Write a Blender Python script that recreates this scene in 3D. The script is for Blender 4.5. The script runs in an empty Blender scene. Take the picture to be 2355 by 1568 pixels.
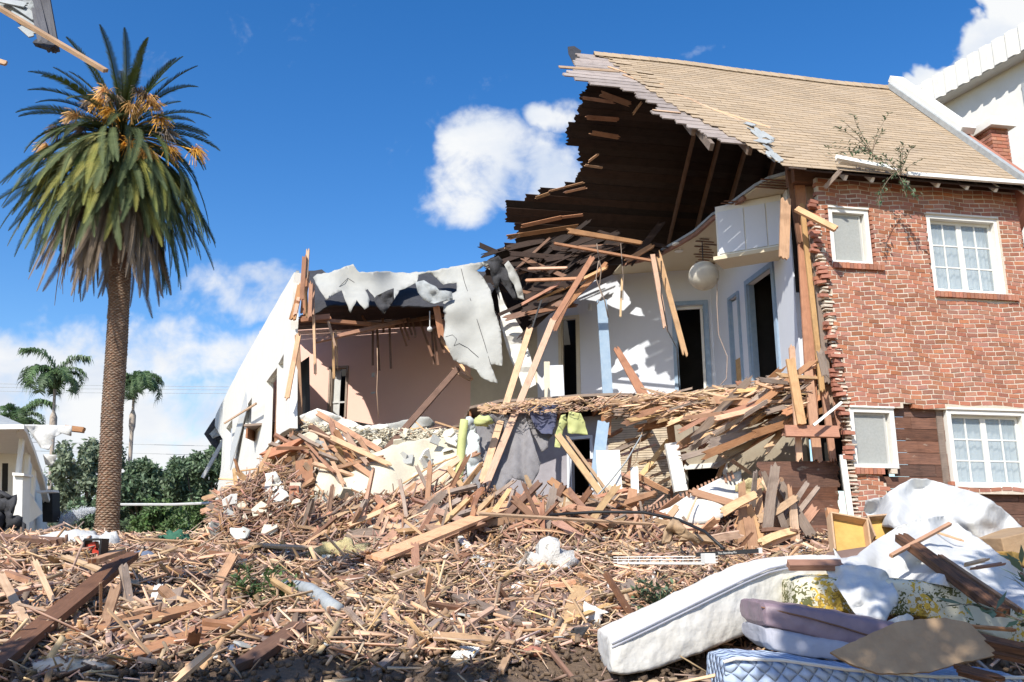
import bpy, math, random
import numpy as np
from mathutils import Vector, Matrix, noise, geometry
random.seed(7); NR = np.random.default_rng(11)
S = bpy.context.scene; COL = S.collection
# ------------------------------------------------------------ camera, sky, sun, exposure
F = 2053.0; CX, CY = 1177.0, 784.0; TH = math.atan(496/F); CAMP = Vector((0, 0, 1.6))
cam = bpy.data.cameras.new('camera'); cam.sensor_width = 36; cam.lens = 36*F/2354; cam.clip_end = 3000; cam.clip_start = .05
camo = bpy.data.objects.new('camera', cam); COL.objects.link(camo); camo.location = CAMP
camo.rotation_euler = (math.pi/2+TH, 0, 0); S.camera = camo
SUN_EL = math.radians(42); SUN_AZ = math.radians(24)     # azimuth measured left of straight behind the viewpoint
sd = Vector((-math.sin(SUN_AZ)*math.cos(SUN_EL), -math.cos(SUN_AZ)*math.cos(SUN_EL), math.sin(SUN_EL)))
sl = bpy.data.lights.new('sun', 'SUN'); sl.energy = 4.6; sl.angle = math.radians(.5); sl.color = (1, .955, .87)
slo = bpy.data.objects.new('sun', sl); COL.objects.link(slo); slo.rotation_euler = sd.to_track_quat('Z', 'Y').to_euler()
S.view_settings.view_transform = 'Standard'; S.view_settings.look = 'None'; S.view_settings.gamma = 1; S.view_settings.exposure = .42
W = bpy.data.worlds.new('World'); S.world = W; W.use_nodes = True
def world():
    nt = W.node_tree; N = nt.nodes; L = nt.links; N.clear()
    out = N.new('ShaderNodeOutputWorld'); bg = N.new('ShaderNodeBackground'); L.new(bg.outputs[0], out.inputs[0])
    sky = N.new('ShaderNodeTexSky'); sky.sky_type = 'NISHITA'; sky.sun_disc = False; sky.sun_elevation = SUN_EL
    sky.sun_rotation = math.pi+SUN_AZ; sky.altitude = 50; sky.air_density = 1.0; sky.dust_density = .6; sky.ozone_density = 1.3
    bg.inputs[1].default_value = .115
    hs = N.new('ShaderNodeHueSaturation'); hs.inputs['Saturation'].default_value = 1.42; hs.inputs['Value'].default_value = 1.22
    hs.inputs['Hue'].default_value = .508
    L.new(sky.outputs[0], hs.inputs['Color'])
    tc = N.new('ShaderNodeTexCoord'); sp = N.new('ShaderNodeSeparateXYZ'); L.new(tc.outputs['Generated'], sp.inputs[0])
    def mth(op, a, b=None, c=None, cl=False):
        n = N.new('ShaderNodeMath'); n.operation = op; n.use_clamp = cl
        for i, v in enumerate((a, b, c)):
            if v is None: continue
            if isinstance(v, (int, float)): n.inputs[i].default_value = v
            else: L.new(v, n.inputs[i])
        return n.outputs[0]
    y = mth('MAXIMUM', sp.outputs[1], .05)
    u = mth('DIVIDE', sp.outputs[0], y); v = mth('DIVIDE', sp.outputs[2], y)
    cb = N.new('ShaderNodeCombineXYZ'); L.new(u, cb.inputs[0]); L.new(v, cb.inputs[1])
    def nz(scale, det, rough, off=0, dist=0, sy=1.0):
        mp = N.new('ShaderNodeMapping'); mp.inputs['Location'].default_value = (off, off*.7, off*.3); mp.inputs['Scale'].default_value = (1, sy, 1)
        L.new(cb.outputs[0], mp.inputs[0])
        t = N.new('ShaderNodeTexNoise'); t.inputs['Scale'].default_value = scale; t.inputs['Detail'].default_value = det
        t.inputs['Roughness'].default_value = rough; t.inputs['Distortion'].default_value = dist
        L.new(mp.outputs[0], t.inputs['Vector']); return t.outputs[0]
    n1 = nz(7, 9, .6, 3.1, .2); n2 = nz(19, 7, .62, 8.4, .4); n3 = nz(4.2, 6, .55, 1.7, .1, 1.7)
    wA = nz(5.5, 5, .55, 21.3); wB = nz(5.5, 5, .55, 33.9); u0, v0 = u, v
    u = mth('ADD', u, mth('MULTIPLY', mth('SUBTRACT', wA, .5), .22)); v = mth('ADD', v, mth('MULTIPLY', mth('SUBTRACT', wB, .5), .20))
    blobs = [(CLX, CLY, rx, ry, st) for (CLX, CLY, rx, ry, st) in CLOUDS]
    acc = None
    for (px, py, rx, ry, st) in blobs:
        a = (px-CX)/F; b = -(py-CY)/F
        dx, dy, dz = a, math.cos(TH)-b*math.sin(TH), math.sin(TH)+b*math.cos(TH)
        uu, vv = dx/dy, dz/dy
        ex = mth('DIVIDE', mth('SUBTRACT', u, uu), rx/F); ey = mth('DIVIDE', mth('SUBTRACT', v, vv), ry/F)
        d2 = mth('ADD', mth('MULTIPLY', ex, ex), mth('MULTIPLY', ey, ey))
        g = mth('MULTIPLY', mth('SUBTRACT', 1.0, d2), st)
        g = mth('MAXIMUM', g, -1.0)
        acc = g if acc is None else mth('MAXIMUM', acc, g)
    nn = mth('ADD', mth('MULTIPLY', mth('SUBTRACT', n1, .5), 3.6), mth('MULTIPLY', mth('SUBTRACT', n2, .5), 2.4))
    dens = mth('ADD', acc, nn)
    mk = N.new('ShaderNodeMapRange'); mk.interpolation_type = 'SMOOTHSTEP'; L.new(dens, mk.inputs[0]); mk.inputs[1].default_value = -.45; mk.inputs[2].default_value = 1.35
    wall = mth('MULTIPLY', mth('SUBTRACT', n3, .44), 3.0, None, True)
    ccol = N.new('ShaderNodeMixRGB'); ccol.inputs[1].default_value = (6.2, 6.3, 6.4, 1); ccol.inputs[2].default_value = (3.4, 4.2, 5.6, 1); L.new(wall, ccol.inputs[0])
    mx = N.new('ShaderNodeMixRGB'); L.new(mk.outputs[0], mx.inputs[0]); L.new(hs.outputs[0], mx.inputs[1]); L.new(ccol.outputs[0], mx.inputs[2])
    L.new(mx.outputs[0], bg.inputs[0])
CLOUDS = [(1165, 380, 110, 95, 1.1), (1265, 285, 75, 60, 1.2), (1085, 450, 75, 75, .8), (1290, 400, 110, 70, 1.0),
          (60, 800, 210, 110, 1.5), (190, 880, 330, 130, 1.5), (430, 800, 260, 70, .8), (60, 960, 420, 120, 1.4), (400, 920, 260, 60, .9),
          (560, 1010, 420, 110, 1.4), (100, 1120, 700, 130, 1.4), (520, 680, 120, 36, .55), 
          (2250, 120, 120, 85, 3.2), (2330, 40, 120, 105, 3.4), (2170, 175, 100, 60, 3.2), (2400, -40, 160, 150, 3.2), (2290, 190, 180, 70, 3.2), (2115, 210, 75, 40, 3), (1600, 110, 70, 22, .35)]
world()
# ------------------------------------------------------------ pixel / world helpers
def ray(x, y):
    a = (x-CX)/F; b = -(y-CY)/F
    return Vector((a, math.cos(TH)-b*math.sin(TH), math.sin(TH)+b*math.cos(TH)))
def P(x, y, d):
    r = ray(x, y); return CAMP + r*(d/r.y)
def ZP(x, y, z):
    r = ray(x, y); return CAMP + r*((z-CAMP.z)/r.z)
def proj(p):
    q = p-CAMP; fw = q.y*math.cos(TH)+q.z*math.sin(TH); up = -q.y*math.sin(TH)+q.z*math.cos(TH)
    return CX+F*q.x/fw, CY-F*up/fw
def on_plane(o, n):
    def fn(x, y):
        r = ray(x, y); return CAMP + r*((o-CAMP).dot(n)/r.dot(n))
    return fn
def inpoly(x, y, poly):
    c = False; j = len(poly)-1
    for i in range(len(poly)):
        xi, yi = poly[i][0], poly[i][1]; xj, yj = poly[j][0], poly[j][1]
        if (yi > y) != (yj > y) and x < (xj-xi)*(y-yi)/(yj-yi+1e-9)+xi: c = not c
        j = i
    return c
def interp(tab, v):
    if v <= tab[0][0]: return tab[0][1]
    for (a, b), (c, d) in zip(tab, tab[1:]):
        if v <= c: return b+(d-b)*(v-a)/(c-a+1e-9)
    return tab[-1][1]
def idw(ctrl, pw=3):
    def fn(x, y):
        sw = 0; sv = 0
        for (cx, cy, d) in ctrl:
            w = 1/((((x-cx)**2+(y-cy)**2)**.5+6)**pw); sw += w; sv += w*d
        return sv/sw
    return fn
def jit(a): return random.uniform(-a, a)
def smooth01(t): t = max(0, min(1, t)); return t*t*(3-2*t)
# ------------------------------------------------------------ tags
def tag(o, label=None, cat=None, group=None, kind=None):
    if label: o['label'] = label
    if cat: o['category'] = cat
    if group: o['group'] = group
    if kind: o['kind'] = kind
    return o
def empty(name, loc, label, cat, group=None):
    o = bpy.data.objects.new(name, None); COL.objects.link(o); o.location = loc; o.empty_display_size = .2
    bpy.context.view_layer.update()
    return tag(o, label, cat, group)
class MB:
    def __init__(s): s.v = []; s.f = []; s.uv = []
    def add(s, vs, fs, uvs=None):
        o = len(s.v); s.v += [Vector(v) for v in vs]
        for i, f in enumerate(fs):
            s.f.append([a+o for a in f]); s.uv.append(uvs[i] if uvs else [(0, 0)]*len(f))
    def box(s, c, X, Y, Z, jt=0):
        """centre, half axes"""
        c = Vector(c); X = Vector(X); Y = Vector(Y); Z = Vector(Z); vs = []
        for k in (-1, 1):
            for j in (-1, 1):
                for i in (-1, 1):
                    vs.append(c+X*i+Y*j+Z*k+(Vector((jit(jt), jit(jt), jit(jt))) if jt else Vector()))
        lx, ly, lz = X.length*2, Y.length*2, Z.length*2; ou = random.random()*9
        fs = [(0, 2, 3, 1), (4, 5, 7, 6), (0, 1, 5, 4), (2, 6, 7, 3), (0, 4, 6, 2), (1, 3, 7, 5)]
        def q(a, b): return [(ou, ou), (ou+a, ou), (ou+a, ou+b), (ou, ou+b)]
        uv = [[(ou, ou), (ou, ou+ly), (ou+lx, ou+ly), (ou+lx, ou)], q(lx, ly), q(lx, lz), [(ou, ou), (ou, ou+lz), (ou+lx, ou+lz), (ou+lx, ou)],
              [(ou, ou), (ou, ou+lz), (ou+ly, ou+lz), (ou+ly, ou)], q(ly, lz)]
        s.add(vs, fs, uv)
    def beam(s, a, b, w, t, up=(0, 0, 1), jag=0.0, bow=0.0, taper=0.0):
        """splintered board: outline with ragged ends, extruded; w across, t thick (along `up`)"""
        a = Vector(a); b = Vector(b); d = b-a; L = d.length
        if L < 1e-5: return
        d.normalize(); up = Vector(up); up = up-d*up.dot(d)
        if up.length < 1e-3: up = Vector((0, 1, 0))-d*d.y
        up.normalize(); sdv = d.cross(up); n = 4 if jag else 1; top = []; ns = 5
        k = max(1, min(5, int(L/.35)))
        bowv = sdv*bow*L
        def pt(l, m):
            tt = l/L; ww = w*(1-taper*tt)
            return a+d*l+sdv*(ww*m)+bowv*(4*tt*(1-tt))+(up*bow*L*.5*(4*tt*(1-tt)))
        out = []
        for i in range(k+1): out.append((L*i/k if 0 < i < k else (0 if i == 0 else L), -.5))
        if jag:
            for j in range(1, ns): out.append((L+jit(1)*jag*(1 if j % 2 else -.5), -.5+j/ns))
        for i in range(k, -1, -1): out.append((L*i/k, .5))
        if jag:
            for j in range(ns-1, 0, -1): out.append((0+jit(1)*jag*(1 if j % 2 else -.5), -.5+j/ns))
        m = len(out); ou = random.random()*50
        lo = [pt(l, q)-up*t*.5 for l, q in out]; hi = [pt(l, q)+up*t*.5 for l, q in out]
        uvp = [(l+ou, q*w+ou) for l, q in out]
        fs = [list(range(m))[::-1], [m+i for i in range(m)]]; uvs = [uvp[::-1], uvp]
        for i in range(m):
            j = (i+1) % m; fs.append([i, j, m+j, m+i]); uvs.append([uvp[i], uvp[j], (uvp[j][0], uvp[j][1]+t), (uvp[i][0], uvp[i][1]+t)])
        s.add(lo+hi, fs, uvs)
    def tube(s, pts, r, n=6, taper=None):
        pts = [Vector(p) for p in pts]; o = len(s.v); m = len(pts)
        vs = []; prev = None
        for i, p in enumerate(pts):
            d = (pts[min(i+1, m-1)]-pts[max(i-1, 0)]).normalized()
            a = d.orthogonal().normalized() if prev is None else (prev-d*prev.dot(d)).normalized()
            prev = a; b = d.cross(a); rr = r if taper is None else r*(1-(1-taper)*i/(m-1))
            for k in range(n):
                t = 2*math.pi*k/n; vs.append(p+(a*math.cos(t)+b*math.sin(t))*rr)
        fs = [[i*n+k, i*n+(k+1) % n, (i+1)*n+(k+1) % n, (i+1)*n+k] for i in range(m-1) for k in range(n)]
        fs.append(list(range(n))[::-1]); fs.append([(m-1)*n+k for k in range(n)])
        s.add(vs, fs)
    def quad(s, a, b, c, d): s.add([a, b, c, d], [(0, 1, 2, 3)], [[(0, 0), ((Vector(b)-Vector(a)).length, 0), ((Vector(b)-Vector(a)).length, (Vector(c)-Vector(b)).length), (0, (Vector(c)-Vector(b)).length)]])
    def build(s, name, m, parent=None, smooth=False, solid=0, off=-1, bevel=0):
        me = bpy.data.meshes.new(name); me.from_pydata([tuple(v) for v in s.v], [], s.f)
        ul = me.uv_layers.new(name='UVMap'); flat = [c for f in s.uv for p in f for c in p]
        if len(flat) == len(ul.data)*2: ul.data.foreach_set('uv', flat)
        if m: me.materials.append(m)
        if smooth: me.polygons.foreach_set('use_smooth', [True]*len(me.polygons))
        me.update(); o = bpy.data.objects.new(name, me); COL.objects.link(o)
        if parent: o.parent = parent; o.matrix_parent_inverse = parent.matrix_world.inverted()
        if solid:
            md = o.modifiers.new('thickness', 'SOLIDIFY'); md.thickness = solid; md.offset = off
        if bevel:
            md = o.modifiers.new('bevel', 'BEVEL'); md.width = bevel; md.segments = 2; md.limit_method = 'ANGLE'
        return o
def patch(outline, mapf, step=20, holes=(), rag=0, seg=None):
    """surface with an irregular outline: outline in picture coordinates, mapf places each point in the world at its own distance"""
    def ragged(ol):
        if not rag: return [(p[0], p[1]) for p in ol]
        r = []
        for i, p in enumerate(ol):
            q = ol[(i+1) % len(ol)]; L = math.hypot(q[0]-p[0], q[1]-p[1]); n = max(1, int(L/(seg or 12)))
            for k in range(n):
                t = k/n; j = 0 if k == 0 else rag
                r.append((p[0]+(q[0]-p[0])*t+jit(j), p[1]+(q[1]-p[1])*t+jit(j)))
        return r
    loops = [ragged(outline)]+[ragged(h) for h in holes]; pts = []; fl = []
    for l in loops:
        o = len(pts); pts += l; fl.append((o, len(l)))
    edges = [(o+i, o+(i+1) % n) for o, n in fl for i in range(n)]
    xs = [p[0] for p in loops[0]]; ys = [p[1] for p in loops[0]]
    yy = min(ys)+step/2; r = 0
    while yy < max(ys):
        xx = min(xs)+(step/2 if r % 2 else 0)
        while xx < max(xs):
            a, b = xx+jit(step*.2), yy+jit(step*.2)
            if inpoly(a, b, loops[0]) and not any(inpoly(a, b, h) for h in loops[1:]): pts.append((a, b))
            xx += step
        yy += step*.87; r += 1
    vv, ee, ff, *_ = geometry.delaunay_2d_cdt([Vector(p) for p in pts], edges, [], 0, 1e-4)
    mb = MB(); out = []
    for f in ff:
        cx = sum(vv[i].x for i in f)/len(f); cy = sum(vv[i].y for i in f)/len(f)
        if inpoly(cx, cy, loops[0]) and not any(inpoly(cx, cy, h) for h in loops[1:]): out.append(list(f))
    w = [mapf(v.x, v.y) for v in vv]
    mb.add(w, out, [[(vv[i].x/140, vv[i].y/140) for i in f] for f in out]); return mb
def fold(d, ax=.03, sc=.02, seed=0, ay=None, ridge=False):
    """depth map with cloth folds"""
    def fn(x, y):
        n = noise.noise(Vector((x*sc, y*(ay or sc), seed)))+.5*noise.noise(Vector((x*sc*2.3, y*(ay or sc)*2.3, seed+5)))
        if ridge: n = abs(n)*2-.5
        return P(x, y, (d(x, y) if callable(d) else d)+n*ax)
    return fn
# ------------------------------------------------------------ materials
def mat(name, col, col2=None, rough=.8, scale=6, bump=.15, mode='noise', rnd=0.0, island=False, stretch=None, contrast=1.0, spec=.3, bscale=None, trans=0, huej=0, grad=None):
    m = bpy.data.materials.new(name); m.use_nodes = True; nt = m.node_tree; N = nt.nodes; L = nt.links
    b = N['Principled BSDF']; b.inputs['Roughness'].default_value = rough; b.inputs['Specular IOR Level'].default_value = spec
    tc = N.new('ShaderNodeTexCoord'); mp = N.new('ShaderNodeMapping')
    L.new(tc.outputs['UV' if mode == 'wood' else 'Object'], mp.inputs[0])
    mp.inputs['Scale'].default_value = stretch or ((1.2, 14, 1) if mode == 'wood' else (1, 1, 1))
    t = N.new('ShaderNodeTexNoise'); t.inputs['Scale'].default_value = scale; t.inputs['Detail'].default_value = 7; t.inputs['Roughness'].default_value = .65
    L.new(mp.outputs[0], t.inputs['Vector'])
    mr = N.new('ShaderNodeMapRange'); mr.inputs[1].default_value = .5-.22/contrast; mr.inputs[2].default_value = .5+.22/contrast; L.new(t.outputs[0], mr.inputs[0])
    mx = N.new('ShaderNodeMixRGB'); mx.inputs[1].default_value = (*col, 1); mx.inputs[2].default_value = (*(col2 or [c*.8 for c in col]), 1)
    L.new(mr.outputs[0], mx.inputs[0]); c = mx.outputs[0]
    if rnd or huej:
        if island: r = N.new('ShaderNodeNewGeometry').outputs['Random Per Island']
        else: r = N.new('ShaderNodeObjectInfo').outputs['Random']
        hs = N.new('ShaderNodeHueSaturation'); v = N.new('ShaderNodeMapRange'); L.new(r, v.inputs[0]); v.inputs[3].default_value = 1-rnd; v.inputs[4].default_value = 1+rnd
        L.new(v.outputs[0], hs.inputs['Value']); L.new(c, hs.inputs['Color'])
        wn = N.new('ShaderNodeTexWhiteNoise'); wn.noise_dimensions = '1D'; L.new(r, wn.inputs['W'])
        h = N.new('ShaderNodeMapRange'); L.new(wn.outputs[0], h.inputs[0]); h.inputs[3].default_value = .5-huej; h.inputs[4].default_value = .5+huej; L.new(h.outputs[0], hs.inputs['Hue'])
        s2 = N.new('ShaderNodeMapRange'); L.new(wn.outputs[1], s2.inputs[0]); 
        s2.inputs[3].default_value = 1-rnd*.8; s2.inputs[4].default_value = 1+rnd*.3
        L.new(s2.outputs[0], hs.inputs['Saturation']); c = hs.outputs[0]
    if mode == 'wood':
        ts = N.new('ShaderNodeTexNoise'); ts.inputs['Scale'].default_value = 5.5; ts.inputs['Detail'].default_value = 6; L.new(tc.outputs['Object'], ts.inputs['Vector'])
        rs = N.new('ShaderNodeMapRange'); rs.inputs[1].default_value = .50; rs.inputs[2].default_value = .72; rs.inputs[4].default_value = .55; L.new(ts.outputs[0], rs.inputs[0])
        ms_ = N.new('ShaderNodeMixRGB'); mm_ = N.new('ShaderNodeMixRGB'); mm_.blend_type = 'MULTIPLY'; mm_.inputs[0].default_value = 1; mm_.inputs[2].default_value = (.52, .50, .50, 1); L.new(c, mm_.inputs[1]); L.new(mm_.outputs[0], ms_.inputs[2]); L.new(rs.outputs[0], ms_.inputs[0]); L.new(c, ms_.inputs[1]); c = ms_.outputs[0]
    L.new(c, b.inputs['Base Color'])
    if bump:
        t2 = N.new('ShaderNodeTexNoise'); t2.inputs['Scale'].default_value = bscale or scale*3; t2.inputs['Detail'].default_value = 5; L.new(mp.outputs[0], t2.inputs['Vector'])
        bp = N.new('ShaderNodeBump'); bp.inputs['Strength'].default_value = bump; bp.inputs['Distance'].default_value = .02
        L.new(t2.outputs[0], bp.inputs['Height']); L.new(bp.outputs[0], b.inputs['Normal'])
    if trans:
        b.inputs['Transmission Weight'].default_value = 0
        tr = N.new('ShaderNodeBsdfTranslucent'); L.new(c, tr.inputs[0]); ms = N.new('ShaderNodeMixShader'); ms.inputs[0].default_value = trans
        L.new(b.outputs[0], ms.inputs[1]); L.new(tr.outputs[0], ms.inputs[2]); L.new(ms.outputs[0], N['Material Output'].inputs[0])
    return m
M = {}
M['wood'] = mat('fresh_wood', (.62, .385, .215), (.46, .26, .135), mode='wood', scale=4, rnd=.35, huej=.015, bump=.3)
M['woodi'] = mat('fresh_wood_bits', (.68, .44, .26), (.48, .29, .165), mode='wood', scale=4, rnd=.45, island=True, huej=.02, bump=.2)
M['woodl'] = mat('pale_wood', (.64, .42, .25), (.50, .30, .16), mode='wood', scale=4, rnd=.25, bump=.2)
M['woodd'] = mat('old_brown_timber', (.26, .13, .075), (.15, .075, .045), mode='wood', scale=5, rnd=.25, bump=.3)
M['woodr'] = mat('red_brown_timber', (.46, .24, .13), (.32, .15, .08), mode='wood', scale=5, rnd=.25, bump=.25, huej=.01)
M['woodg'] = mat('weathered_wood', (.36, .28, .22), (.24, .17, .13), mode='wood', scale=5, rnd=.3, bump=.3)
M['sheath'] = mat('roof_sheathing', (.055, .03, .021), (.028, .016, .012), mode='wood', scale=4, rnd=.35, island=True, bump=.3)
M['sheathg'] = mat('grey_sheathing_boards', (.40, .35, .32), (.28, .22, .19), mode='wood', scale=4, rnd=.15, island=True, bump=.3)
M['bits'] = mat('dark_bits', (.30, .19, .12), (.15, .09, .06), mode='wood', scale=4, rnd=.5, island=True, huej=.02, bump=.2)
M['white'] = mat('white_paint', (.80, .79, .74), (.70, .68, .62), scale=5, bump=.05, contrast=.6)
M['stucco'] = mat('white_stucco', (.78, .77, .72), (.68, .66, .60), scale=3, bump=.25, bscale=60, contrast=.6)
M['pink'] = mat('pink_plaster', (.84, .56, .46), (.78, .50, .41), scale=2, bump=.04, contrast=.5)
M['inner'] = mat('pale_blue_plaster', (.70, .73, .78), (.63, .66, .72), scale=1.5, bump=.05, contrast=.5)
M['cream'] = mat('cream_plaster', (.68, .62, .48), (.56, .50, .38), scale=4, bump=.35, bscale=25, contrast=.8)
M['ceil'] = mat('tan_ceiling', (.66, .58, .42), (.58, .50, .36), scale=2, bump=.03, contrast=.5)
M['blue'] = mat('blue_trim', (.24, .34, .46), (.34, .43, .52), scale=8, bump=.1)
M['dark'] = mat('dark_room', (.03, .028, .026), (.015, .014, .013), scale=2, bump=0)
M['felt'] = mat('grey_roofing_felt', (.43, .43, .40), (.34, .34, .32), scale=5, bump=.3, bscale=50, contrast=.7)
M['feltd'] = mat('black_felt', (.035, .035, .04), (.06, .06, .065), scale=12, bump=.5)
M['slate'] = mat('grey_shingle_bits', (.40, .42, .42), (.27, .29, .30), scale=8, bump=.3)
M['shing'] = mat('tan_asphalt_shingle', (.43, .33, .225), (.385, .29, .19), scale=2.5, bump=.2, bscale=120, rnd=.10, island=True, contrast=.8)
M['brick'] = mat('red_brick', (.42, .17, .095), (.34, .13, .08), scale=9, bump=.3, rnd=.24, island=True, huej=.006, bscale=40)
M['mortar'] = mat('pale_mortar', (.68, .59, .48), (.56, .47, .37), scale=8, bump=.4, bscale=50)
M['plume'] = mat('feather_leaf', (.12, .20, .08), (.09, .15, .06), scale=.6, bump=0, rough=.5, rnd=.3, trans=.25)
M['ptrunk'] = mat('pale_palm_trunk', (.46, .39, .32), (.34, .28, .23), scale=6, bump=.3)
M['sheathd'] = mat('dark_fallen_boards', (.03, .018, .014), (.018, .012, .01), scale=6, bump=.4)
M['dimw'] = mat('shaded_mauve_plaster', (.40, .38, .41), (.28, .26, .28), scale=2.5, bump=.2)  # lower hall plaster, the room's shade put into a darker colour
M['dimt'] = mat('shaded_tan_plaster', (.42, .37, .28), (.28, .23, .17), scale=2.5, bump=.2)  # tan of the lower right wall, darkened in colour to stand for shade
M['glass'] = None
M['carpet'] = mat('grey_carpet', (.25, .24, .245), (.18, .17, .175), scale=7, bump=.5, bscale=70)
M['navy'] = mat('dark_blue_carpet', (.05, .06, .12), (.12, .12, .17), scale=14, bump=.5, bscale=60)
M['yell'] = mat('yellow_pad', (.62, .62, .20), (.52, .54, .18), scale=9, bump=.4)
M['lime'] = mat('pale_green_foam', (.52, .54, .24), (.42, .44, .18), scale=5, bump=.2)
M['foam'] = mat('pale_foam', (.62, .66, .64), (.52, .57, .58), scale=4, bump=.15)
M['lav'] = mat('lavender_cloth', (.42, .42, .46), (.34, .34, .38), scale=4, bump=.2)
M['sheet'] = mat('white_sheet', (.76, .76, .74), (.62, .62, .61), scale=4, bump=.6, bscale=14, trans=.2)
M['tick'] = mat('white_mattress_cover', (.78, .76, .71), (.60, .57, .51), scale=3.5, bump=.45, bscale=16)
M['mauve'] = mat('mauve_vinyl', (.27, .195, .22), (.21, .15, .175), scale=5, bump=.2, rough=.45)
M['card'] = mat('brown_board', (.40, .28, .17), (.30, .20, .12), scale=7, bump=.35, bscale=20)
M['foamy'] = mat('yellow_wood', (.62, .40, .12), (.48, .28, .08), scale=7, bump=.3)
M['ystuff'] = mat('yellow_insulation', (.55, .47, .24), (.42, .34, .18), scale=16, bump=.8)
M['wstuff'] = mat('white_stuffing', (.66, .64, .60), (.48, .45, .41), scale=14, bump=.8)
M['bark'] = mat('palm_bark', (.30, .21, .14), (.16, .11, .08), scale=10, bump=.5, rnd=.25, island=True)
M['frond'] = mat('palm_leaf', (.045, .068, .018), (.085, .11, .028), scale=1.5, bump=0, rough=.65, spec=.2, rnd=.45, trans=.08)
M['frondy'] = mat('old_palm_leaf', (.14, .165, .04), (.26, .23, .06), scale=1.5, bump=0, rough=.6, spec=.2, rnd=.3, trans=.15)
M['deadf'] = mat('dead_palm_leaf', (.19, .135, .085), (.11, .08, .05), scale=3, bump=0, rnd=.45)
M['fruit'] = mat('orange_fruit_stalk', (.70, .36, .05), (.60, .33, .08), scale=5, bump=0, rnd=.25)
M['leaf'] = mat('leaf', (.17, .24, .13), (.11, .17, .09), scale=.6, bump=0, rough=.5, rnd=.35, island=True, huej=.02, trans=.2)
M['leaf2'] = mat('leaf_bright', (.15, .23, .07), (.09, .16, .05), scale=.6, bump=0, rough=.5, rnd=.35, island=True, huej=.02, trans=.25)
M['leafw'] = mat('leaf_olive', (.24, .29, .18), (.17, .21, .13), scale=.6, bump=0, rough=.5, rnd=.3, island=True, huej=.02, trans=.2)
M['bough'] = mat('bough', (.22, .16, .11), (.13, .09, .06), scale=8, bump=.3)
M['metal'] = mat('pale_metal', (.62, .62, .60), scale=8, rough=.4, bump=.05)
M['black'] = mat('black_rubber', (.02, .02, .022), scale=8, bump=.1, rough=.5)
M['green'] = mat('green_netting', (.05, .16, .09), (.03, .10, .07), scale=14, bump=.7)
M['red'] = mat('red_plastic', (.5, .05, .03), scale=5, bump=0, rough=.4)
M['char'] = mat('scorched_wood', (.20, .09, .045), (.05, .03, .02), mode='wood', scale=3, bump=.4, contrast=1.5)
M['paper'] = mat('lantern_paper', (.85, .80, .68), scale=5, bump=0, trans=.35)
M['lace'] = mat('lace_curtain', (.62, .66, .68), (.48, .53, .57), scale=20, bump=.2, stretch=(1, 1, .3))
M['screen'] = mat('insect_screen', (.50, .50, .47), (.46, .46, .44), scale=30, bump=.1)
M['bluef'] = mat('dusty_blue_cloth', (.16, .20, .28), (.11, .13, .18), scale=8, bump=.4)
def glassm():
    m = bpy.data.materials.new('window_glass'); m.use_nodes = True; N = m.node_tree.nodes; L = m.node_tree.links; b = N['Principled BSDF']
    b.inputs['Base Color'].default_value = (.5, .58, .62, 1); b.inputs['Roughness'].default_value = .06; b.inputs['Alpha'].default_value = .35
    b.inputs['Specular IOR Level'].default_value = .5; return m
M['glass'] = glassm()
def soil():
    m = mat('soil', (.24, .165, .11), (.13, .09, .06), scale=1.6, bump=.0, rough=.95, contrast=1.1); N = m.node_tree.nodes; L = m.node_tree.links; b = N['Principled BSDF']
    tc = N.new('ShaderNodeTexCoord'); t = N.new('ShaderNodeTexNoise'); t.inputs['Scale'].default_value = 22; t.inputs['Detail'].default_value = 9; t.inputs['Roughness'].default_value = .7
    L.new(tc.outputs['Object'], t.inputs[0]); bp = N.new('ShaderNodeBump'); bp.inputs['Strength'].default_value = .9; bp.inputs['Distance'].default_value = .05
    L.new(t.outputs[0], bp.inputs['Height']); L.new(bp.outputs[0], b.inputs['Normal']); return m
M['soil'] = soil()
def floral():
    m = mat('floral_ticking', (.66, .62, .48), (.56, .52, .40), scale=4, bump=.15); N = m.node_tree.nodes; L = m.node_tree.links; b = N['Principled BSDF']
    base = b.inputs['Base Color'].links[0].from_socket; tc = N.new('ShaderNodeTexCoord')
    def layer(src, vs, thr, col, off):
        mp = N.new('ShaderNodeMapping'); mp.inputs['Location'].default_value = (off, off, off); L.new(tc.outputs['Object'], mp.inputs[0])
        big = N.new('ShaderNodeTexNoise'); big.inputs['Scale'].default_value = 3.4; big.inputs['Detail'].default_value = 1; L.new(mp.outputs[0], big.inputs[0])
        v = N.new('ShaderNodeTexNoise'); v.inputs['Scale'].default_value = vs; v.inputs['Detail'].default_value = 2; v.inputs['Distortion'].default_value = 1.2; L.new(mp.outputs[0], v.inputs[0])
        a = N.new('ShaderNodeMath'); a.operation = 'ADD'; L.new(big.outputs[0], a.inputs[0]); L.new(v.outputs[0], a.inputs[1])
        g = N.new('ShaderNodeMath'); g.operation = 'GREATER_THAN'; g.inputs[1].default_value = thr*1.78; a.use_clamp = False; L.new(a.outputs[0], g.inputs[0])
        x = N.new('ShaderNodeMixRGB'); L.new(g.outputs[0], x.inputs[0]); L.new(src, x.inputs[1]); x.inputs[2].default_value = (*col, 1); return x.outputs[0]
    c = layer(base, 30, .615, (.11, .11, .04), 0.0); c = layer(c, 17, .60, (.58, .38, .06), 4.0); c = layer(c, 40, .66, (.30, .19, .04), 4.03)
    L.new(c, b.inputs['Base Color']); return m
M['floral'] = floral()
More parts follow.
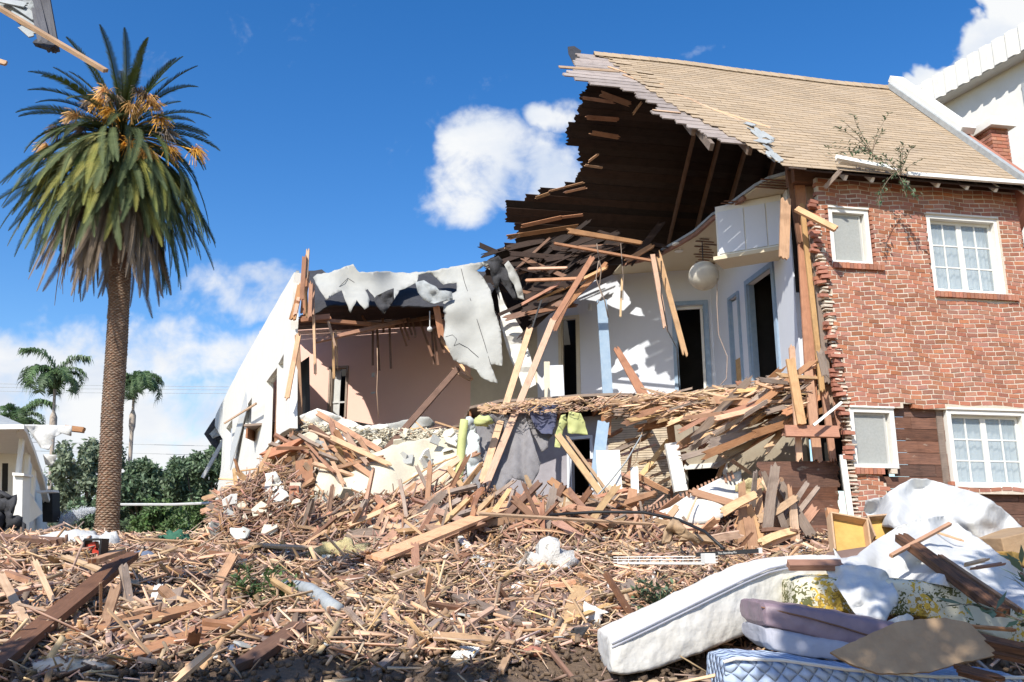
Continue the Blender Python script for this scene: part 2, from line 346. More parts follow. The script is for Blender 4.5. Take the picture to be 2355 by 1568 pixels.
def quilt():
    m = mat('blue_quilted_ticking', (.46, .54, .66), (.34, .42, .58), scale=3, bump=0); N = m.node_tree.nodes; L = m.node_tree.links; b = N['Principled BSDF']
    tc = N.new('ShaderNodeTexCoord'); sp = N.new('ShaderNodeSeparateXYZ'); L.new(tc.outputs['Object'], sp.inputs[0])
    def mt(op, a, b2):
        n = N.new('ShaderNodeMath'); n.operation = op
        for i, v in enumerate((a, b2)):
            if v is None: continue
            if isinstance(v, (int, float)): n.inputs[i].default_value = v
            else: L.new(v, n.inputs[i])
        return n.outputs[0]
    A = mt('ABSOLUTE', mt('SINE', mt('MULTIPLY', mt('ADD', mt('ADD', sp.outputs[0], sp.outputs[1]), sp.outputs[2]), 36), None), None)
    B = mt('ABSOLUTE', mt('SINE', mt('MULTIPLY', mt('SUBTRACT', mt('ADD', sp.outputs[0], sp.outputs[1]), sp.outputs[2]), 36), None), None)
    h = mt('POWER', mt('MULTIPLY', A, B), .4); bp = N.new('ShaderNodeBump'); bp.inputs['Strength'].default_value = 1; bp.inputs['Distance'].default_value = .03
    L.new(h, bp.inputs['Height']); L.new(bp.outputs[0], b.inputs['Normal']); return m
M['quilt'] = quilt()
# ------------------------------------------------------------ ground
def nz2(x, y, s, o=0): return noise.noise(Vector((x*s, y*s, o)))
def H(x, y):
    base = interp([(0, .5), (5.5, .62), (6.3, .76), (9, 1.12), (11.5, 1.50), (14, 1.80), (16, 1.95), (19, 1.9)], y)
    if y > 14.5: base += (1.25-base)*smooth01((y-14.5)/6)*smooth01((-4.2-x)/1.5)
    if y > 19: base += (1.25-base)*smooth01((y-19)/8)
    base += .20*math.exp(-((x+5.9)**2/5+(y-10.5)**2/4))                       # left hump
    base += .62*math.exp(-((x+3.1)**2/1.6+(y-16.6)**2/2.2))*(1 if x < 6 else 0)
    base += .48*math.exp(-((x-.0)**2/7+(y-16.6)**2/2.0))
    base += .35*math.exp(-((x-3.5)**2/2+(y-15.0)**2/1.2))
    near = smooth01((22-y)/4)
    base += near*(.10*nz2(x, y, .55, 1)+.07*nz2(x, y, 1.4, 2)+.045*nz2(x, y, 3.6, 3)+.02*nz2(x, y, 9, 4))
    return base
def G(x, y, lift=0):
    r = ray(x, y); t = 3.0/r.y
    while t*r.y < 40:
        p = CAMP+r*t
        if p.z < H(p.x, p.y)+lift: break
        t += .04
    return CAMP+r*t
def make_ground():
    ys = list(np.arange(-6, 4.5, .5))+list(np.arange(4.5, 19, .085))+list(np.arange(19, 26, .5))+[30, 36, 45, 60, 90, 150, 300, 700, 1500]
    xs = [-1500, -600, -200, -80, -40, -25, -18, -14]+list(np.arange(-12, 12, .1))+[14, 18, 25, 40, 80, 200, 600, 1500]
    ys = [float(a) for a in ys]; xs = [float(a) for a in xs]; nx = len(xs)
    me = bpy.data.meshes.new('ground'); V = [(x, y, H(x, y) if abs(x) < 30 and y < 30 else 1.25) for y in ys for x in xs]
    fs = [(j*nx+i, j*nx+i+1, (j+1)*nx+i+1, (j+1)*nx+i) for j in range(len(ys)-1) for i in range(nx-1)]
    me.from_pydata(V, [], fs); me.materials.append(M['soil']); me.update(); me.polygons.foreach_set('use_smooth', [True]*len(fs))
    o = bpy.data.objects.new('ground', me); COL.objects.link(o); tag(o, 'brown churned soil of the demolition lot rising towards the wrecked house', kind='structure')
make_ground()
M['brs'] = mat('brown_wood_bits', (.38, .21, .125), (.24, .13, .08), mode='wood', scale=4, rnd=.5, island=True, huej=.02, bump=.2)
# ------------------------------------------------------------ loose debris (uncountable bits as one object each)
def slivers(name, c, D, U, L, w, t, m, label, taper=.35):
    """many small thin pieces in one mesh. c centres, D directions, U side directions (n,3); L,w,t (n,)"""
    n = len(c); D = D/np.linalg.norm(D, axis=1)[:, None]; U = U-D*np.sum(U*D, axis=1)[:, None]; U /= np.linalg.norm(U, axis=1)[:, None]; Nn = np.cross(D, U)
    V = np.zeros((n, 8, 3)); tp = NR.uniform(taper, 1, n)
    for k in range(8):
        i = 1 if k & 1 else -1; j = 1 if k & 2 else -1; q = 1 if k & 4 else -1
        ww = np.where(i > 0, w*tp, w)
        V[:, k] = c+D*(i*L/2)[:, None]+U*(j*ww/2)[:, None]+Nn*(q*t/2)[:, None]
    fq = np.array([(0, 2, 3, 1), (4, 5, 7, 6), (0, 1, 5, 4), (2, 6, 7, 3), (0, 4, 6, 2), (1, 3, 7, 5)])
    Fc = (fq[None]+(np.arange(n)*8)[:, None, None]).reshape(-1, 4)
    me = bpy.data.meshes.new(name); me.vertices.add(n*8); me.vertices.foreach_set('co', V.reshape(-1))
    me.loops.add(n*24); me.loops.foreach_set('vertex_index', Fc.reshape(-1).astype(np.int32))
    me.polygons.add(n*6); me.polygons.foreach_set('loop_start', np.arange(0, n*24, 4, dtype=np.int32)); me.polygons.foreach_set('loop_total', np.full(n*6, 4, dtype=np.int32))
    ul = me.uv_layers.new(name='UVMap'); off = NR.uniform(0, 40, n)
    uvk = np.zeros((n, 8, 2))
    for k in range(8):
        uvk[:, k, 0] = off+(L if k & 1 else 0); uvk[:, k, 1] = off+(w if k & 2 else 0)+(t if k & 4 else 0)
    ul.data.foreach_set('uv', uvk[:, fq].reshape(-1)); me.update(calc_edges=True); me.validate(); me.materials.append(m)
    o = bpy.data.objects.new(name, me); COL.objects.link(o); tag(o, label, kind='stuff', cat='debris'); return o
def ground_bits(name, n, m, Lr, wr, tr, label, ymin=5.6, ymax=15.5, tilt=.45, lift=.02, keep=None):
    cs = []; 
    while len(cs) < n:
        y = ymin+(ymax-ymin)*NR.random()**1.25; x = NR.uniform(-1, 1)*(.62*y+1.2)
        if keep and not keep(x, y): continue
        cs.append((x, y, H(x, y)+lift+abs(NR.normal(0, .03))))
    c = np.array(cs); n = len(c); az = NR.uniform(0, 2*np.pi, n); el = NR.normal(0, tilt, n)
    D = np.stack([np.cos(az)*np.cos(el), np.sin(az)*np.cos(el)*.8, np.sin(el)], 1); U = NR.normal(0, .45, (n, 3)); U[:, :2] += np.stack([-np.sin(az), np.cos(az)], 1)
    L = NR.uniform(*Lr, n)*(.5+NR.random(n)); return slivers(name, c, D, U, L, NR.uniform(*wr, n), NR.uniform(*tr, n), m, label)
def kp_soil(x, y):      # fewer bits on the bare soil nearest the viewpoint
    e = interp([(-5, 6.3), (-2.2, 6.75), (-.5, 7.1), (1.0, 7.2), (5, 6.6)], x)+.5*nz2(x, y, 1.1, 7)
    return NR.random() < (.05 if y < e else 1)*(.35+.9*max(0, nz2(x, y, .8, 9)+.55))
ground_bits('wood_splinters', 17000, M['woodi'], (.05, .24), (.006, .022), (.003, .010), 'pale orange splinters and lath bits carpeting the mound', keep=kp_soil)
ground_bits('long_splinters', 5500, M['woodi'], (.18, .55), (.012, .055), (.004, .014), 'longer orange splinters lying over the mound', keep=kp_soil, lift=.05, tilt=.3)
ground_bits('brown_splinters', 12000, M['brs'], (.05, .28), (.008, .03), (.004, .014), 'red brown and grey splinters mixed into the mound', keep=kp_soil)
ground_bits('dark_rubbish', 13000, M['bits'], (.03, .22), (.015, .08), (.004, .02), 'dark brown scraps and clods mixed through the rubble', keep=kp_soil)
ground_bits('soil_clods', 5000, M['soil'], (.02, .06), (.02, .05), (.015, .04), 'clods of brown earth on the bare soil in front', ymax=9, lift=.0)
ground_bits('plaster_crumbs', 1100, M['wstuff'], (.02, .07), (.02, .05), (.005, .02), 'white plaster crumbs scattered through the rubble', keep=kp_soil)
# ------------------------------------------------------------ countable broken boards: variants copied one by one
VAR = {}
def variants(kind, n, L, w, t, jag, m, bow=.02):
    VAR[kind] = []
    for i in range(n):
        mb = MB(); mb.beam((-L/2, 0, 0), (L/2, 0, 0), w*random.uniform(.6, 1.3), t*random.uniform(.8, 1.3), jag=jag, bow=jit(bow), taper=random.uniform(0, .5))
        o = mb.build(kind, m[i % len(m)] if isinstance(m, list) else m); COL.objects.unlink(o); VAR[kind].append(o)
variants('broken_board', 14, 1.0, .12, .026, .07, [M['wood'], M['woodr'], M['woodg'], M['wood'], M['woodl']])
variants('wood_lath', 12, .9, .035, .010, .03, [M['wood'], M['woodl'], M['wood'], M['woodl'], M['woodg']], .05)
variants('splintered_timber', 8, 1.1, .09, .05, .12, [M['woodr'], M['wood'], M['woodd']])
variants('broken_stud', 10, 1.0, .09, .045, .06, [M['woodr'], M['wood'], M['woodd'], M['woodg']])
VAR['plaster_chunk'] = []
for i in range(8):
    mb = MB(); n_ = random.randint(5, 8); r_ = [(math.cos(k*6.283/n_+jit(.3))*random.uniform(.5, 1), math.sin(k*6.283/n_+jit(.3))*random.uniform(.35, .8)) for k in range(n_)]
    mb.add([(x, y, -.06) for x, y in r_]+[(x*.95, y*.95, .06) for x, y in r_], [list(range(n_))[::-1], list(range(n_, 2*n_))]+[(k, (k+1) % n_, n_+(k+1) % n_, n_+k) for k in range(n_)])
    o = mb.build('plaster_chunk', [M['cream'], M['stucco'], M['felt'], M['cream']][i % 4]); COL.objects.unlink(o); VAR['plaster_chunk'].append(o)
COUNT = {}
def place(kind, p, d, up, L, label, group, sw=1.0):
    src = random.choice(VAR[kind]); o = src.copy(); COL.objects.link(o); COUNT[kind] = COUNT.get(kind, 0)+1
    d = Vector(d).normalized(); up = Vector(up); up = (up-d*up.dot(d))
    if up.length < 1e-3: up = Vector((0, 1, 0))-d*d.y
    up.normalize(); s = d.cross(up)
    o.matrix_world = Matrix.Translation(p) @ Matrix((d, s, up)).transposed().to_4x4() @ Matrix.Diagonal((L, sw, sw, 1))
    cat = {'broken_board': 'board', 'wood_lath': 'lath', 'splintered_timber': 'timber', 'broken_stud': 'stud', 'plaster_chunk': 'plaster chunk'}[kind]
    tag(o, label, cat, group); return o
def chunks(poly, dep, n, Lr, label, group):
    x0, x1, y0, y1 = polybox(poly); k = 0
    while k < n:
        x, y = random.uniform(x0, x1), random.uniform(y0, y1)
        if not inpoly(x, y, poly): continue
        L_ = random.uniform(*Lr); p = P(x, y, (dep(x, y) if callable(dep) else dep)+jit(.2)); place('plaster_chunk', p, (jit(1), jit(.6), jit(.6)), (jit(.6), -1, .8+jit(.6)), L_, label, group, L_); k += 1
def polybox(poly): xs = [p[0] for p in poly]; ys = [p[1] for p in poly]; return min(xs), max(xs), min(ys), max(ys)
def heap(kind, poly, dep, n, Lr, ang, spread, label, group, tilt=.3, sw=1.0):
    """ang = rise angle in the upright plane facing the viewpoint (deg, + = rising to the right)"""
    x0, x1, y0, y1 = polybox(poly); k = 0
    while k < n:
        x, y = random.uniform(x0, x1), random.uniform(y0, y1)
        if not inpoly(x, y, poly): continue
        d = (dep(x, y) if callable(dep) else dep)+jit(.35); p = P(x, y, d); a = math.radians(ang+random.gauss(0, spread))
        dr = Vector((math.cos(a), random.gauss(0, tilt), math.sin(a))); place(kind, p, dr, Vector((jit(.6), -1, jit(.8)+.4)), random.uniform(*Lr), label, group, sw); k += 1
def heapbits(name, poly, dep, n, Lr, wr, tr, m, label, spread=1.0, ang=0):
    x0, x1, y0, y1 = polybox(poly); cs = []
    while len(cs) < n:
        x, y = random.uniform(x0, x1), random.uniform(y0, y1)
        if inpoly(x, y, poly): cs.append(P(x, y, (dep(x, y) if callable(dep) else dep)+jit(.3)))
    c = np.array([tuple(p) for p in cs]); a = math.radians(ang)+NR.normal(0, spread, n)
    D = np.stack([np.cos(a), NR.normal(0, .35, n), np.sin(a)], 1); U = NR.normal(0, 1, (n, 3)); U[:, 1] *= .4
    return slivers(name, c, D, U, NR.uniform(*Lr, n), NR.uniform(*wr, n), NR.uniform(*tr, n), m, label)
def gheap(kind, n, Lr, label, group, ymin, ymax, xr=None, keep=None, sw=1.0):
    k = 0
    while k < n:
        y = ymin+(ymax-ymin)*random.random(); x = random.uniform(-1, 1)*(.60*y+.3) if xr is None else random.uniform(*xr)
        if keep and not keep(x, y): continue
        z = H(x, y)+random.uniform(.02, .10); a = random.uniform(0, math.pi)
        if random.random() < .07: dr = Vector((jit(1.2), jit(.6), 1)); z += .05
        else: dr = Vector((math.cos(a), .7*math.sin(a), random.gauss(0, .22)))
        place(kind, Vector((x, y, z)), dr, (jit(.5), -.4+jit(.3), 1), random.uniform(*Lr), label, group, sw); k += 1
def kp_right(x, y):
    px, py = proj(Vector((x, y, H(x, y)))); return not (px > 1560 and py > 1290) and kp_soil(x, y)
gheap('wood_lath', 110, (.35, 1.0), 'thin broken lath lying flat on the rubble mound', 'laths scattered over the mound', 6.3, 13.8, keep=kp_right)
gheap('broken_board', 62, (.3, .75), 'short splintered board lying on the rubble mound', 'short boards scattered over the mound', 6.8, 14.2, keep=kp_right, sw=.75)
gheap('splintered_timber', 50, (.25, .6), 'short rough timber stub half sunk in the mound', 'timber stubs in the mound', 6.8, 14, keep=kp_right, sw=.8)
gheap('broken_stud', 95, (.25, .85), 'broken stud lying among the splinters on the mound', 'studs scattered over the mound', 6.9, 14, keep=kp_right, sw=.9)
k_ = 0
while k_ < 90:
    y = random.uniform(6.5, 14); x = random.uniform(-1, 1)*(.60*y+.3)
    if not kp_right(x, y): continue
    L_ = random.uniform(.05, .17); place('plaster_chunk', Vector((x, y, H(x, y)+.05)), (jit(1), jit(1), jit(.3)), (jit(.5), jit(.5), 1), L_, 'pale plaster chunk lying among the splinters on the mound', 'plaster chunks on the mound', L_); k_ += 1
def board(name, a, b, w, t, m, label, cat='board', up=(0, -1, .4), jag=.08, bow=0.0, group=None, taper=0.0, depth=None):
    mb = MB(); mb.beam(a, b, w, t, up=up, jag=jag, bow=bow, taper=taper); o = mb.build(name, M[m]); tag(o, label, cat, group); return o
def gb(x0, y0, x1, y1, w, t, m, label, lift=.05, lift1=None, name='plank', cat='plank', **k):
    a = G(x0, y0, lift); b = G(x1, y1, lift if lift1 is None else lift1); return board(name, a, b, w, t, m, label, cat, up=(0, -.5, 1), **k)
gb(-25, 1538, 298, 1277, .18, .06, 'woodd', 'long heavy dark brown beam slanting up from the lower left corner', .12, .35, name='beam', cat='beam')
gb(272, 1522, 590, 1412, .15, .06, 'woodr', 'splintered red brown plank above the bare soil, lower of two parallel ones', .05, .12, jag=.12)
gb(172, 1465, 470, 1392, .16, .05, 'woodr', 'splintered red brown plank right of the big dark beam, upper of two parallel ones', .08, .12, jag=.14)
gb(146, 1279, 447, 1392, .06, .03, 'wood', 'long thin orange batten crossing behind the head of the dark beam', .15, .10, name='batten', cat='batten')
gb(0, 1408, 110, 1400, .05, .03, 'wood', 'thin pale batten lying level at the left edge of the rubble', .1, name='batten', cat='batten')
gb(215, 1290, 278, 1268, .10, .04, 'woodr', 'short rusty brown board resting on top of the dark beam', .45, .45)
gb(400, 1568, 480, 1500, .06, .03, 'woodl', 'pale split stick standing out of the bare soil near the blue cloth', .03, .2)
gb(860, 1286, 1195, 1152, .24, .045, 'wood', 'long orange joist on edge slanting across the rubble in front of the house', .15, .5, name='joist', cat='joist', jag=.08)
gb(904, 1132, 1008, 1222, .20, .045, 'wood', 'wide orange board leaning crosswise behind the long orange joist', .5, .25)
gb(1044, 1223, 1120, 1302, .10, .03, 'white', 'white painted board lying on the brown rubble', .15, .08, jag=.01)
gb(953, 1248, 957, 1318, .10, .03, 'woodr', 'short upright orange board stuck in the rubble below the long joist', .25, .02)
gb(1018, 1298, 1078, 1272, .12, .03, 'woodd', 'dark brown board end left of the white board', .05, .12)
gb(1098, 1181, 1530, 1207, .07, .03, 'woodl', 'long pale straight moulding lying across the rubble under the hanging carpet', .5, .25, name='moulding', cat='moulding', jag=.01)
gb(1297, 1466, 1338, 1345, .17, .04, 'wood', 'wide orange board pointing uphill beside the grey felt scrap', .05, .1, jag=.02)
gb(1240, 1360, 1150, 1545, .05, .03, 'woodl', 'long pale batten reaching down to the bare soil at the middle', .1, .05, name='batten', cat='batten')
gb(975, 1500, 1130, 1400, .05, .025, 'wood', 'thin orange batten in the star of sticks at the middle', .08, .15, name='batten', cat='batten')
gb(860, 1545, 1010, 1425, .06, .03, 'woodg', 'grey brown batten pointing uphill at the bottom middle', .05, .12, name='batten', cat='batten')
gb(1050, 1370, 1195, 1430, .11, .03, 'woodg', 'grey weathered board with a white edge in the star of sticks', .1, .12)
gb(965, 1360, 985, 1425, .05, .02, 'woodl', 'pale upright stick in the star of sticks', .25, .02, name='batten', cat='batten')
gb(640, 1352, 910, 1352, .09, .05, 'woodg', 'grey brown split timber lying level behind the leafy weed', .05, name='split_timber', cat='timber', jag=.1)
gb(690, 1440, 560, 1530, .14, .06, 'woodd', 'dark rotten board slanting down right of the leafy weed', .15, .05, jag=.1)
gb(800, 1400, 840, 1475, .05, .02, 'wood', 'thin orange stick leaning left of the star of sticks', .2, .02, name='batten', cat='batten')
gb(1260, 1490, 1316, 1560, .03, .03, 'woodd', 'thin dark bent stick at the bottom middle', .1, .03, name='stick', cat='stick', bow=.05)
gb(1440, 1340, 1480, 1390, .14, .03, 'woodg', 'grey shingle board standing left of the dark green weed', .12, .03)
gb(1725, 1268, 1900, 1263, .22, .05, 'woodl', 'pale clean plank lying level behind the white box spring', .05, jag=.01)
gb(1400, 1390, 1275, 1440, .05, .02, 'wood', 'orange stick crossing above the wide upright board', .1, .1, name='batten', cat='batten')
gb(560, 1252, 760, 1262, .07, .04, 'wood', 'pale orange batten along the crest of the rubble', .1, .12, name='batten', cat='batten')
gb(330, 1240, 560, 1255, .05, .03, 'woodl', 'pale long batten on the crest beside the green netting', .2, .1, name='batten', cat='batten')
gb(0, 1236, 140, 1246, .10, .08, 'woodd', 'dark pipe like timber along the crest in front of the bungalow', .15, name='beam', cat='beam')
gb(0, 1320, 75, 1460, .07, .03, 'woodl', 'pale board standing out of the straw coloured pile at the left edge', .3, .02)
gb(80, 1290, 130, 1400, .05, .02, 'woodl', 'long pale splinter standing behind the dark beam', .35, .02, name='batten', cat='batten')
for i, (x, y, s) in enumerate([(1180, 1228, .22), (1290, 1222, .16), (1255, 1300, .28), (1225, 1325, .16), (1300, 1330, .14)]):
    pass
def lump(name, p, r, m, label, cat, sq=(1, 1, .6), seed=0, amp=.45, group=None, fq=2.2):
    mb = MB(); n, k = 18, 11; vs = []; fs = []
    for j in range(k+1):
        ph = math.pi*j/k
        for i in range(n):
            t = 2*math.pi*i/n; v = Vector((math.sin(ph)*math.cos(t), math.sin(ph)*math.sin(t), math.cos(ph)))
            q = 1+amp*noise.fractal(v*fq+Vector((seed*3.1, seed, 0)), 1, 2, 4); vs.append(p+Vector((v.x*sq[0], v.y*sq[1], v.z*sq[2]))*r*q)
    for j in range(k):
        for i in range(n): fs.append((j*n+i, (j+1)*n+i, (j+1)*n+(i+1) % n, j*n+(i+1) % n))
    mb.add(vs, fs); o = mb.build(name, M[m], smooth=True); tag(o, label, cat, group); return o
def glump(x, y, r, *a, **k): return lump(a[0], G(x, y)+Vector((0, 0, r*.25)), r, *a[1:], **k)
glump(1212, 1232, .28, 'stuffing', 'wstuff', 'white torn stuffing below the hanging grey carpet, farther clump', 'stuffing', sq=(1.3, .8, .55), seed=1, amp=.9)
glump(1262, 1318, .30, 'stuffing', 'wstuff', 'grey white torn stuffing in the middle of the rubble, nearer clump', 'stuffing', sq=(1.1, .8, .8), seed=2, amp=.9)
glump(1292, 1225, .16, 'stuffing', 'wstuff', 'small white rag beside the farther stuffing clump', 'rag', sq=(.8, .8, 1), seed=5, amp=.9)
glump(790, 1288, .30, 'insulation', 'ystuff', 'crumpled yellow insulation lying on the rubble, lower left piece', 'insulation', sq=(1.2, .8, .5), seed=3, amp=.9)
glump(835, 1246, .30, 'insulation', 'ystuff', 'crumpled yellow insulation lying against the rubble, upper right piece', 'insulation', sq=(1.3, .8, .4), seed=4, amp=.9)
glump(400, 1250, .17, 'netting', 'green', 'crumpled heap of green netting on the crest right of the palm', 'netting', sq=(1.2, .8, .7), seed=6, amp=.8, fq=4)
glump(247, 1267, .20, 'bag', 'sheet', 'small white paper bag in front of the palm trunk', 'bag', sq=(.8, .6, 1), seed=7, amp=.4)
glump(95, 1228, .40, 'cloth_scrap', 'sheet', 'white cloth scrap on the crest left of the palm', 'cloth', sq=(1.3, .6, .6), seed=8, amp=.7)
glump(155, 1258, .34, 'cloth_scrap', 'sheet', 'white flattened scrap between the bungalow and the palm', 'cloth', sq=(1.6, .6, .35), seed=9, amp=.5)
gb(378, 1415, 396, 1368, .22, .14, 'woodg', 'grey white log stump right of the dark beam', .0, .12, name='log_stump', cat='log', jag=.03)
gb(345, 1408, 366, 1350, .08, .06, 'white', 'white flaking stick left of the grey log stump', .0, .15, name='stick', cat='stick', jag=.04)
glump(1215, 1506, .09, 'brick_piece', 'brick', 'single broken brick on the soil at the bottom middle', 'brick', sq=(1.4, .7, .5), seed=13, amp=.15)
glump(1430, 1478, .13, 'brick_piece', 'mortar', 'pinkish mortar chunk above the left end of the box spring', 'rubble chunk', sq=(1.5, .7, .6), seed=14, amp=.3)
glump(325, 1292, .13, 'rag', 'bluef', 'grey folded rag right of the head of the dark beam', 'rag', sq=(1.5, .8, .7), seed=15, amp=.5)
glump(160, 1550, .16, 'stone_slab', 'mortar', 'pale broken slab in the shade at the bottom left', 'slab', sq=(1.8, .8, .5), seed=16, amp=.2)
# rigid small things
def crumpled(name, outline, dep, m, label, cat, ax=.05, sc=.03, th=.006, step=9, rag=1.5, seg=8, seed=0, **k):
    o = patch(outline, fold(idw(dep) if isinstance(dep, list) else dep, ax, sc, seed, **k), step, rag=rag, seg=seg).build(name, M[m], smooth=True, solid=th); tag(o, label, cat); return o
g1 = G(1320, 1480).y; crumpled('roofing_scrap', [(1284, 1478), (1320, 1442), (1356, 1440), (1330, 1478), (1318, 1505), (1298, 1516), (1283, 1495)], g1-.15, 'feltd', 'dark grey stone flecked felt scrap lying against the wide orange board', 'felt scrap', .03, th=.012)
g1 = G(1330, 1440).y; crumpled('plastic_bracket', [(1343, 1382), (1352, 1388), (1400, 1408), (1380, 1412), (1380, 1432), (1376, 1441), (1352, 1430), (1338, 1432), (1342, 1405)], g1-.1, 'white', 'broken white plastic panel above the felt scrap', 'plastic panel', .03)
g1 = G(513, 1500).y; crumpled('cloth_scrap', [(468, 1518), (480, 1500), (505, 1492), (530, 1484), (552, 1480), (556, 1490), (540, 1500), (524, 1518), (500, 1524), (480, 1526)], g1-.15, 'bluef', 'dusty blue cloth scrap on the bare soil, right piece', 'cloth', .14, .04, th=.008)
g1 = G(412, 1505).y; crumpled('cloth_scrap', [(392, 1498), (410, 1502), (425, 1500), (440, 1506), (430, 1514), (408, 1512), (398, 1508)], g1-.1, 'bluef', 'small dusty blue cloth scrap under the red plank, left piece', 'cloth', .08, .05, th=.008)
g1 = G(710, 1390).y
mbp = MB(); mbp.tube([G(x, y, .10) for x, y in ((648, 1347), (680, 1348), (712, 1355), (738, 1372), (758, 1390), (776, 1402))], .065, 10); o = mbp.build('duct', M['slate'], smooth=True); tag(o, 'flattened silvery flexible duct snaking behind the leafy weed', 'duct')
mbp = MB(); mbp.tube([P(1264, 1184, 13.2), P(1370, 1177, 13), P(1480, 1178, 12.8), P(1560, 1195, 12.4), P(1620, 1222, 12.0), P(1664, 1262, 11.6)], .022, 8); o = mbp.build('cable', M['black'], smooth=True); tag(o, 'thick black cable arching over the rubble in front of the slatted panel', 'cable')
def keypad(x, y, r, lab):
    p = G(x, y, .04); e = empty('phone_base', p, lab, 'phone'); X = Vector((math.cos(r), math.sin(r), 0)); Y = Vector((-math.sin(r), math.cos(r)*.8, .55)); N = X.cross(Y).normalized()
    mb = MB(); mb.box(p, X*.085, Y*.06, N*.012); mb.build('body', M['white'], e, bevel=.004)
    mb = MB()
    for i in range(5):
        for j in range(3): mb.box(p+X*(-.06+i*.026)+Y*(-.045+.045*j)+N*.014, X*.009, Y*.012, N*.004)
    mb.build('keys', M['metal'], e)
keypad(1070, 1502, -.5, 'white telephone keypad on the bare soil at the bottom middle, left of two')
keypad(1190, 1474, -.6, 'white telephone keypad among the sticks, right of two')
# wire shelf with a cube and a black bar
e = empty('wire_shelf', P(1410, 1290, 9.8), 'white wire closet shelf lying on the rubble behind the box spring', 'wire shelf')
mb = MB()
for k in range(3): mb.tube([P(1410, 1281+k*6, 10.2-k*.15), P(1650, 1279+k*7, 10.0-k*.18)], .006, 5)
mb.tube([P(1420, 1296, 9.7), P(1620, 1297, 9.6)], .008, 5)
mb.build('rails', M['white'], e)
mb = MB()
for k in range(9):
    x = 1420+k*25; mb.tube([P(x, 1281, 10.2), P(x, 1296, 9.8)], .0035, 4)
mb.build('cross_wires', M['white'], e)
p = P(1628, 1284, 9.3); mb = MB(); mb.box(p, (.055, .01, 0), (-.01, .06, 0), (0, 0, .05)); o = mb.build('carton', M['white'], bevel=.004); tag(o, 'small square white carton on the wire shelf', 'carton')
a, b = P(1600, 1275, 9.9), P(1750, 1266, 9.7); e = empty('light_strip', a, 'black strip with tiny white lettering lying behind the white box spring', 'strip')
mb = MB(); dd = (b-a)/2; mb.box((a+b)/2, dd, (0, .03, 0), (0, 0, .022)); mb.build('body', M['black'], e)
mb = MB(); mb.box(b-dd*.05+Vector((0, -.004, .004)), dd*.05, (0, .034, 0), (0, 0, .026)); mb.build('end_cap', M['white'], e)
fc = bpy.data.curves.new('lettering', 'FONT'); fc.body = 'The Standing Room Only Tour'; fc.size = .030; fc.align_x = 'CENTER'; fc.align_y = 'CENTER'; fc.materials.append(M['white']); fc.extrude = .0005
tmp_ = bpy.data.objects.new('lettering', fc); lme = bpy.data.meshes.new_from_object(tmp_); bpy.data.objects.remove(tmp_); to = bpy.data.objects.new('lettering', lme); COL.objects.link(to); to.rotation_euler = (math.pi/2, -math.atan2(dd.z, dd.x), 0); to.location = (a+b)/2+dd*.2+Vector((0, -.0325, 0)); to.parent = e; to.matrix_parent_inverse = e.matrix_world.inverted()
p = G(219, 1262, .15); e = empty('crate', p, 'small black crate of red things in front of the palm trunk', 'crate')
mb = MB()
for sx in (-1, 1): mb.box(p+Vector((sx*.10, 0, 0)), (.012, 0, .01), (0, .1, 0), (0, 0, .11))
for sz in (-1, 1): mb.box(p+Vector((0, 0, sz*.11)), (.1, 0, 0), (0, .1, 0), (0, 0, .012))
mb.build('frame', M['black'], e); mb = MB(); mb.box(p+Vector((-.03, 0, .03)), (.05, 0, .02), (0, .05, 0), (-.01, 0, .04)); mb.box(p+Vector((.03, 0, -.04)), (.04, 0, -.02), (0, .05, 0), (0, 0, .03)); mb.build('contents', M['red'], e)
# cream slab on the crest
patch([(303, 1256), (366, 1256), (360, 1278), (305, 1276)], lambda x, y: P(x, y, 12.6), 12).build('fallen_board', M['cream'], solid=.02)
tag(bpy.data.objects['fallen_board'], 'cream panel lying at the foot of the crest between palm and green netting', 'panel')
# rolled rug
o = patch([(1520, 1250), (1527, 1215), (1545, 1196), (1560, 1200), (1580, 1222), (1618, 1246), (1600, 1250), (1570, 1236), (1550, 1228), (1540, 1250)], fold(11.6, .18, .03, 4), 9).build('rug_scrap', M['card'], smooth=True, solid=.03); tag(o, 'folded tan rug scrap standing on the rubble behind the wire shelf', 'rug')
# ------------------------------------------------------------ leafy weeds
def weed(x, y, r, n, lab, m='leaf2', llen=.10, dense=26, g=None, pos=None):
    p = pos or G(x, y, -.02); e = empty('leafy_weed', p, lab, 'plant', g); st = MB(); lf = MB()
    for i in range(n):
        a = random.uniform(0, 2*math.pi); el = random.uniform(.25, 1.3); q = p.copy(); d = Vector((math.cos(a)*math.cos(el), math.sin(a)*math.cos(el)*.7, math.sin(el))); pts = [q.copy()]
        for k in range(7):
            q = q+d*r/7; d = (d+Vector((jit(.12), jit(.12), -.09))).normalized(); pts.append(q.copy())
        st.tube(pts, .006, 4, .4)
        for k in range(dense):
            t = random.uniform(.2, 1)*7; i0 = min(6, int(t)); c = pts[i0].lerp(pts[i0+1], t-i0); b = random.uniform(0, 6.28)
            dl = (Vector((math.cos(b), math.sin(b), jit(.5)))+d*.7).normalized(); s = dl.cross(Vector((jit(.4), jit(.4), 1))).normalized(); L = llen*random.uniform(.5, 1.2)
            lf.add([c, c+dl*L*.45+s*L*.17, c+dl*L, c+dl*L*.45-s*L*.17], [(0, 1, 2, 3)])
    st.build('stem', M['bough'], e); lf.build('foliage', M[m], e); return e
weed(590, 1385, .42, 16, 'bright green leafy weed sprouting from the rubble left of the grey duct')
weed(650, 1400, .35, 8, 'small green sprig leaning right beside the big leafy weed', dense=14)
weed(1520, 1418, .36, 16, 'dark green weed beside the upper edge of the white box spring', m='leaf', dense=30)
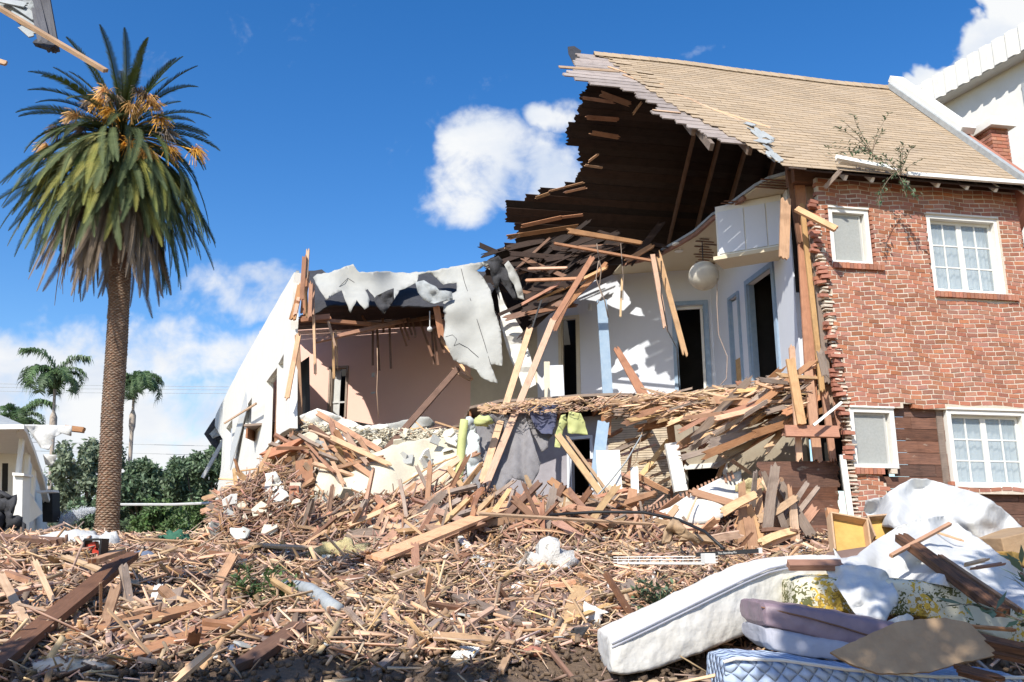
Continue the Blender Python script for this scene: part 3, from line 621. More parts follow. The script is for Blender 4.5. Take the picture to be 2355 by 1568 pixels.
weed(1790, 1256, .35, 8, 'low green weed among boards at the foot of the plank wall', dense=22)
weed(2365, 1420, .45, 9, 'leafy green shoots at the right edge beside the mattress pile', m='leaf', llen=.14, pos=P(2385, 1450, 5.6))
# ------------------------------------------------------------ the wrecked house
AF = math.radians(10.1); U = Vector((math.cos(AF), math.sin(AF), 0)); VB = Vector((-math.sin(AF), math.cos(AF), 0)); ZZ = Vector((0, 0, 1))
WO = P(1940, 935, 13.75)                                   # a point of the brick face
onF = on_plane(WO, VB)
def sz(x, y, off=0):
    p = on_plane(WO+VB*off, VB)(x, y); return (p-WO).dot(U), p.z
def FP(s, z, off=0): q = WO+U*s+VB*off; return Vector((q.x, q.y, z))
house = empty('brick_house', FP(2, 1.9), 'half demolished two storey brick house with torn open side and tan shingle roof', 'house')
ZF, ZC = 4.62, 7.95
WIN = {'ul': (1912, 480, 2000, 606), 'ur': (2142, 498, 2303, 674), 'll': (1962, 938, 2060, 1076), 'lr': (2190, 944, 2368, 1122)}
WR = {}
for k, (x0, y0, x1, y1) in WIN.items():
    a = sz(x0, y0); b = sz(x1, y1); c = sz(x0, y1); d = sz(x1, y0); WR[k] = ((a[0]+c[0])/2, (b[0]+d[0])/2, (b[1]+c[1])/2, (a[1]+d[1])/2)
GAP = [(2052, 937), (2100, 925), (2112, 937), (2180, 940), (2192, 1130), (2395, 1132), (2395, 1290), (2085, 1290), (2072, 1170), (2050, 1150), (2040, 1120), (2018, 1100), (2020, 1080), (2062, 1084)]
def brick_left(z): return interp([(1.6, .02), (3.2, .03), (3.9, .0), (4.6, -.05), (5.4, -.12), (6.4, -.20), (7.1, -.22), (8, -.2)], z)
sR = sz(2352, 560)[0]; zTop = 7.66
def bricks(name, keep, smin, smax, zmin, zmax, off=0, wav=True):
    mb = MB(); mo = MB(); r = 0; z = zmin; ch = .0760; bl = .190
    while z < zmax:
        s = smin-bl+(bl/2 if r % 2 else 0)+jit(.03); zm = z+ch/2
        wins = sorted((w_[0]-.022, w_[1]+.022) for w_ in WR.values() if w_[2]-.02 < zm < w_[3]+.04)
        sil = sorted((WR[k_][0]-.03, WR[k_][1]+.13) for k_ in ('ul', 'ur') if WR[k_][2]-.098 < zm < WR[k_][2])
        cuts = wins+sil
        while s < smax+.02:
            L = bl*random.choice([1, 1, 1, .96, 1.05]); a = s; b = s+L; s = b
            if b > smax: b = smax
            for (q0, q1) in cuts:
                if a < q0 < b: b = q0
                if a < q1 < b and a >= q0: a = q1
                if q0 <= a and b <= q1: b = a
            cs = (a+b)/2
            wv = (lambda q: .013*math.sin(q*8.5+.35*r+1.5*math.sin(q*1.3))+.010*noise.noise(Vector((q*2.0, z*1.2, 3)))) if wav else (lambda q: 0)
            zz = zm+wv(cs)
            if b-a < .03 or not keep(cs, zz): continue
            tl = (wv(b)-wv(a))/(b-a)
            X = (U+ZZ*(tl+jit(.02))).normalized()*((b-a)/2-.0078); o = jit(.003)-.002
            mb.box(FP(cs, zz, off+.045+o), X, VB*.045, ZZ*(ch/2-.0078), .002)
        z += ch; r += 1
    return mb
def kp_main(s, z):
    if s < brick_left(z)+jit(.07): return False
    x, y = proj(FP(s, z))
    return not inpoly(x, y, GAP)
bw = bricks('brick_wall', kp_main, -.4, sR, 1.6, zTop).build('brick_wall', M['brick'], house)
# mortar backing, set behind the brick faces and cut round the openings
def facemap(off): 
    f = on_plane(WO+VB*off, VB); return lambda x, y: f(x, y)
def mortar():
    mb = MB(); ds, dz = .106, .0735; z = 1.6; 
    while z < zTop:
        s = -.25
        while s < sR-.02:
            if s > brick_left(z)+.03 and kp_main2(s+ds/2, z+dz/2):
                e = min(s+ds, sR-.004); mb.box(FP((s+e)/2, z+dz/2, .0495), U*(e-s)/2, VB*.0455, ZZ*dz/2)
            s += ds
        z += dz
    return mb
def kp_main2(s, z):
    for k, (s0, s1, z0, z1) in WR.items():
        if s0-.04 < s < s1+.04 and z0-.01 < z < z1+.02: return False
    x, y = proj(FP(s, z)); return not inpoly(x, y, GAP)
mortar().build('mortar', M['mortar'], bw)
mb = MB()                                                     # end face of the brick wall (right return)
mb.box(FP(sR-.06, (1.6+zTop)/2, 1.2), U*.05, VB*1.1, ZZ*(zTop-1.6)/2); mb.build('end_wall', M['brick'], house)
for k, lw in (('ul', .30), ('ur', .30), ('ll', .30)):         # soldier course sills
    s0, s1, z0, z1 = WR[k]; mb = MB(); s = s0-.03; e = s1+.13 if k != 'll' else s0+.42; 
    while s < e:
        mb.box(FP(s+.033, z0-.05, .02+jit(.004)), U*.029, VB*.075, ZZ*.048, .002); s += .069
    mb.build('brick_sill', M['brick'], house)
# exposed boards behind the missing brick
mb = MB(); z = 1.5
while z < 4.62:
    s = 0.0
    while s < sR-.1:
        e = min(s+random.uniform(1.2, 2.6), sR-.1)
        for (a, b) in ((s, e),):
            zc = z+.094
            segs = [(a, b)]
            for k in ('ll', 'lr'):
                s0, s1, z0, z1 = WR[k]
                if z0-.09 < zc < z1+.09:
                    ns = []
                    for (p, q) in segs:
                        if q <= s0 or p >= s1: ns.append((p, q)); continue
                        if p < s0: ns.append((p, s0))
                        if q > s1: ns.append((s1, q))
                    segs = ns
            for (p, q) in segs:
                if q-p > .03: mb.box(FP((p+q)/2, zc, .125+jit(.004)), U*((q-p)/2-.001), VB*.012, ZZ*.0905)
        s = e+.002
    z += .188
M['siding'] = mat('stained_board_siding', (.22, .10, .06), (.11, .055, .038), mode='wood', scale=3, rnd=.3, island=True, bump=.4, contrast=1.3)
def splotch(m):
    N = m.node_tree.nodes; L = m.node_tree.links; b = N['Principled BSDF']; base = b.inputs['Base Color'].links[0].from_socket
    tc = N.new('ShaderNodeTexCoord'); t = N.new('ShaderNodeTexNoise'); t.inputs['Scale'].default_value = 6.5; t.inputs['Detail'].default_value = 6; t.inputs['Roughness'].default_value = .6
    mp = N.new('ShaderNodeMapping'); mp.inputs['Scale'].default_value = (.8, 1, 1.5); L.new(tc.outputs['Object'], mp.inputs[0]); L.new(mp.outputs[0], t.inputs[0])
    r = N.new('ShaderNodeMapRange'); r.inputs[1].default_value = .62; r.inputs[2].default_value = .74; r.inputs[4].default_value = .8; L.new(t.outputs[0], r.inputs[0])
    x = N.new('ShaderNodeMixRGB'); L.new(r.outputs[0], x.inputs[0]); L.new(base, x.inputs[1]); x.inputs[2].default_value = (.42, .36, .28, 1); L.new(x.outputs[0], b.inputs['Base Color'])
splotch(M['siding']); mb.build('board_sheathing', M['siding'], house)
# windows
def bar(mb, s0, s1, z0, z1, o0, o1): mb.box(FP((s0+s1)/2, (z0+z1)/2, (o0+o1)/2), U*(s1-s0)/2, VB*(o1-o0)/2, ZZ*(z1-z0)/2)
def window(k, sashes, cols, rows, curt, lab=None, screen=False):
    s0, s1, z0, z1 = WR[k]; mb = MB(); fw = .055
    bar(mb, s0-.02, s0+fw, z0, z1, .02, .20); bar(mb, s1-fw, s1+.02, z0, z1, .02, .20); bar(mb, s0+fw, s1-fw, z1-.07, z1, .018, .20)
    bar(mb, s0+fw, s1-fw, z0, z0+.05, .0, .20); bar(mb, s0-.02, s1+.02, z1-.0, z1+.03, -.012, .20)
    w = mb.build('window', M['white'], house, bevel=.004)
    if lab: w['label'] = lab
    a0, a1, b0, b1 = s0+fw+.003, s1-fw-.003, z0+.053, z1-.073; n = sashes
    for i in range(n):
        p0 = a0+(a1-a0)*i/n+.002; p1 = a0+(a1-a0)*(i+1)/n-.002; mb = MB(); fr = .045
        bar(mb, p0, p0+fr, b0, b1, .13, .165); bar(mb, p1-fr, p1, b0, b1, .13, .165); bar(mb, p0+fr, p1-fr, b0, b0+fr, .13, .165); bar(mb, p0+fr, p1-fr, b1-fr, b1, .13, .165)
        for c in range(1, cols): x = p0+fr+(p1-p0-2*fr)*c/cols; bar(mb, x-.011, x+.011, b0+fr, b1-fr, .137, .16)
        xs = [p0+fr+(p1-p0-2*fr)*c/cols for c in range(cols+1)]
        for r in range(1, rows):
            y = b0+fr+(b1-b0-2*fr)*r/rows
            for c in range(cols): bar(mb, xs[c]+(.0115 if c else 0), xs[c+1]-(.0115 if c < cols-1 else 0), y-.011, y+.011, .138, .159)
        mb.build('sash', M['white'], w)
        mb = MB(); bar(mb, p0+fr, p1-fr, b0+fr, b1-fr, .147, .151); mb.build('pane', M['glass'], w)
    mb = MB(); nn = 40
    for i in range(nn):
        x0 = a0+(a1-a0)*i/nn; x1 = a0+(a1-a0)*(i+1)/nn; o = lambda t: .26+.02*math.sin(t*60)+.012*math.sin(t*23)
        zb = lambda t: b0+(.02 if curt == 'full' else .05+.06*abs(math.sin(t*9)))
        mb.quad(FP(x0, zb(x0), o(x0)), FP(x1, zb(x1), o(x1)), FP(x1, b1+.05, o(x1)), FP(x0, b1+.05, o(x0)))
    mb.build('curtain', M['lace'], w, smooth=True)
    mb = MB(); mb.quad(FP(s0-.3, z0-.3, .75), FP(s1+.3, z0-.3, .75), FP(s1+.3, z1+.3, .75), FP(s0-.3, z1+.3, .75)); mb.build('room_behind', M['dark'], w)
    if screen:
        mb = MB(); q0, q1 = a0, a0+(a1-a0)*.93; 
        bar(mb, q0, q0+.03, b0, b1, .085, .10); bar(mb, q1-.03, q1, b0, b1, .085, .10); bar(mb, q0+.03, q1-.03, b0, b0+.03, .085, .10); bar(mb, q0+.03, q1-.03, b1-.03, b1, .085, .10)
        mb.build('screen_frame', M['screen'], w)
        mb = MB(); bar(mb, q0+.03, q1-.03, b0+.03, b1-.03, .092, .094); mb.build('screen', M['mesh'], w)
M['mesh'] = mat('insect_mesh', (.55, .56, .53), scale=30, bump=0); M['mesh'].node_tree.nodes['Principled BSDF'].inputs['Alpha'].default_value = .55
window('ul', 1, 2, 2, 'full', 'small upper window with a torn screen', True); window('ur', 2, 2, 3, 'lace', 'wide upper casement window with lace curtains')
window('ll', 1, 2, 2, 'full', 'small lower window with a screen', True); window('lr', 2, 2, 3, 'full', 'wide lower casement window with lace curtains')
mb = MB(); s0_ = WR['lr'][0]; mb.box(FP(s0_-.10, 3.2, .105), U*.055, VB*.012, ZZ*1.0); mb.build('trim_board', M['woodg'], house)
# corner of the house: broken studs and planks left of the brick
def px(x, y, d): return P(x, y, d)
def part(name, a, b, w, t, m, up=(0, -1, .2), jag=.06, parent=None, **k):
    mb = MB(); mb.beam(a, b, w, t, up=up, jag=jag, **k); return mb.build(name, M[m], parent or house)
for (x0, y0, x1, y1, d0, d1, w, m) in [
    (1835, 372, 1868, 960, 13.95, 14.0, .17, 'woodr'), (1812, 392, 1838, 560, 13.9, 13.95, .07, 'woodd'), (1858, 380, 1905, 960, 14.0, 14.05, .16, 'wood'),
    (1843, 470, 1890, 900, 13.85, 13.88, .08, 'wood'), (1868, 520, 1902, 880, 13.84, 13.86, .10, 'woodg'), (1884, 500, 1925, 990, 14.1, 14.1, .15, 'woodr'), (1820, 800, 1838, 1060, 13.7, 13.7, .09, 'wood'),
    (1857, 850, 1880, 1060, 13.9, 13.85, .14, 'woodr'), (1895, 900, 1915, 1060, 13.95, 13.9, .10, 'woodr')]:
    part('stud', px(x0, y0, d0), px(x1, y1, d1), w, .05, m)
for (x, y, n) in ((1906, 430, 0),):
    z = 3.0
    while z < 7.3:                                            # loose bricks jutting from the torn edge
        if random.random() < .55:
            s = brick_left(z)-.03+jit(.05); mb = MB(); mb.box(FP(s, z, .0+random.uniform(-.05, .04)), (U+VB*jit(.5)+ZZ*jit(.12)).normalized()*.075, VB*.045, ZZ*.027, .006)
            mb.build('loose_brick', M['brick'], house)
        z += .076
    mb = MB(); z = 2.2
    while z < 7.0:
        s = brick_left(z)+.02; mb.box(FP(s+jit(.03), z, .03), U*random.uniform(.03, .08), VB*.05, ZZ*random.uniform(.006, .02), .008); z += .06
    mb.build('torn_mortar', M['mortar'], house)
part('corner_board', px(1936, 1045, 13.72), px(1958, 1205, 13.72), .09, .04, 'white', jag=.01)
# lower left plank wall
mb = MB(); pw = on_plane(P(1830, 1150, 13.95), VB)
yy = 1062
while yy < 1262:
    x0 = 1742+jit(6); x1 = 1926+jit(2); a = pw(x0, yy+15); b = pw(x1, yy+13); mb.beam(a, b, .205, .025+jit(.004), up=-VB, jag=.03); yy += 29.5
o = mb.build('plank_wall', M['siding'], house)
# ---- roof
EL = 4.35; PITCH = math.radians(47.2); E0 = P(1820, 386, 13.25)
ONS = E0.copy(); FS = VB*math.cos(PITCH)+ZZ*math.sin(PITCH); FN = (-VB*math.sin(PITCH)+ZZ*math.cos(PITCH))
front = on_plane(ONS, FN)
def RP(s, t, h=0): return ONS+U*s+FS*t+FN*(h+.10*smooth01((3.2-s)/4.5)*smooth01(t/4.5))
def st(x, y): p = front(x, y)-ONS; return p.dot(U), p.dot(FS)
TR = st(2050, 208)[1]; SRE = st(2336, 408)[0]
SHL = [(1328, 119), (1345, 136), (1395, 150), (1440, 185), (1500, 225), (1560, 262), (1640, 298), (1700, 330), (1745, 352), (1795, 380)]
shl_t = sorted([(st(x, y)[1], st(x, y)[0]) for x, y in SHL])
def sag(s, t): return .008*noise.noise(Vector((s*.8, t*.8, 1)))
mb = MB(); t = 0; r = 0; ex = .125
while t < TR:
    s = SRE+.02+(.16 if r % 2 else 0)+jit(.01); sl_ = interp(shl_t, t+ex/2)
    while s > sl_:
        e = s; b = max(s-.325, sl_+jit(.05)); s -= .33
        e = min(e, SRE)
        if e-b < .04: continue
        j = jit(.0012); h0 = .030+sag((e+b)/2, t)+j; lift = .0
        if b < sl_+.35 and random.random() < .3: lift = random.uniform(0, .03)
        z0 = RP(b, t-.012, h0+.006+lift); z1 = RP(e-.004, t-.012, h0+.006+lift*.5); z2 = RP(e-.004, t+ex+.03, h0-.004); z3 = RP(b, t+ex+.03, h0-.004)
        q = [z0, z1, z2, z3]; lo = [v-FN*.010 for v in q]; mb.add(q+lo, [(0, 1, 2, 3), (7, 6, 5, 4), (0, 4, 5, 1), (1, 5, 6, 2), (2, 6, 7, 3), (3, 7, 4, 0)])
    t += ex; r += 1
roof = mb.build('shingle_roof', M['shing'], house)
mb = MB(); s = interp(shl_t, TR)                               # ridge caps
while s < SRE-.1:
    a = RP(s, TR-.10, .062+sag(s, TR)); b = RP(s+.20, TR-.10, .056+sag(s, TR)); c = RP(s+.20, TR+.05, .085+sag(s, TR)); d = RP(s, TR+.05, .092+sag(s, TR)); mb.add([a, b, c, d, a-FN*.01, b-FN*.01, c-FN*.01, d-FN*.01], [(0, 1, 2, 3), (7, 6, 5, 4), (0, 4, 5, 1), (2, 6, 7, 3), (3, 7, 4, 0)])
    mb.add([d, c, c+VB*.12-ZZ*.10, d+VB*.12-ZZ*.10], [(0, 1, 2, 3)]); s += .19
mb.build('ridge_cap', M['shing'], roof)
# sheathing boards of the front slope, ragged at the torn end
OUT = [(120, 1330), (150, 1330), (160, 1318), (168, 1283), (176, 1300), (188, 1345), (199, 1368), (206, 1440), (222, 1470), (235, 1500), (252, 1530), (258, 1495), (272, 1520), (288, 1592), (305, 1600), (322, 1640), (335, 1740), (372, 1800), (400, 1812)]
mb = MB(); mg = MB(); t = -.02; i = 0
while t < TR-.02:
    w = .175; 
    s = 1.0
    while s > -6:
        x, y = proj(RP(s, t+w/2))
        if x < interp(OUT, y): break
        s -= .05
    tt = s+jit(.10); s1 = SRE-.05
    target = mg
    mid = min(s1, interp(shl_t, t)+.4)
    if tt < mid: mg.beam(RP(tt, t+w/2, .005+jit(.004)), RP(mid, t+w/2, .005), w-.006, .022, up=FN, jag=.04)
    mb.beam(RP(max(mid, tt)+.002, t+w/2, -.02), RP(s1, t+w/2, -.06), w-.006, .022, up=FN)
    t += w; i += 1
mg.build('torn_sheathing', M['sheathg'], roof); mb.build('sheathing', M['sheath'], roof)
for (x0, y0, x1, y1) in ((1300, 168, 1330, 171),):
    part('sheathing_tip', RP(*st(1283, 168), .02), RP(*st(1420, 178), .02), .13, .02, 'wood', up=FN, parent=roof, jag=.02)
# fresh split wood along the tear
for (x0, y0, x1, y1, w) in ((1395, 168, 1520, 208, .05), (1430, 186, 1600, 245, .07), (1590, 243, 1700, 285, .06), (1500, 262, 1560, 268, .05), (1640, 262, 1770, 300, .08)):
    a = RP(*st(x0, y0), .028); b = RP(*st(x1, y1), .028); part('split_edge', a, b, w, .012, 'woodl', up=FN, parent=roof, jag=.05)
mbk = MB()
for (x, y, w, l) in [(1742, 318, .16, .28), (1752, 335, .18, .30), (1768, 352, .16, .26), (1775, 366, .14, .24), (1728, 306, .12, .2), (1760, 322, .1, .3), (1783, 372, .12, .2), (1720, 296, .10, .22)]:
    c = RP(*st(x, y), .035+random.uniform(0, .05)); d = (U*.5-FS+FN*jit(.3)).normalized(); mbk.beam(c-d*l/2, c+d*l/2, w, .012, up=FN+U*jit(.4), jag=.05)
mbk.build('loose_shingles', M['slate'], roof)
# black felt curl at the ridge end
o = patch([(1303, 120), (1318, 115), (1335, 122), (1330, 140), (1345, 150), (1400, 165), (1350, 160), (1318, 158), (1305, 135)], lambda x, y: front(x, y)+FN*(.04+.002*(1330-x)), 8, rag=1).build('felt_curl', M['feltd'], roof, solid=.02)
# rear slope boards
PR = math.radians(44); RIDGE = RP(0, TR); BS = VB*math.cos(PR)-ZZ*math.sin(PR); BN = VB*math.sin(PR)+ZZ*math.cos(PR)
def BP(s, t, h=0): return RIDGE+U*s+BS*t+BN*h
ROUT = [(120, 1345), (150, 1345), (185, 1352), (202, 1350), (206, 1345), (225, 1338), (245, 1334), (268, 1330), (285, 1312), (300, 1308), (330, 1308), (335, 1326), (352, 1328), (372, 1330), (378, 1342), (395, 1338), (412, 1325), (424, 1300), (436, 1252), (448, 1215), (462, 1172), (475, 1165), (508, 1166), (515, 1185), (540, 1190), (560, 1160), (585, 1140), (596, 1125), (700, 1115)]
mb = MB(); t = .05
while t < 5.0:
    w = .165; s = 2.0
    while s > -7:
        x, y = proj(BP(s, t+w/2))
        if x < interp(ROUT, y): break
        s -= .04
    tt = s+jit(.06); drop = .25*smooth01((t-2.2)/2)*smooth01((1.2-s)/3)
    alt = .004*(int(t/w) % 2); a = BP(tt, t+w/2, -drop*.6+alt*2); b = BP(2.0, t+w/2, alt*2); c = BP(SRE, t+w/2, 0)
    mb.beam(a, b, w+.012, .022, up=BN, jag=.05); mb.beam(b+U*.001, c, w-.004, .022, up=BN); t += w
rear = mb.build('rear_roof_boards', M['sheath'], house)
mb = MB()
for s in (.15, .75, 1.4, 2.1, 2.9, 3.7, 4.5):
    mb.beam(BP(s-.0, .1, -.085), BP(s+jit(.05), 4.7, -.085), .045, .14, up=BN)
mb.build('rear_rafters', M['woodd'], rear)
mb = MB(); mb.quad(BP(-.2, .0, .03), BP(SRE, .0, .03), BP(SRE, 5.0, .03), BP(-.2, 5.0, .03)); mb.build('rear_felt', M['feltd'], rear)
# broken bright ends among the dark boards
for (x0, y0, x1, y1, d, w, m) in [(1475, 235, 1455, 262, 14.8, .05, 'woodl'), (1300, 442, 1345, 432, 17.2, .05, 'wood'), (1232, 455, 1262, 445, 17.4, .07, 'wood'),
        (1200, 520, 1290, 500, 18, .09, 'woodr'), (1290, 500, 1340, 494, 17.9, .06, 'woodr'), (1165, 545, 1330, 520, 17.5, .10, 'woodr'), (1168, 548, 1195, 540, 17.2, .10, 'wood'), (1160, 572, 1200, 560, 17.3, .05, 'wood'),
        (1262, 440, 1340, 420, 17.3, .04, 'woodr'), (1355, 370, 1375, 355, 16.6, .05, 'wood'), (1345, 380, 1385, 386, 16.6, .05, 'wood'), (1380, 215, 1450, 240, 15.2, .12, 'woodr'), (1350, 270, 1420, 275, 15.8, .10, 'woodr'), (1340, 225, 1410, 235, 15.8, .07, 'woodr'),
        (1660, 490, 1690, 494, 16, .09, 'woodr'), (1360, 305, 1420, 315, 15.9, .10, 'woodr')]:
    rp_ = on_plane(BP(0, 0, -.16), BN); part('splinter', rp_(x0, y0), rp_(x1, y1), w, .02, m, parent=rear, up=BN)
# rafter ends, eave tails, gutter boards
for (x, y) in ((1590, 290), (1632, 322), (1720, 332)):
    s, t_ = st(x, y); a = RP(s, t_-.02, -.075); part('rafter_end', a-FS*.13, a+FS*1.2, .07, .13, 'woodg', up=FN, parent=roof, jag=.0)
for x, y in ((1925, 396), (1987, 402), (2062, 405), (2128, 408), (2196, 415), (2262, 421), (2325, 424)):
    s, t_ = st(x, y-22); a = RP(s, -.02, -.09); part('rafter_tail', a+FS*.02, a+FS*.75, .055, .10, 'white', up=FN, parent=roof, jag=0)
mb = MB(); mb.box(FP((sz(1830, 380)[0]+sR)/2, 7.9, .25), U*(sR-sz(1830, 380)[0])/2*.995, VB*.15, ZZ*.25); mb.build('eave_blocking', M['woodd'], house)
def eave(x, y, out=.06): p = on_plane(E0-VB*out, VB)(x, y); return p
part('gutter', eave(1922, 362, .08), eave(2045, 386, .08), .09, .05, 'white', parent=roof, jag=.0, up=(0, -1, .5))
part('gutter', eave(1930, 372, .04), eave(2060, 392, .04), .04, .07, 'white', parent=roof, jag=.0, up=(0, -1, .2))
part('gutter', eave(2086, 400, .05), eave(2352, 420, .05), .07, .05, 'white', parent=roof, jag=.0)
part('eave_board', px(1896, 432, 13.6), px(1932, 392, 13.3), .07, .03, 'woodg', parent=roof)
# gable coping and pier
def RA(s, t, h): return RP(s, t, h)
mb = MB(); a = RP(SRE+.10, TR+.15, .20); b = RP(SRE+.10, st(2205, 318)[1], .16); mb.beam(a, b, .30, .14, up=FN); mb.build('gable_coping', M['stucco'], house, bevel=.01)
mb = MB(); mb.beam(RP(SRE-.06, TR, .10), RP(SRE-.06, -.1, .08), .10, .10, up=FN); mb.build('flashing', M['slate'], house)
mb = MB(); mb.beam(RP(SRE+.12, TR+.05, -.4), RP(SRE+.12, -.05, -.4), .18, .95, up=FN); mb.build('gable_wall', M['brick'], house)
pc = P(2282, 288, 15.2)
mb = MB(); mb.box(pc+U*.19+VB*.62+ZZ*.07, U*.26, VB*.68, ZZ*.085); pier = mb.build('pier_cap', M['stucco'], house, bevel=.01)
cs0 = (pc-WO).dot(U); off0 = (pc-WO).dot(VB)
mb = MB(); ch = .0735; z = pc.z-2.4; r = 0
while z < pc.z-.02:
    for (ax, bx, o, L) in ((U, VB, pc+VB*.06, .36), (VB, U, pc+U*.0+VB*.06, 1.15)):
        s = .0+(.1 if r % 2 else 0)
        first = True
        while s < L-.02:
            e = min(s+.2, L) if not (first and r % 2) else .1; 
            if first and r % 2: s = 0; e = .1
            first = False
            c = o+ax*((s+e)/2); c.z = z+ch/2; mb.box(c+bx*.045*(1 if ax == U else 1), ax*((e-s)/2-.005), bx*.045, ZZ*.03, .002); s = e
    z += ch; r += 1
mb.build('pier_bricks', M['brick'], pier)
mb = MB(); mb.box(pc+U*.18+VB*.62+ZZ*-1.21, U*.168, VB*.54, ZZ*1.2); mb.build('pier_core', M['mortar'], pier)
# ---- interior walls, upper floor
def xy(x, d, y=780): p = P(x, y, d); return Vector((p.x, p.y, 0))
def vwall(name, A, B, z0, z1, m, doors=(), th=.12, parent=None):
    """upright wall from plan point A to B; doors (u0,u1,za,zb) are openings as fractions of the length and heights"""
    d = (B-A); L = d.length; d.normalize(); n = Vector((-d.y, d.x, 0)); 
    if n.y < 0: n = -n
    us = sorted({0, 1}|{q for D in doors for q in D[:2]}); mb = MB()
    for a, b in zip(us, us[1:]):
        ds = [D for D in doors if D[0] <= a+1e-6 and D[1] >= b-1e-6]; lo = z0; spans = []
        for D in sorted(ds, key=lambda q: q[2]): spans.append((lo, D[2])); lo = D[3]
        spans.append((lo, z1))
        for (p, q) in spans:
            if q-p > .01: mb.box(A+d*L*(a+b)/2+n*th/2+ZZ*(p+q)/2, d*L*(b-a)/2, n*th/2, ZZ*(q-p)/2)
    w = mb.build(name, M[m], parent or house); return w, d, L, n
def doorway(w, A, d, L, n, D, col, depth=.0, dark=True, fw=.08, panel=None):
    u0, u1, za, zb = D; mb = MB(); a = A+d*L*u0; b = A+d*L*u1; e = n*-.02
    mb.box(a-d*fw/2+e+ZZ*(za+zb)/2, d*fw/2, n*.02, ZZ*(zb-za)/2); mb.box(b+d*fw/2+e+ZZ*(za+zb)/2, d*fw/2, n*.02, ZZ*(zb-za)/2)
    mb.box((a+b)/2+e+ZZ*(zb+fw/2), d*((b-a).length/2+fw), n*.02, ZZ*fw/2)
    mb.box(a+d*.012+n*.06+ZZ*(za+zb)/2, d*.012, n*.06, ZZ*(zb-za)/2); mb.box(b-d*.012+n*.06+ZZ*(za+zb)/2, d*.012, n*.06, ZZ*(zb-za)/2)
    o = mb.build('door_frame', M[col], w)
    if dark:
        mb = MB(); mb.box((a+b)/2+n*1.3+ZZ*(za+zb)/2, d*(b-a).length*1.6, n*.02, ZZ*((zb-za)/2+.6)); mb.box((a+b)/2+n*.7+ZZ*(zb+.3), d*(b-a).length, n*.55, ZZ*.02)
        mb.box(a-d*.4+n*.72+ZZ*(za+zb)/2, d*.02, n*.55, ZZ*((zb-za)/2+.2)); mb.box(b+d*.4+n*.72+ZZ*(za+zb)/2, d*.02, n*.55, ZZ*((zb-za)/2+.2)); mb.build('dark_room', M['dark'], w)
P1 = xy(590, 22.6, 860); P2 = xy(1082, 21.0, 860); P3 = xy(1235, 20.2); P4 = xy(1330, 19.9); P5 = xy(1640, 19.3); P6 = xy(1802, 15.9); P7 = xy(1846, 14.75)
ZW = 7.45
# pink room
def fr(A, B, x, y=780):  # fraction along AB seen at picture x
    r = ray(x, y); # solve A+(B-A)u = k*r
    d = B-A; det = d.x*(-r.y)-(-r.x)*d.y; u = ((0-A.x)*(-r.y)-(-r.x)*(0-A.y))/det; return u
DW = (fr(P1, P2, 762, 860), fr(P1, P2, 797, 860), 4.95, 6.2)
w, d, L, n = vwall('pink_wall', P1, P2, 4.2, ZW-.12, 'pink', [DW]); doorway(w, P1, d, L, n, DW, 'woodg', fw=.05)
mb = MB(); a = P1+d*L*DW[0]; b = P1+d*L*DW[1]; mb.box((a+b)/2+n*.09+ZZ*5.7, d*.014, n*.012, ZZ*.75); mb.box((a+b)/2+n*.09+ZZ*5.35, (b-a)*.49, n*.01, ZZ*.02); mb.box((a*.8+b*.2)+n*.11+ZZ*5.7, d*.10, n*.004, ZZ*.72); mb.build('sash_window', M['metal'], w)
mb = MB(); c = P(858, 862, 20.95); mb.box(c, (.035, 0, 0), (0, .02, 0), (0, 0, .05)); mb.box(P(858, 903, 20.9), (.05, 0, .01), (0, .01, 0), (0, 0, .02)); mb.build('wall_plate', M['metal'], w)
w, d, L, n = vwall('cream_wall', P2, P3, 4.2, 7.6, 'cream')
D1 = (fr(P3, P4, 1291), fr(P3, P4, 1326), 4.5, 6.95); w, d, L, n = vwall('hall_wall', P3, P4, 4.2, 7.7, 'inner', [D1]); doorway(w, P3, d, L, n, D1, 'cream', fw=.07)
D2 = (fr(P4, P5, 1556), fr(P4, P5, 1622), 4.5, 7.12); w2, d, L, n = vwall('white_wall', P4, P5, 4.2, ZC, 'inner', [D2]); doorway(w2, P4, d, L, n, D2, 'blue', fw=.09)
mb = MB(); a = P4+d*L*D2[0]; b = P4+d*L*D2[1]; mb.box(b-d*.06+n*.10+ZZ*5.8, d*.03, n*.02, ZZ*1.3); mb.box((a+b)/2+n*.10+ZZ*7.08, (b-a)*.5, n*.02, ZZ*.035); mb.build('inner_frame', M['white'], w2)
D3 = (fr(P5, P6, 1727), fr(P5, P6, 1786), 4.5, 6.95); D4 = (fr(P5, P6, 1683), fr(P5, P6, 1703), 4.5, 6.9)
w3, d, L, n = vwall('angled_wall', P5, P6, 4.2, ZC, 'inner', [D3, D4]); doorway(w3, P5, d, L, n, D3, 'blue', fw=.10); doorway(w3, P5, d, L, n, D4, 'blue', fw=.06)
mb = MB(); a = P5+d*L*D4[0]; b = P5+d*L*D4[1]; mb.box((a+b)/2+n*.05+ZZ*5.25, (b-a)*.5, n*.015, ZZ*.35); mb.build('cabinet_door', M['wood'], w3)
mb = MB(); mb.box((a*.55+b*.45)+n*.05+ZZ*6.2, (b-a)*.4, n*.01, ZZ*.65); mb.build('glass_strip', M['inner'], w3)
vwall('end_panel', P6, P7, 4.2, ZC, 'inner', th=.08)
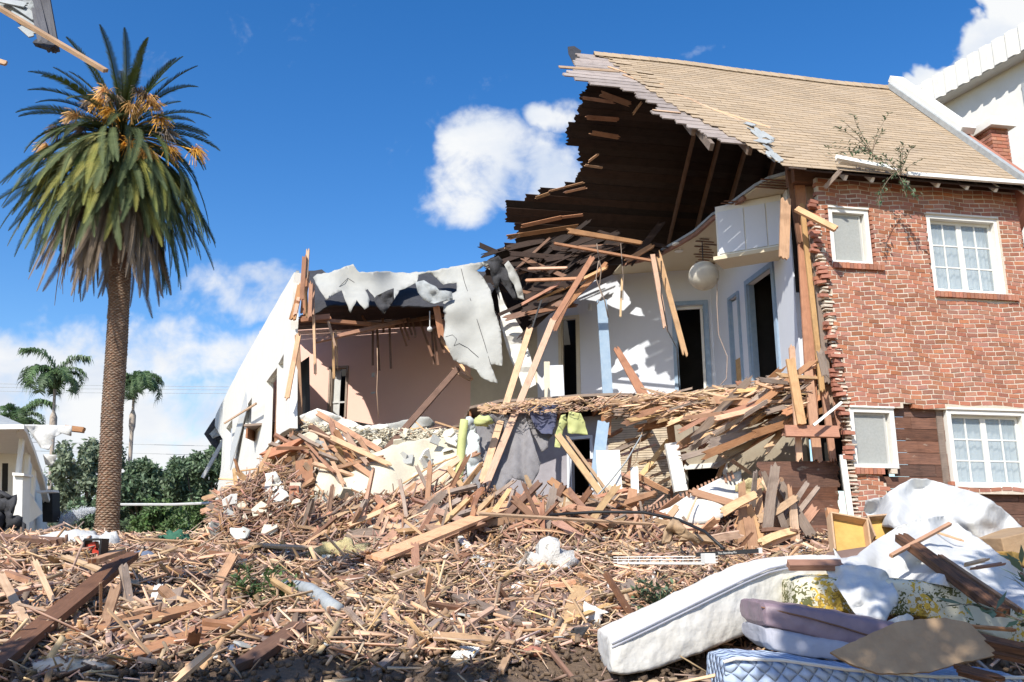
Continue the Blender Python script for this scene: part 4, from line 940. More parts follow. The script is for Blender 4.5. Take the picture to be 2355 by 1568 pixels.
# ceiling remnant
def cmap(x, y): return ZP(x, y, ZC)
CE = [(1812, 404), (1770, 416), (1740, 432), (1712, 452), (1690, 468), (1664, 486), (1640, 500), (1600, 536), (1560, 560), (1515, 584), (1470, 598), (1430, 606), (1400, 640), (1640, 640), (1700, 620), (1850, 600), (1870, 520), (1862, 420)]
o = patch(CE, cmap, 26).build('ceiling', M['ceil'], house, solid=.03, off=1)
mb = MB()
for (a, b) in zip(CE[:11], CE[1:12]):
    p, q = cmap(*a), cmap(*b); mb.beam(p+ZZ*.045-(q-p)*.1, q+ZZ*.045+(q-p)*.1, .10, .05, up=ZZ, jag=.04)
mb.build('ceiling_edge', M['slate'], house)
mb = MB()
for (a, b) in zip(CE[3:11], CE[4:12]):
    p, q = cmap(*a), cmap(*b); mb.beam(p-ZZ*.02, q-ZZ*.02, .06, .07, up=ZZ, jag=.0)
mb.build('edge_joist', M['woodr'], house)
# lath bands showing through the ceiling
for (x, y, n_, L_) in ((1700, 462, 5, .55), (1780, 412, 4, .6), (1622, 548, 10, .30)):
        for i in range(n_):
            p = cmap(x+jit(4), y+i*6)-ZZ*.02; part('ceiling_lath', p-U*L_/2+U*jit(.1), p+U*L_/2+U*jit(.1), .035, .012, 'woodd', up=ZZ, jag=.03)
# wall cabinet hanging under the ceiling
ca = P(1650, 590, 15.6); cabn = Vector((.0, 0, 0)); e_ = ca
cd = (P(1806, 596, 15.0)-ca); cd.z = 0; cl = cd.length; cd.normalize(); cn = Vector((-cd.y, cd.x, 0)); 
ztop = P(1650, 476, 15.6).z; zbt = ca.z-.02
mb = MB(); mb.box(ca+cd*cl/2+cn*.24+ZZ*((ztop+zbt)/2-ca.z), cd*cl/2, cn*.24, ZZ*(ztop-zbt)/2); cab = mb.build('wall_cabinet', M['white'], house)
mb = MB()
for (u0, u1) in ((.03, .43), (.45, .76), (.78, .98)): mb.box(ca+cd*cl*(u0+u1)/2-cn*.012+ZZ*((ztop+zbt)/2-ca.z-.03), cd*cl*(u1-u0)/2, cn*.01, ZZ*((ztop-zbt)/2-.09))
mb.build('cabinet_doors', M['inner'], cab, bevel=.003)
mb = MB(); mb.box(ca+cd*cl/2+cn*.22-ZZ*.05, cd*(cl/2+.06), cn*.30, ZZ*.035); mb.build('cabinet_base', M['ceil'], cab)
# paper lantern
lp = P(1618, 634, 16.6); lan = empty('paper_lantern', lp, 'round ribbed white paper lantern hanging in the torn open upper room', 'lantern')
mb = MB(); n_, k_ = 28, 44; vs = []; fs = []
for j in range(k_+1):
    ph = math.pi*(.03+.94*j/k_)
    for i in range(n_):
        t = 2*math.pi*i/n_; rr = .292*(1+(.018 if j % 2 else -.012)); vs.append(lp+Vector((math.sin(ph)*math.cos(t), math.sin(ph)*math.sin(t), math.cos(ph)*.97))*rr)
for j in range(k_):
    for i in range(n_): fs.append((j*n_+i, (j+1)*n_+i, (j+1)*n_+(i+1) % n_, j*n_+(i+1) % n_))
mb.add(vs, fs); mb.build('shade', M['paper'], lan, smooth=True); mb = MB(); mb.tube([lp+ZZ*.28, lp+ZZ*.7], .01, 5); mb.build('cord', M['black'], lan)
lw_ = P(1356, 714, 19.4); mb = MB(); mb.tube([lw_, lw_+ZZ*.14], .05, 10); mb.box(lw_+Vector((0, .1, .12)), (.03, 0, 0), (0, .08, 0), (0, 0, .05)); mb.build('wall_lamp', M['metal'], w2)
# hall lights and small plates
for (x, y) in ((1705, 560), (1560, 575)):
    p = cmap(x-150 if x > 1700 else x, y)-ZZ*.03; mb = MB(); mb.tube([p, p+ZZ*.03], .09, 12); mb.build('ceiling_light', M['white'], house)
# upper floor slab with torn edge
FE = [(560, 985), (700, 975), (760, 968), (850, 985), (960, 1000), (1060, 985), (1080, 945), (1150, 930), (1250, 925), (1330, 918), (1420, 915), (1560, 920), (1640, 900), (1740, 892), (1815, 880), (1850, 872)]
def fmap(x, y): return ZP(x, y, ZF)
pts = [ZP(x, y, ZF-.1) for x, y in FE]
mb = MB(); vs = []; 
for p in pts: vs += [Vector((p.x, p.y, ZF)), Vector((p.x, 24, ZF)), Vector((p.x, p.y, ZF-.05)), Vector((p.x, 24, ZF-.05))]
fs = []
for i in range(len(pts)-1):
    a = i*4; b = a+4; fs += [(a, b, b+1, a+1), (a+2, a+3, b+3, b+2), (a, a+2, b+2, b)]
mb.add(vs, fs); slab = mb.build('upper_floor', M['woodg'], house)
mb = MB()
for i in range(len(pts)-1):
    n_ = max(2, int((pts[i+1]-pts[i]).length/.45))
    for k in range(n_):
        p = pts[i].lerp(pts[i+1], k/n_); mb.box(Vector((p.x, (p.y+.25+24)/2+jit(.1), ZF-.17)), (.022, 0, 0), (0, (24-p.y-.25)/2, 0), (0, 0, .115))
mb.build('floor_joists', M['woodr'], slab)
# lower storey rooms
LZ0, LZ1 = 1.3, 4.35
Q1 = xy(690, 20.5, 1100); Q2 = xy(1060, 19.6, 1100); Q3 = xy(1240, 19.2, 1100); Q4 = xy(1400, 17.6, 1100); Q5 = xy(1545, 17.2, 1100); Q6 = xy(1680, 16.6, 1100); Q7 = xy(1860, 15.4, 1100)
vwall('lower_back_wall', Q1, Q2, LZ0, LZ1, 'cream')
DD = (fr(Q2, Q4, 1312, 1100), fr(Q2, Q4, 1360, 1100), 1.5, 3.9)
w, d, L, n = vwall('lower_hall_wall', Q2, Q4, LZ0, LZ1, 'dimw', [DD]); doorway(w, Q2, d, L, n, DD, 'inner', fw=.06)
w, d, L, n = vwall('lath_wall', Q4, Q5, LZ0, LZ1, 'woodg', th=.08)
mb = MB(); z = 2.0
while z < LZ1-.05:
    s = .0
    while s < L-.05:
        e = min(L, s+random.uniform(.5, 1.3)); mb.box(Q4+d*(s+e)/2-n*(.006+random.random()*.003)+ZZ*(z+.02), d*((e-s)/2-.003), n*.005, ZZ*.0185); s = e
    z += .046
M['lathw'] = mat('dusty_lath', (.62, .52, .38), (.52, .42, .30), mode='wood', scale=4, rnd=.15, island=True, bump=.3)
mb.build('laths', M['lathw'], w)
DL = (fr(Q5, Q7, 1572, 1100), fr(Q5, Q7, 1665, 1100), 1.5, 3.2)
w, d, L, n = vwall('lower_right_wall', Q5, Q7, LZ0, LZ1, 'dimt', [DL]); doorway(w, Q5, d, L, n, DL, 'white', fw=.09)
part('door_post', px(1543, 1020, 15.2), px(1565, 1130, 15.1), .22, .12, 'white', jag=.01)
part('wall_panel', px(1397, 1035, 15.1), px(1405, 1165, 14.9), .40, .03, 'white', jag=.02)
part('wall_panel', px(1458, 1075, 15.2), px(1460, 1150, 15.0), .13, .03, 'white', jag=.03)
part('blue_post', px(1387, 970, 15.3), px(1368, 1120, 15.1), .20, .08, 'blue', jag=.03)
part('blue_post', px(1383, 690, 17.6), px(1398, 920, 17.4), .20, .07, 'blue', jag=.05)
part('hall_door', px(1257, 832, 17.9), px(1259, 935, 17.8), .12, .05, 'cream', jag=.0)
part('hall_door', px(1278, 840, 18.6), px(1282, 930, 18.6), .30, .04, 'inner', jag=.0)
# dark fallen ceiling between the wing and the main roof
DC = [(1120, 600), (1185, 560), (1300, 540), (1500, 560), (1515, 582), (1440, 604), (1385, 612), (1335, 660), (1290, 705), (1235, 745), (1190, 690), (1150, 650)]
dcm = idw([(1120, 600, 19.6), (1190, 560, 19), (1500, 570, 18), (1440, 604, 18.3), (1335, 660, 18.2), (1235, 745, 18.6), (1150, 650, 19.4), (1300, 600, 18.7)])
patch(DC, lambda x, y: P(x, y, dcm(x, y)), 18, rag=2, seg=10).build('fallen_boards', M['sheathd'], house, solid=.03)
for (x0, y0, x1, y1, d0, d1, w_, m) in [(1440, 600, 1500, 565, 17.6, 17.4, .10, 'woodr'), (1395, 606, 1290, 715, 17.8, 18.4, .11, 'woodr'), (1395, 615, 1240, 690, 17.7, 18.6, .06, 'wood'), (1330, 640, 1275, 760, 17.7, 17.9, .09, 'woodr'),
        (1275, 560, 1500, 600, 17.4, 17.2, .05, 'woodr'), (1210, 645, 1340, 640, 17.9, 17.7, .06, 'woodr'), (1200, 700, 1290, 650, 18.4, 18.2, .06, 'woodr'), (1215, 618, 1300, 616, 18.0, 17.9, .05, 'wood')]:
    part('torn_joist', px(x0, y0, d0), px(x1, y1, d1), w_, .05, m)
patch([(1108, 640), (1135, 612), (1180, 620), (1215, 660), (1225, 760), (1170, 770), (1130, 700)], lambda x, y: P(x, y, 19.9), 20, rag=2).build('attic_lining', M['sheathd'], house, solid=.02)
for i in range(46):                                           # ragged dark boards over the fallen ceiling
    while True:
        x, y = random.uniform(1130, 1500), random.uniform(545, 740)
        if inpoly(x, y, DC): break
    a = math.radians(random.choice([12, 18, -15, 40])+random.gauss(0, 9)); L_ = random.uniform(.5, 1.5); c = P(x, y, dcm(x, y)-.12-random.random()*.2); dv = Vector((math.cos(a), jit(.25), math.sin(a)))
    part('torn_board', c-dv*L_/2, c+dv*L_/2, random.uniform(.06, .16), .02, random.choice(['sheath', 'sheath', 'sheathd', 'woodd']), up=(jit(.3), -1, .3), jag=.12)
# ---- left wing: white outer wall
WA = xy(692, 17.0, 800); wdir = Vector((-math.sin(math.radians(23)), math.cos(math.radians(23)), 0)); WN = Vector((-math.cos(math.radians(23)), -math.sin(math.radians(23)), 0))
wpl = on_plane(WA, WN)
OUTW = [(692, 628), (686, 720), (684, 800), (684, 985), (665, 995), (640, 1015), (622, 1040), (618, 1060), (600, 1085), (560, 1100), (535, 1140), (512, 1215), (490, 1215), (505, 1150), (518, 1080), (522, 1010), (500, 975), (505, 955), (560, 850), (620, 748), (660, 680)]
HOL = [[(627, 878), (652, 846), (650, 1010), (622, 1035)], [(655, 838), (668, 815), (664, 975), (652, 988)], [(578, 935), (592, 915), (590, 1010), (574, 1040)], [(530, 985), (545, 965), (543, 1060), (528, 1085)]]
wing = patch(OUTW, lambda x, y: wpl(x, y), 22, holes=HOL, rag=.6, seg=20).build('white_side_wall', M['stucco'], house, solid=.14, off=-1)
mb = MB()
for h in HOL:
    ps = [wpl(x, y)+WN*.02 for x, y in h]
    for a, b in zip(ps, ps[1:]+ps[:1]): mb.beam(a, b, .07, .06, up=WN)
mb.build('window_trim', M['white'], wing)
mb = MB()
for h in (HOL[1], HOL[2], HOL[3]):
    ps = [wpl(x, y)-WN*.06 for x, y in h]; mb.quad(*ps)
mb.build('window_glass', M['glass'], wing)
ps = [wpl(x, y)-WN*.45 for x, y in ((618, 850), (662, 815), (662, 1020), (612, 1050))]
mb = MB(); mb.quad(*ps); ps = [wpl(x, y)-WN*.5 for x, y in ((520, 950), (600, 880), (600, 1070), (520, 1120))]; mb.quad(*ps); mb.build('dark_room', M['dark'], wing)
mb = MB(); mb.beam(wpl(690, 628)+WN*.05, wpl(505, 958)+WN*.05, .10, .06, up=WN, jag=.02); mb.build('roof_edge', M['slate'], wing)
part('door_leaf', wpl(640, 880)+WN*.0, wpl(634, 1020), .22, .04, 'woodr', up=WN)
part('hanging_screen', wpl(582, 915)+WN*.15, wpl(555, 1060)+WN*.3, .75, .02, 'lath' if 'lath' in M else 'metal', up=WN, jag=.01)
part('pole', wpl(548, 975)+WN*.4, wpl(625, 930)+WN*.35, .04, .04, 'woodl', up=WN)
# hanging torn roof bits at the far left end of the wall
far = wpl(505, 975).y
patch([(503, 957), (500, 985), (522, 1005), (506, 1012), (500, 1060), (495, 1030), (478, 1010), (470, 998), (485, 975), (492, 962)], fold(far+.3, .15, .05, 2), 8, rag=1).build('torn_eave', M['feltd'], wing, solid=.03)
patch([(500, 975), (510, 985), (508, 1000), (490, 1008), (482, 998), (494, 985)], fold(far+.1, .1, .05, 3), 6, rag=1).build('torn_plaster', M['felt'], wing, solid=.02)
part('drain_pipe', P(514, 1012, far), P(466, 1098, far+.2), .12, .08, 'metal', jag=0, parent=wing)
part('fallen_trim', P(512, 1150, far-1), P(480, 1215, far-2), .16, .04, 'white', jag=.02, parent=wing)
o = patch([(497, 1150), (512, 1160), (510, 1215), (488, 1208), (480, 1200)], fold(far-1, .1, .03, 5), 9).build('leaning_panel', M['felt'], wing, solid=.03)
# wing: ceiling underside, beams, joists, roof
CW = 7.28
def wmap(x, y): return ZP(x, y, CW)
mb = MB(); A_, B_ = xy(690, 19.5, 700), xy(1075, 19.2, 700); n_ = 26
for i in range(17):
    f0 = i/17; a0 = A_.lerp(P1, f0); a1 = A_.lerp(P1, (i+.94)/17); b0 = B_.lerp(P2, f0); b1 = B_.lerp(P2, (i+.94)/17)
    q = [Vector((a0.x+.55, a0.y, CW)), Vector((b0.x+jit(.25), b0.y, CW)), Vector((b1.x+jit(.05), b1.y, CW)), Vector((a1.x+.55+jit(.15), a1.y, CW))]; q2 = [v+ZZ*.02 for v in q]; mb.add(q+q2, [(3, 2, 1, 0), (4, 5, 6, 7), (0, 1, 5, 4), (1, 2, 6, 5), (2, 3, 7, 6), (3, 0, 4, 7)])
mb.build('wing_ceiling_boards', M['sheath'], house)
def wroof(x, y):
    d = interp([(600, 21.6), (640, 20.2), (700, 18.8), (760, 18.3)], y); return P(x, y, d)
patch([(705, 625), (740, 622), (760, 638), (1120, 626), (1150, 640), (1110, 712), (1060, 708), (760, 704), (720, 725)], wroof, 22, rag=1.5).build('wing_roof_underlay', M['feltd'], house, solid=.03)
for (x0, y0, x1, y1, d0, d1, w_, m) in [(683, 770, 692, 975, 17.3, 17.2, .09, 'woodr'), (690, 735, 760, 728, 17.6, 17.9, .12, 'woodr'), (718, 735, 905, 750, 17.7, 19.5, .09, 'woodr'), (724, 785, 940, 735, 17.5, 19.8, .09, 'woodr'),
        (940, 738, 1075, 715, 19.8, 19.0, .08, 'woodd'), (760, 752, 1010, 742, 20.2, 20.3, .14, 'woodd'), (1003, 705, 1015, 775, 18.3, 18.4, .14, 'woodr'),
        (720, 690, 725, 860, 17.4, 17.4, .05, 'wood'), (765, 770, 768, 870, 17.8, 17.9, .05, 'wood'), (755, 740, 772, 800, 17.8, 17.8, .05, 'wood'), (772, 760, 775, 845, 18.2, 18.2, .04, 'wood'), (687, 770, 660, 915, 16.9, 16.7, .09, 'wood'),
        (1012, 780, 1085, 872, 19.6, 18.8, .06, 'wood'), (1040, 850, 1080, 872, 18.6, 18.5, .07, 'wood')]:
    part('wing_timber', px(x0, y0, d0), px(x1, y1, d1), w_, .05, m)
for i, (x0, y0, x1, y1) in enumerate([(700, 590, 694, 690), (708, 575, 704, 640), (706, 625, 696, 720), (697, 640, 678, 725), (715, 650, 712, 730), (703, 660, 706, 730), (690, 655, 674, 735), (721, 655, 719, 725), (684, 690, 670, 735)]):
    part('corner_splinter', px(x0, y0, 17.1+.1*(i % 4)), px(x1, y1, 17.0+.12*(i % 3)), random.uniform(.05, .11), .04, random.choice(['woodr', 'woodr', 'wood']))
for (x, y0, y1, dx) in [(857, 752, 840, 0), (866, 752, 852, 6), (895, 750, 847, 4), (832, 735, 748, 14), (915, 745, 795, 20), (925, 748, 780, 15), (962, 740, 820, 32), (992, 760, 838, 6), (998, 765, 840, 9), (1002, 765, 812, 20), (948, 745, 775, 8), (838, 745, 762, 2), (880, 742, 765, 2), (935, 742, 770, 12)]:
    part('hanging_lath', px(x, y0-10, 19.6), px(x+dx, y1, 19.5+jit(.2)), .05, .02, 'bits' if False else 'woodd', jag=.01)
for (x, y0, y1, d, dx) in [(1240, 640, 1100, 18, 0)]: pass
# cracked felt membrane hanging over the wing
memd = idw([(700, 620, 18.6), (760, 690, 18.0), (820, 640, 18.4), (830, 720, 17.9), (930, 620, 19.4), (900, 720, 18.4), (1000, 640, 19.3), (1040, 720, 18.0), (1130, 620, 19.0), (1030, 800, 17.9), (1150, 800, 17.9), (1150, 700, 18.1), (1130, 880, 17.8), (980, 690, 18.6)])
MEM = [(720, 638), (730, 630), (755, 628), (812, 607), (826, 626), (880, 624), (935, 628), (1000, 622), (1060, 610), (1122, 600), (1130, 603), (1142, 620), (1128, 622), (1112, 612), (1096, 622), (1112, 640), (1128, 668), (1138, 720), (1152, 760), (1154, 800), (1154, 842),
       (1128, 838), (1145, 882), (1126, 878), (1105, 866), (1095, 850), (1065, 838), (1042, 828), (1030, 800), (1020, 778), (1024, 740), (1018, 700), (1026, 680), (1050, 670), (1050, 650), (1020, 655), (1004, 640), (988, 628), (962, 632), (958, 650), (938, 660), (918, 668), (900, 700), (884, 722), (872, 708), (858, 680), (845, 665), (840, 668), (850, 690), (848, 706), (838, 712), (820, 690), (806, 720), (798, 700), (785, 668), (750, 690), (735, 668)]
mem = patch(MEM, fold(memd, .09, .011, 2), 9, rag=1.4, seg=7).build('roofing_membrane', M['felt'], house, smooth=True, solid=.008)
patch([(955, 650), (975, 645), (1002, 660), (1010, 668), (1038, 672), (1040, 690), (1016, 694), (998, 700), (975, 690), (960, 672)], fold(18.0, .12, .04, 8), 7, rag=1).build('membrane_flap', M['slate'], mem, smooth=True, solid=.02)
patch([(893, 668), (905, 664), (906, 690), (890, 712), (880, 722), (868, 705), (858, 688), (865, 680)], fold(18.1, .1, .05, 9), 6, rag=1).build('membrane_flap', M['feltd'], mem, smooth=True, solid=.02)
patch([(1120, 600), (1145, 588), (1165, 610), (1185, 640), (1204, 690), (1180, 688), (1160, 660), (1150, 640), (1146, 680), (1135, 650), (1128, 625)], fold(18.7, .2, .04, 10), 8, rag=1.5).build('membrane_flap', M['feltd'], mem, smooth=True, solid=.02)
patch([(1168, 600), (1180, 615), (1196, 650), (1206, 690), (1190, 685), (1182, 655), (1172, 640), (1160, 610)], fold(18.4, .1, .04, 11), 7, rag=1).build('membrane_flap', M['felt'], mem, smooth=True, solid=.02)
mb = MB(); cr = [(1060, 618), (1068, 650), (1082, 690), (1098, 740), (1114, 790), (1128, 838)]
mb.tube([fold(memd, .09, .011, 2)(x, y)+Vector((0, -.012, 0)) for x, y in cr], .007, 4); mb.build('membrane_crack', M['feltd'], mem)
for c in ([(1024, 775), (1040, 770), (1050, 780), (1044, 795), (1056, 790), (1075, 800), (1100, 822)], [(780, 660), (800, 640), (815, 650)]): mb = MB(); mb.tube([fold(memd, .09, .011, 2)(x, y)+Vector((0, -.012, 0)) for x, y in c], .006, 4); mb.build('membrane_crack', M['feltd'], mem)
patch([(1140, 640), (1160, 700), (1200, 760), (1228, 850), (1232, 885), (1205, 900), (1190, 860), (1165, 800), (1150, 740)], fold(18.9, .1, .02, 12), 12, rag=1).build('plaster_flap', M['stucco'], house, solid=.04)
mb = MB(); mb.tube([P(988, 715, 18.5), P(988, 752, 18.5)], .012, 6); lt = empty('dangling_light', P(988, 756, 18.5), 'small round ceiling light dangling in the pink room', 'light'); mb.build('stem', M['metal'], lt)
lump('globe', P(988, 757, 18.5), .06, 'metal', None, None, sq=(1, 1, 1), amp=.02).parent = lt; bpy.data.objects['globe'].matrix_parent_inverse = lt.matrix_world.inverted()
# ------------------------------------------------------------ wreckage leaning in and hanging from the house
def lb(x0, y0, d0, x1, y1, d1, w, t, m, label, name='plank', cat='plank', up=(0, -1, .3), **k): return board(name, P(x0, y0, d0), P(x1, y1, d1), w, t, m, label, cat, up=up, **k)
lb(1218, 755, 16.8, 1108, 1106, 15.2, .12, .05, 'wood', 'long leaning timber in front of the grey carpet, left one of the pair', 'leaning_timber', 'timber')
lb(1272, 735, 16.7, 1116, 1118, 15.1, .12, .05, 'wood', 'long leaning timber in front of the grey carpet, right one of the pair', 'leaning_timber', 'timber')
lb(1362, 592, 17.2, 1268, 745, 16.8, .11, .05, 'woodr', 'brown timber slanting down from the torn ceiling towards the leaning pair', 'leaning_timber', 'timber')
lb(1245, 690, 17.0, 1190, 850, 16.5, .03, .03, 'black', 'thin dark rod between the leaning timbers', 'rod', 'rod', jag=0)
lb(1098, 941, 15.6, 1332, 915, 15.8, .09, .03, 'woodl', 'long pale lath lying along the torn floor edge above the carpet', 'lath', 'lath')
lb(1052, 848, 18.3, 876, 1048, 16.4, .12, .06, 'woodd', 'dark timber slanting across the pink room down to the plaster slab', 'slanting_timber', 'timber')
lb(1417, 802, 16.8, 1486, 920, 16.0, .12, .03, 'woodr', 'sharp orange splinter board standing on the floor edge before the white wall', 'splinter_board', 'board', taper=-.6)
lb(1282, 1000, 15.3, 1400, 1160, 14.6, .11, .04, 'wood', 'long orange stud leaning down right of the lime green pad, wider one', 'leaning_stud', 'timber')
lb(1304, 1006, 15.5, 1418, 1160, 14.7, .05, .04, 'wood', 'thin orange stick leaning beside the wider leaning stud', 'leaning_stud', 'timber')
lb(1306, 531, 16.0, 1470, 558, 16.2, .12, .04, 'woodr', 'pale brown plank hanging crosswise under the dark roof boards', taper=.3)
lb(1500, 585, 16.8, 1530, 755, 16.4, .09, .04, 'wood', 'split stud hanging from the ceiling edge, left one of two', 'hanging_stud', 'timber')
lb(1515, 590, 16.7, 1575, 815, 16.2, .10, .04, 'wood', 'split stud with frayed pale end hanging from the ceiling edge, right one of two', 'hanging_stud', 'timber', jag=.15)
lb(1430, 640, 17, 1426, 730, 17, .04, .02, 'wood', 'thin lath hanging left of the pair of split studs', 'lath', 'lath')
lb(1830, 480, 13.5, 1922, 527, 13.2, .11, .05, 'wood', 'orange stub of timber poking out across the torn brick edge', 'timber_stub', 'timber', jag=.02)
lb(1806, 458, 13.7, 1802, 592, 13.7, .16, .05, 'wood', 'orange board standing at the top of the broken house corner', jag=.05)
lb(1805, 991, 13.5, 1928, 993, 13.5, .185, .05, 'woodr', 'thick red brown beam lying level across the broken corner', 'beam', 'beam', jag=.0)
lb(1816, 826, 13.6, 1843, 975, 13.45, .13, .06, 'wood', 'pale orange post standing on the level beam', 'post', 'post', jag=.02)
lb(1870, 978, 13.3, 1935, 925, 13.4, .04, .03, 'white', 'thin white stick slanting up from the level beam to the bricks', 'stick', 'stick', jag=0)
lb(1885, 805, 13.3, 1898, 865, 13.4, .12, .02, 'woodg', 'curled grey strip hanging at the torn brick edge', 'strip', 'strip', jag=.06, bow=.1)
lb(1540, 972, 15.4, 1546, 1025, 15.6, .12, .06, 'woodr', 'short stud standing on the white door post', 'stud', 'timber')
lb(1465, 985, 15.6, 1570, 965, 15.3, .12, .06, 'woodr', 'red brown joist end under the torn floor, left piece', 'joist', 'joist')
lb(1565, 970, 15.2, 1660, 945, 15.2, .20, .06, 'woodr', 'wide red brown joist under the torn floor, right piece', 'joist', 'joist')
lb(1395, 930, 15.6, 1392, 1000, 15.7, .18, .06, 'woodr', 'short post under the torn floor edge above the blue post', 'post', 'post')
lb(1410, 945, 15.5, 1540, 955, 15.5, .20, .05, 'woodg', 'grey joist lying level under the torn floor edge', 'joist', 'joist')
lb(1264, 1104, 14.6, 1330, 1152, 14.2, .12, .05, 'woodr', 'red brown board below the hanging carpet pointing down right', jag=.02)
lb(1455, 1125, 14.3, 1447, 1180, 14.2, .14, .08, 'woodr', 'stout short post standing in front of the slatted panel', 'post', 'post', jag=.01)
lb(1210, 1135, 14.3, 1240, 1190, 14.1, .20, .08, 'woodr', 'thick split stump of timber below the hanging carpet', 'timber_stub', 'timber', jag=.1)
lb(1390, 1120, 15.0, 1460, 1148, 14.6, .13, .04, 'wood', 'orange board across the foot of the white wall panel')
lb(1590, 1130, 13.8, 1690, 1160, 13.7, .11, .05, 'woodr', 'red brown stud lying across the curved white sheet', 'stud', 'timber')
lb(500, 1215, 15.0, 640, 1180, 14.6, .16, .05, 'wood', 'wide orange board near the ground at the foot of the white side wall')
lb(606, 1155, 15.2, 662, 1100, 15.4, .05, .04, 'woodl', 'pale stick leaning at the foot of the white side wall', 'stick', 'stick')
lb(612, 1248, 14.2, 650, 1185, 14.6, .09, .03, 'white', 'white painted board leaning at the foot of the brick strip')
lb(700, 1060, 15.8, 705, 1215, 15.0, .30, .10, 'woodr', 'thick brown post left of the plaster slab', 'post', 'post')
lb(730, 950, 16.6, 880, 1040, 16.0, .10, .05, 'woodr', 'brown rafter sliding down right above the plaster slab, upper one', 'rafter', 'rafter')
lb(755, 1022, 16.0, 855, 1095, 15.4, .09, .05, 'woodr', 'brown rafter lying on the plaster slab, lower one', 'rafter', 'rafter')
lb(735, 1000, 16.0, 790, 1115, 15.4, .07, .03, 'wood', 'orange lath lying steeply on the plaster slab', 'lath', 'lath')
lb(860, 1205, 14.6, 1060, 1050, 15.3, .11, .05, 'wood', 'long orange board rising right across the plaster slab, upper one')
lb(880, 1225, 14.3, 1045, 1115, 15.0, .11, .05, 'woodr', 'long red brown board rising right below the plaster slab, lower one')
lb(620, 1045, 16.2, 690, 1020, 16.0, .16, .12, 'woodr', 'heavy splintered timber at the lower edge of the white side wall', 'splintered_timber', 'timber', jag=.2)
# generic broken boards, copied
g1 = 'broken boards heaped along the torn floor'
heap('broken_board', [(1395, 925), (1560, 925), (1700, 895), (1850, 860), (1850, 930), (1700, 975), (1560, 965), (1400, 950)], lambda x, y: interp([(1400, 15.7), (1850, 14.0)], x), 46, (.5, 1.3), 10, 14, 'broken board sticking out of the torn upper floor edge', 'boards in the torn floor edge', .35, .8)
heap('wood_lath', [(1395, 915), (1700, 895), (1850, 865), (1850, 900), (1700, 935), (1400, 945)], lambda x, y: interp([(1400, 15.8), (1850, 14.1)], x), 34, (.5, 1.4), 8, 10, 'thin lath in the mat of splinters along the torn upper floor', 'laths in the torn floor edge', .3)
heap('broken_board', [(1610, 960), (1800, 880), (1845, 870), (1840, 960), (1700, 1040), (1610, 1010)], 14.3, 38, (.8, 1.6), 30, 9, 'orange stud in the fan of boards rising right to the broken corner', 'fan of boards at the broken corner', .3, .9)
heap('broken_board', [(1690, 1150), (1760, 1090), (1800, 1120), (1850, 1200), (1860, 1245), (1700, 1255), (1670, 1220)], 13.0, 24, (.5, 1.0), 78, 28, 'broken board standing steeply in front of the plank wall', 'boards before the plank wall', .3)
heap('splintered_timber', [(1560, 1215), (1760, 1200), (1850, 1250), (1600, 1262)], 12.6, 12, (.3, .7), 30, 40, 'rough timber stub in front of the plank wall', 'stubs before the plank wall')
heap('broken_board', [(500, 1140), (560, 1095), (640, 1040), (700, 1010), (720, 1210), (640, 1222), (500, 1218)], lambda x, y: interp([(1010, 17.2), (1220, 14.9)], y), 46, (.5, 1.2), 35, 30, 'splintered board heaped at the foot of the white side wall', 'boards at the foot of the side wall', .3, .8)
heap('wood_lath', [(500, 1160), (560, 1100), (640, 1050), (700, 1030), (700, 1210), (520, 1218)], lambda x, y: interp([(1010, 17.0), (1220, 14.8)], y), 60, (.5, 1.2), 32, 22, 'frayed lath heaped at the foot of the white side wall', 'laths at the foot of the side wall', .3)
heap('broken_board', [(690, 1010), (760, 990), (860, 1050), (840, 1090), (720, 1100)], 15.9, 14, (.5, 1.1), -40, 18, 'board sliding down over the left part of the plaster slab', 'boards over the plaster slab', .3, .7)
heap('broken_board', [(700, 1170), (860, 1180), (1060, 1140), (1400, 1165), (1600, 1215), (1600, 1245), (1200, 1225), (860, 1262), (680, 1240)], lambda x, y: interp([(1130, 15.0), (1260, 13.2)], y), 62, (.5, 1.3), 18, 38, 'broken board in the bank of wreckage before the lower rooms', 'boards in the bank before the lower rooms', .3, .9)
heap('wood_lath', [(700, 1160), (1060, 1120), (1400, 1150), (1600, 1215), (1600, 1245), (1200, 1225), (860, 1262), (680, 1240)], lambda x, y: interp([(1100, 15.3), (1260, 13.2)], y), 56, (.5, 1.2), 20, 40, 'thin lath in the bank of wreckage before the lower rooms', 'laths in the bank before the lower rooms', .35)
heap('wood_lath', [(880, 1130), (1060, 1040), (1065, 1100), (900, 1190)], 15.4, 16, (.6, 1.3), 38, 10, 'thin lath rising right across the plaster slab', 'laths on the plaster slab', .2)
heap('splintered_timber', [(720, 1200), (1200, 1140), (1600, 1190), (1300, 1230), (720, 1250)], 13.8, 20, (.4, .9), 10, 50, 'rough timber stub in the bank before the lower rooms', 'stubs in the bank before the lower rooms')
heap('broken_board', [(1400, 1010), (1560, 1000), (1560, 1110), (1420, 1130)], 16.2, 12, (.4, .9), 35, 35, 'broken board hanging before the bare lath wall', 'boards before the lath wall', .2, .6)
heap('wood_lath', [(700, 975), (1060, 985), (1060, 1030), (880, 1040), (700, 1010)], 17.2, 22, (.5, 1.1), -12, 22, 'thin lath along the torn floor of the pink room', 'laths at the pink room floor', .4)
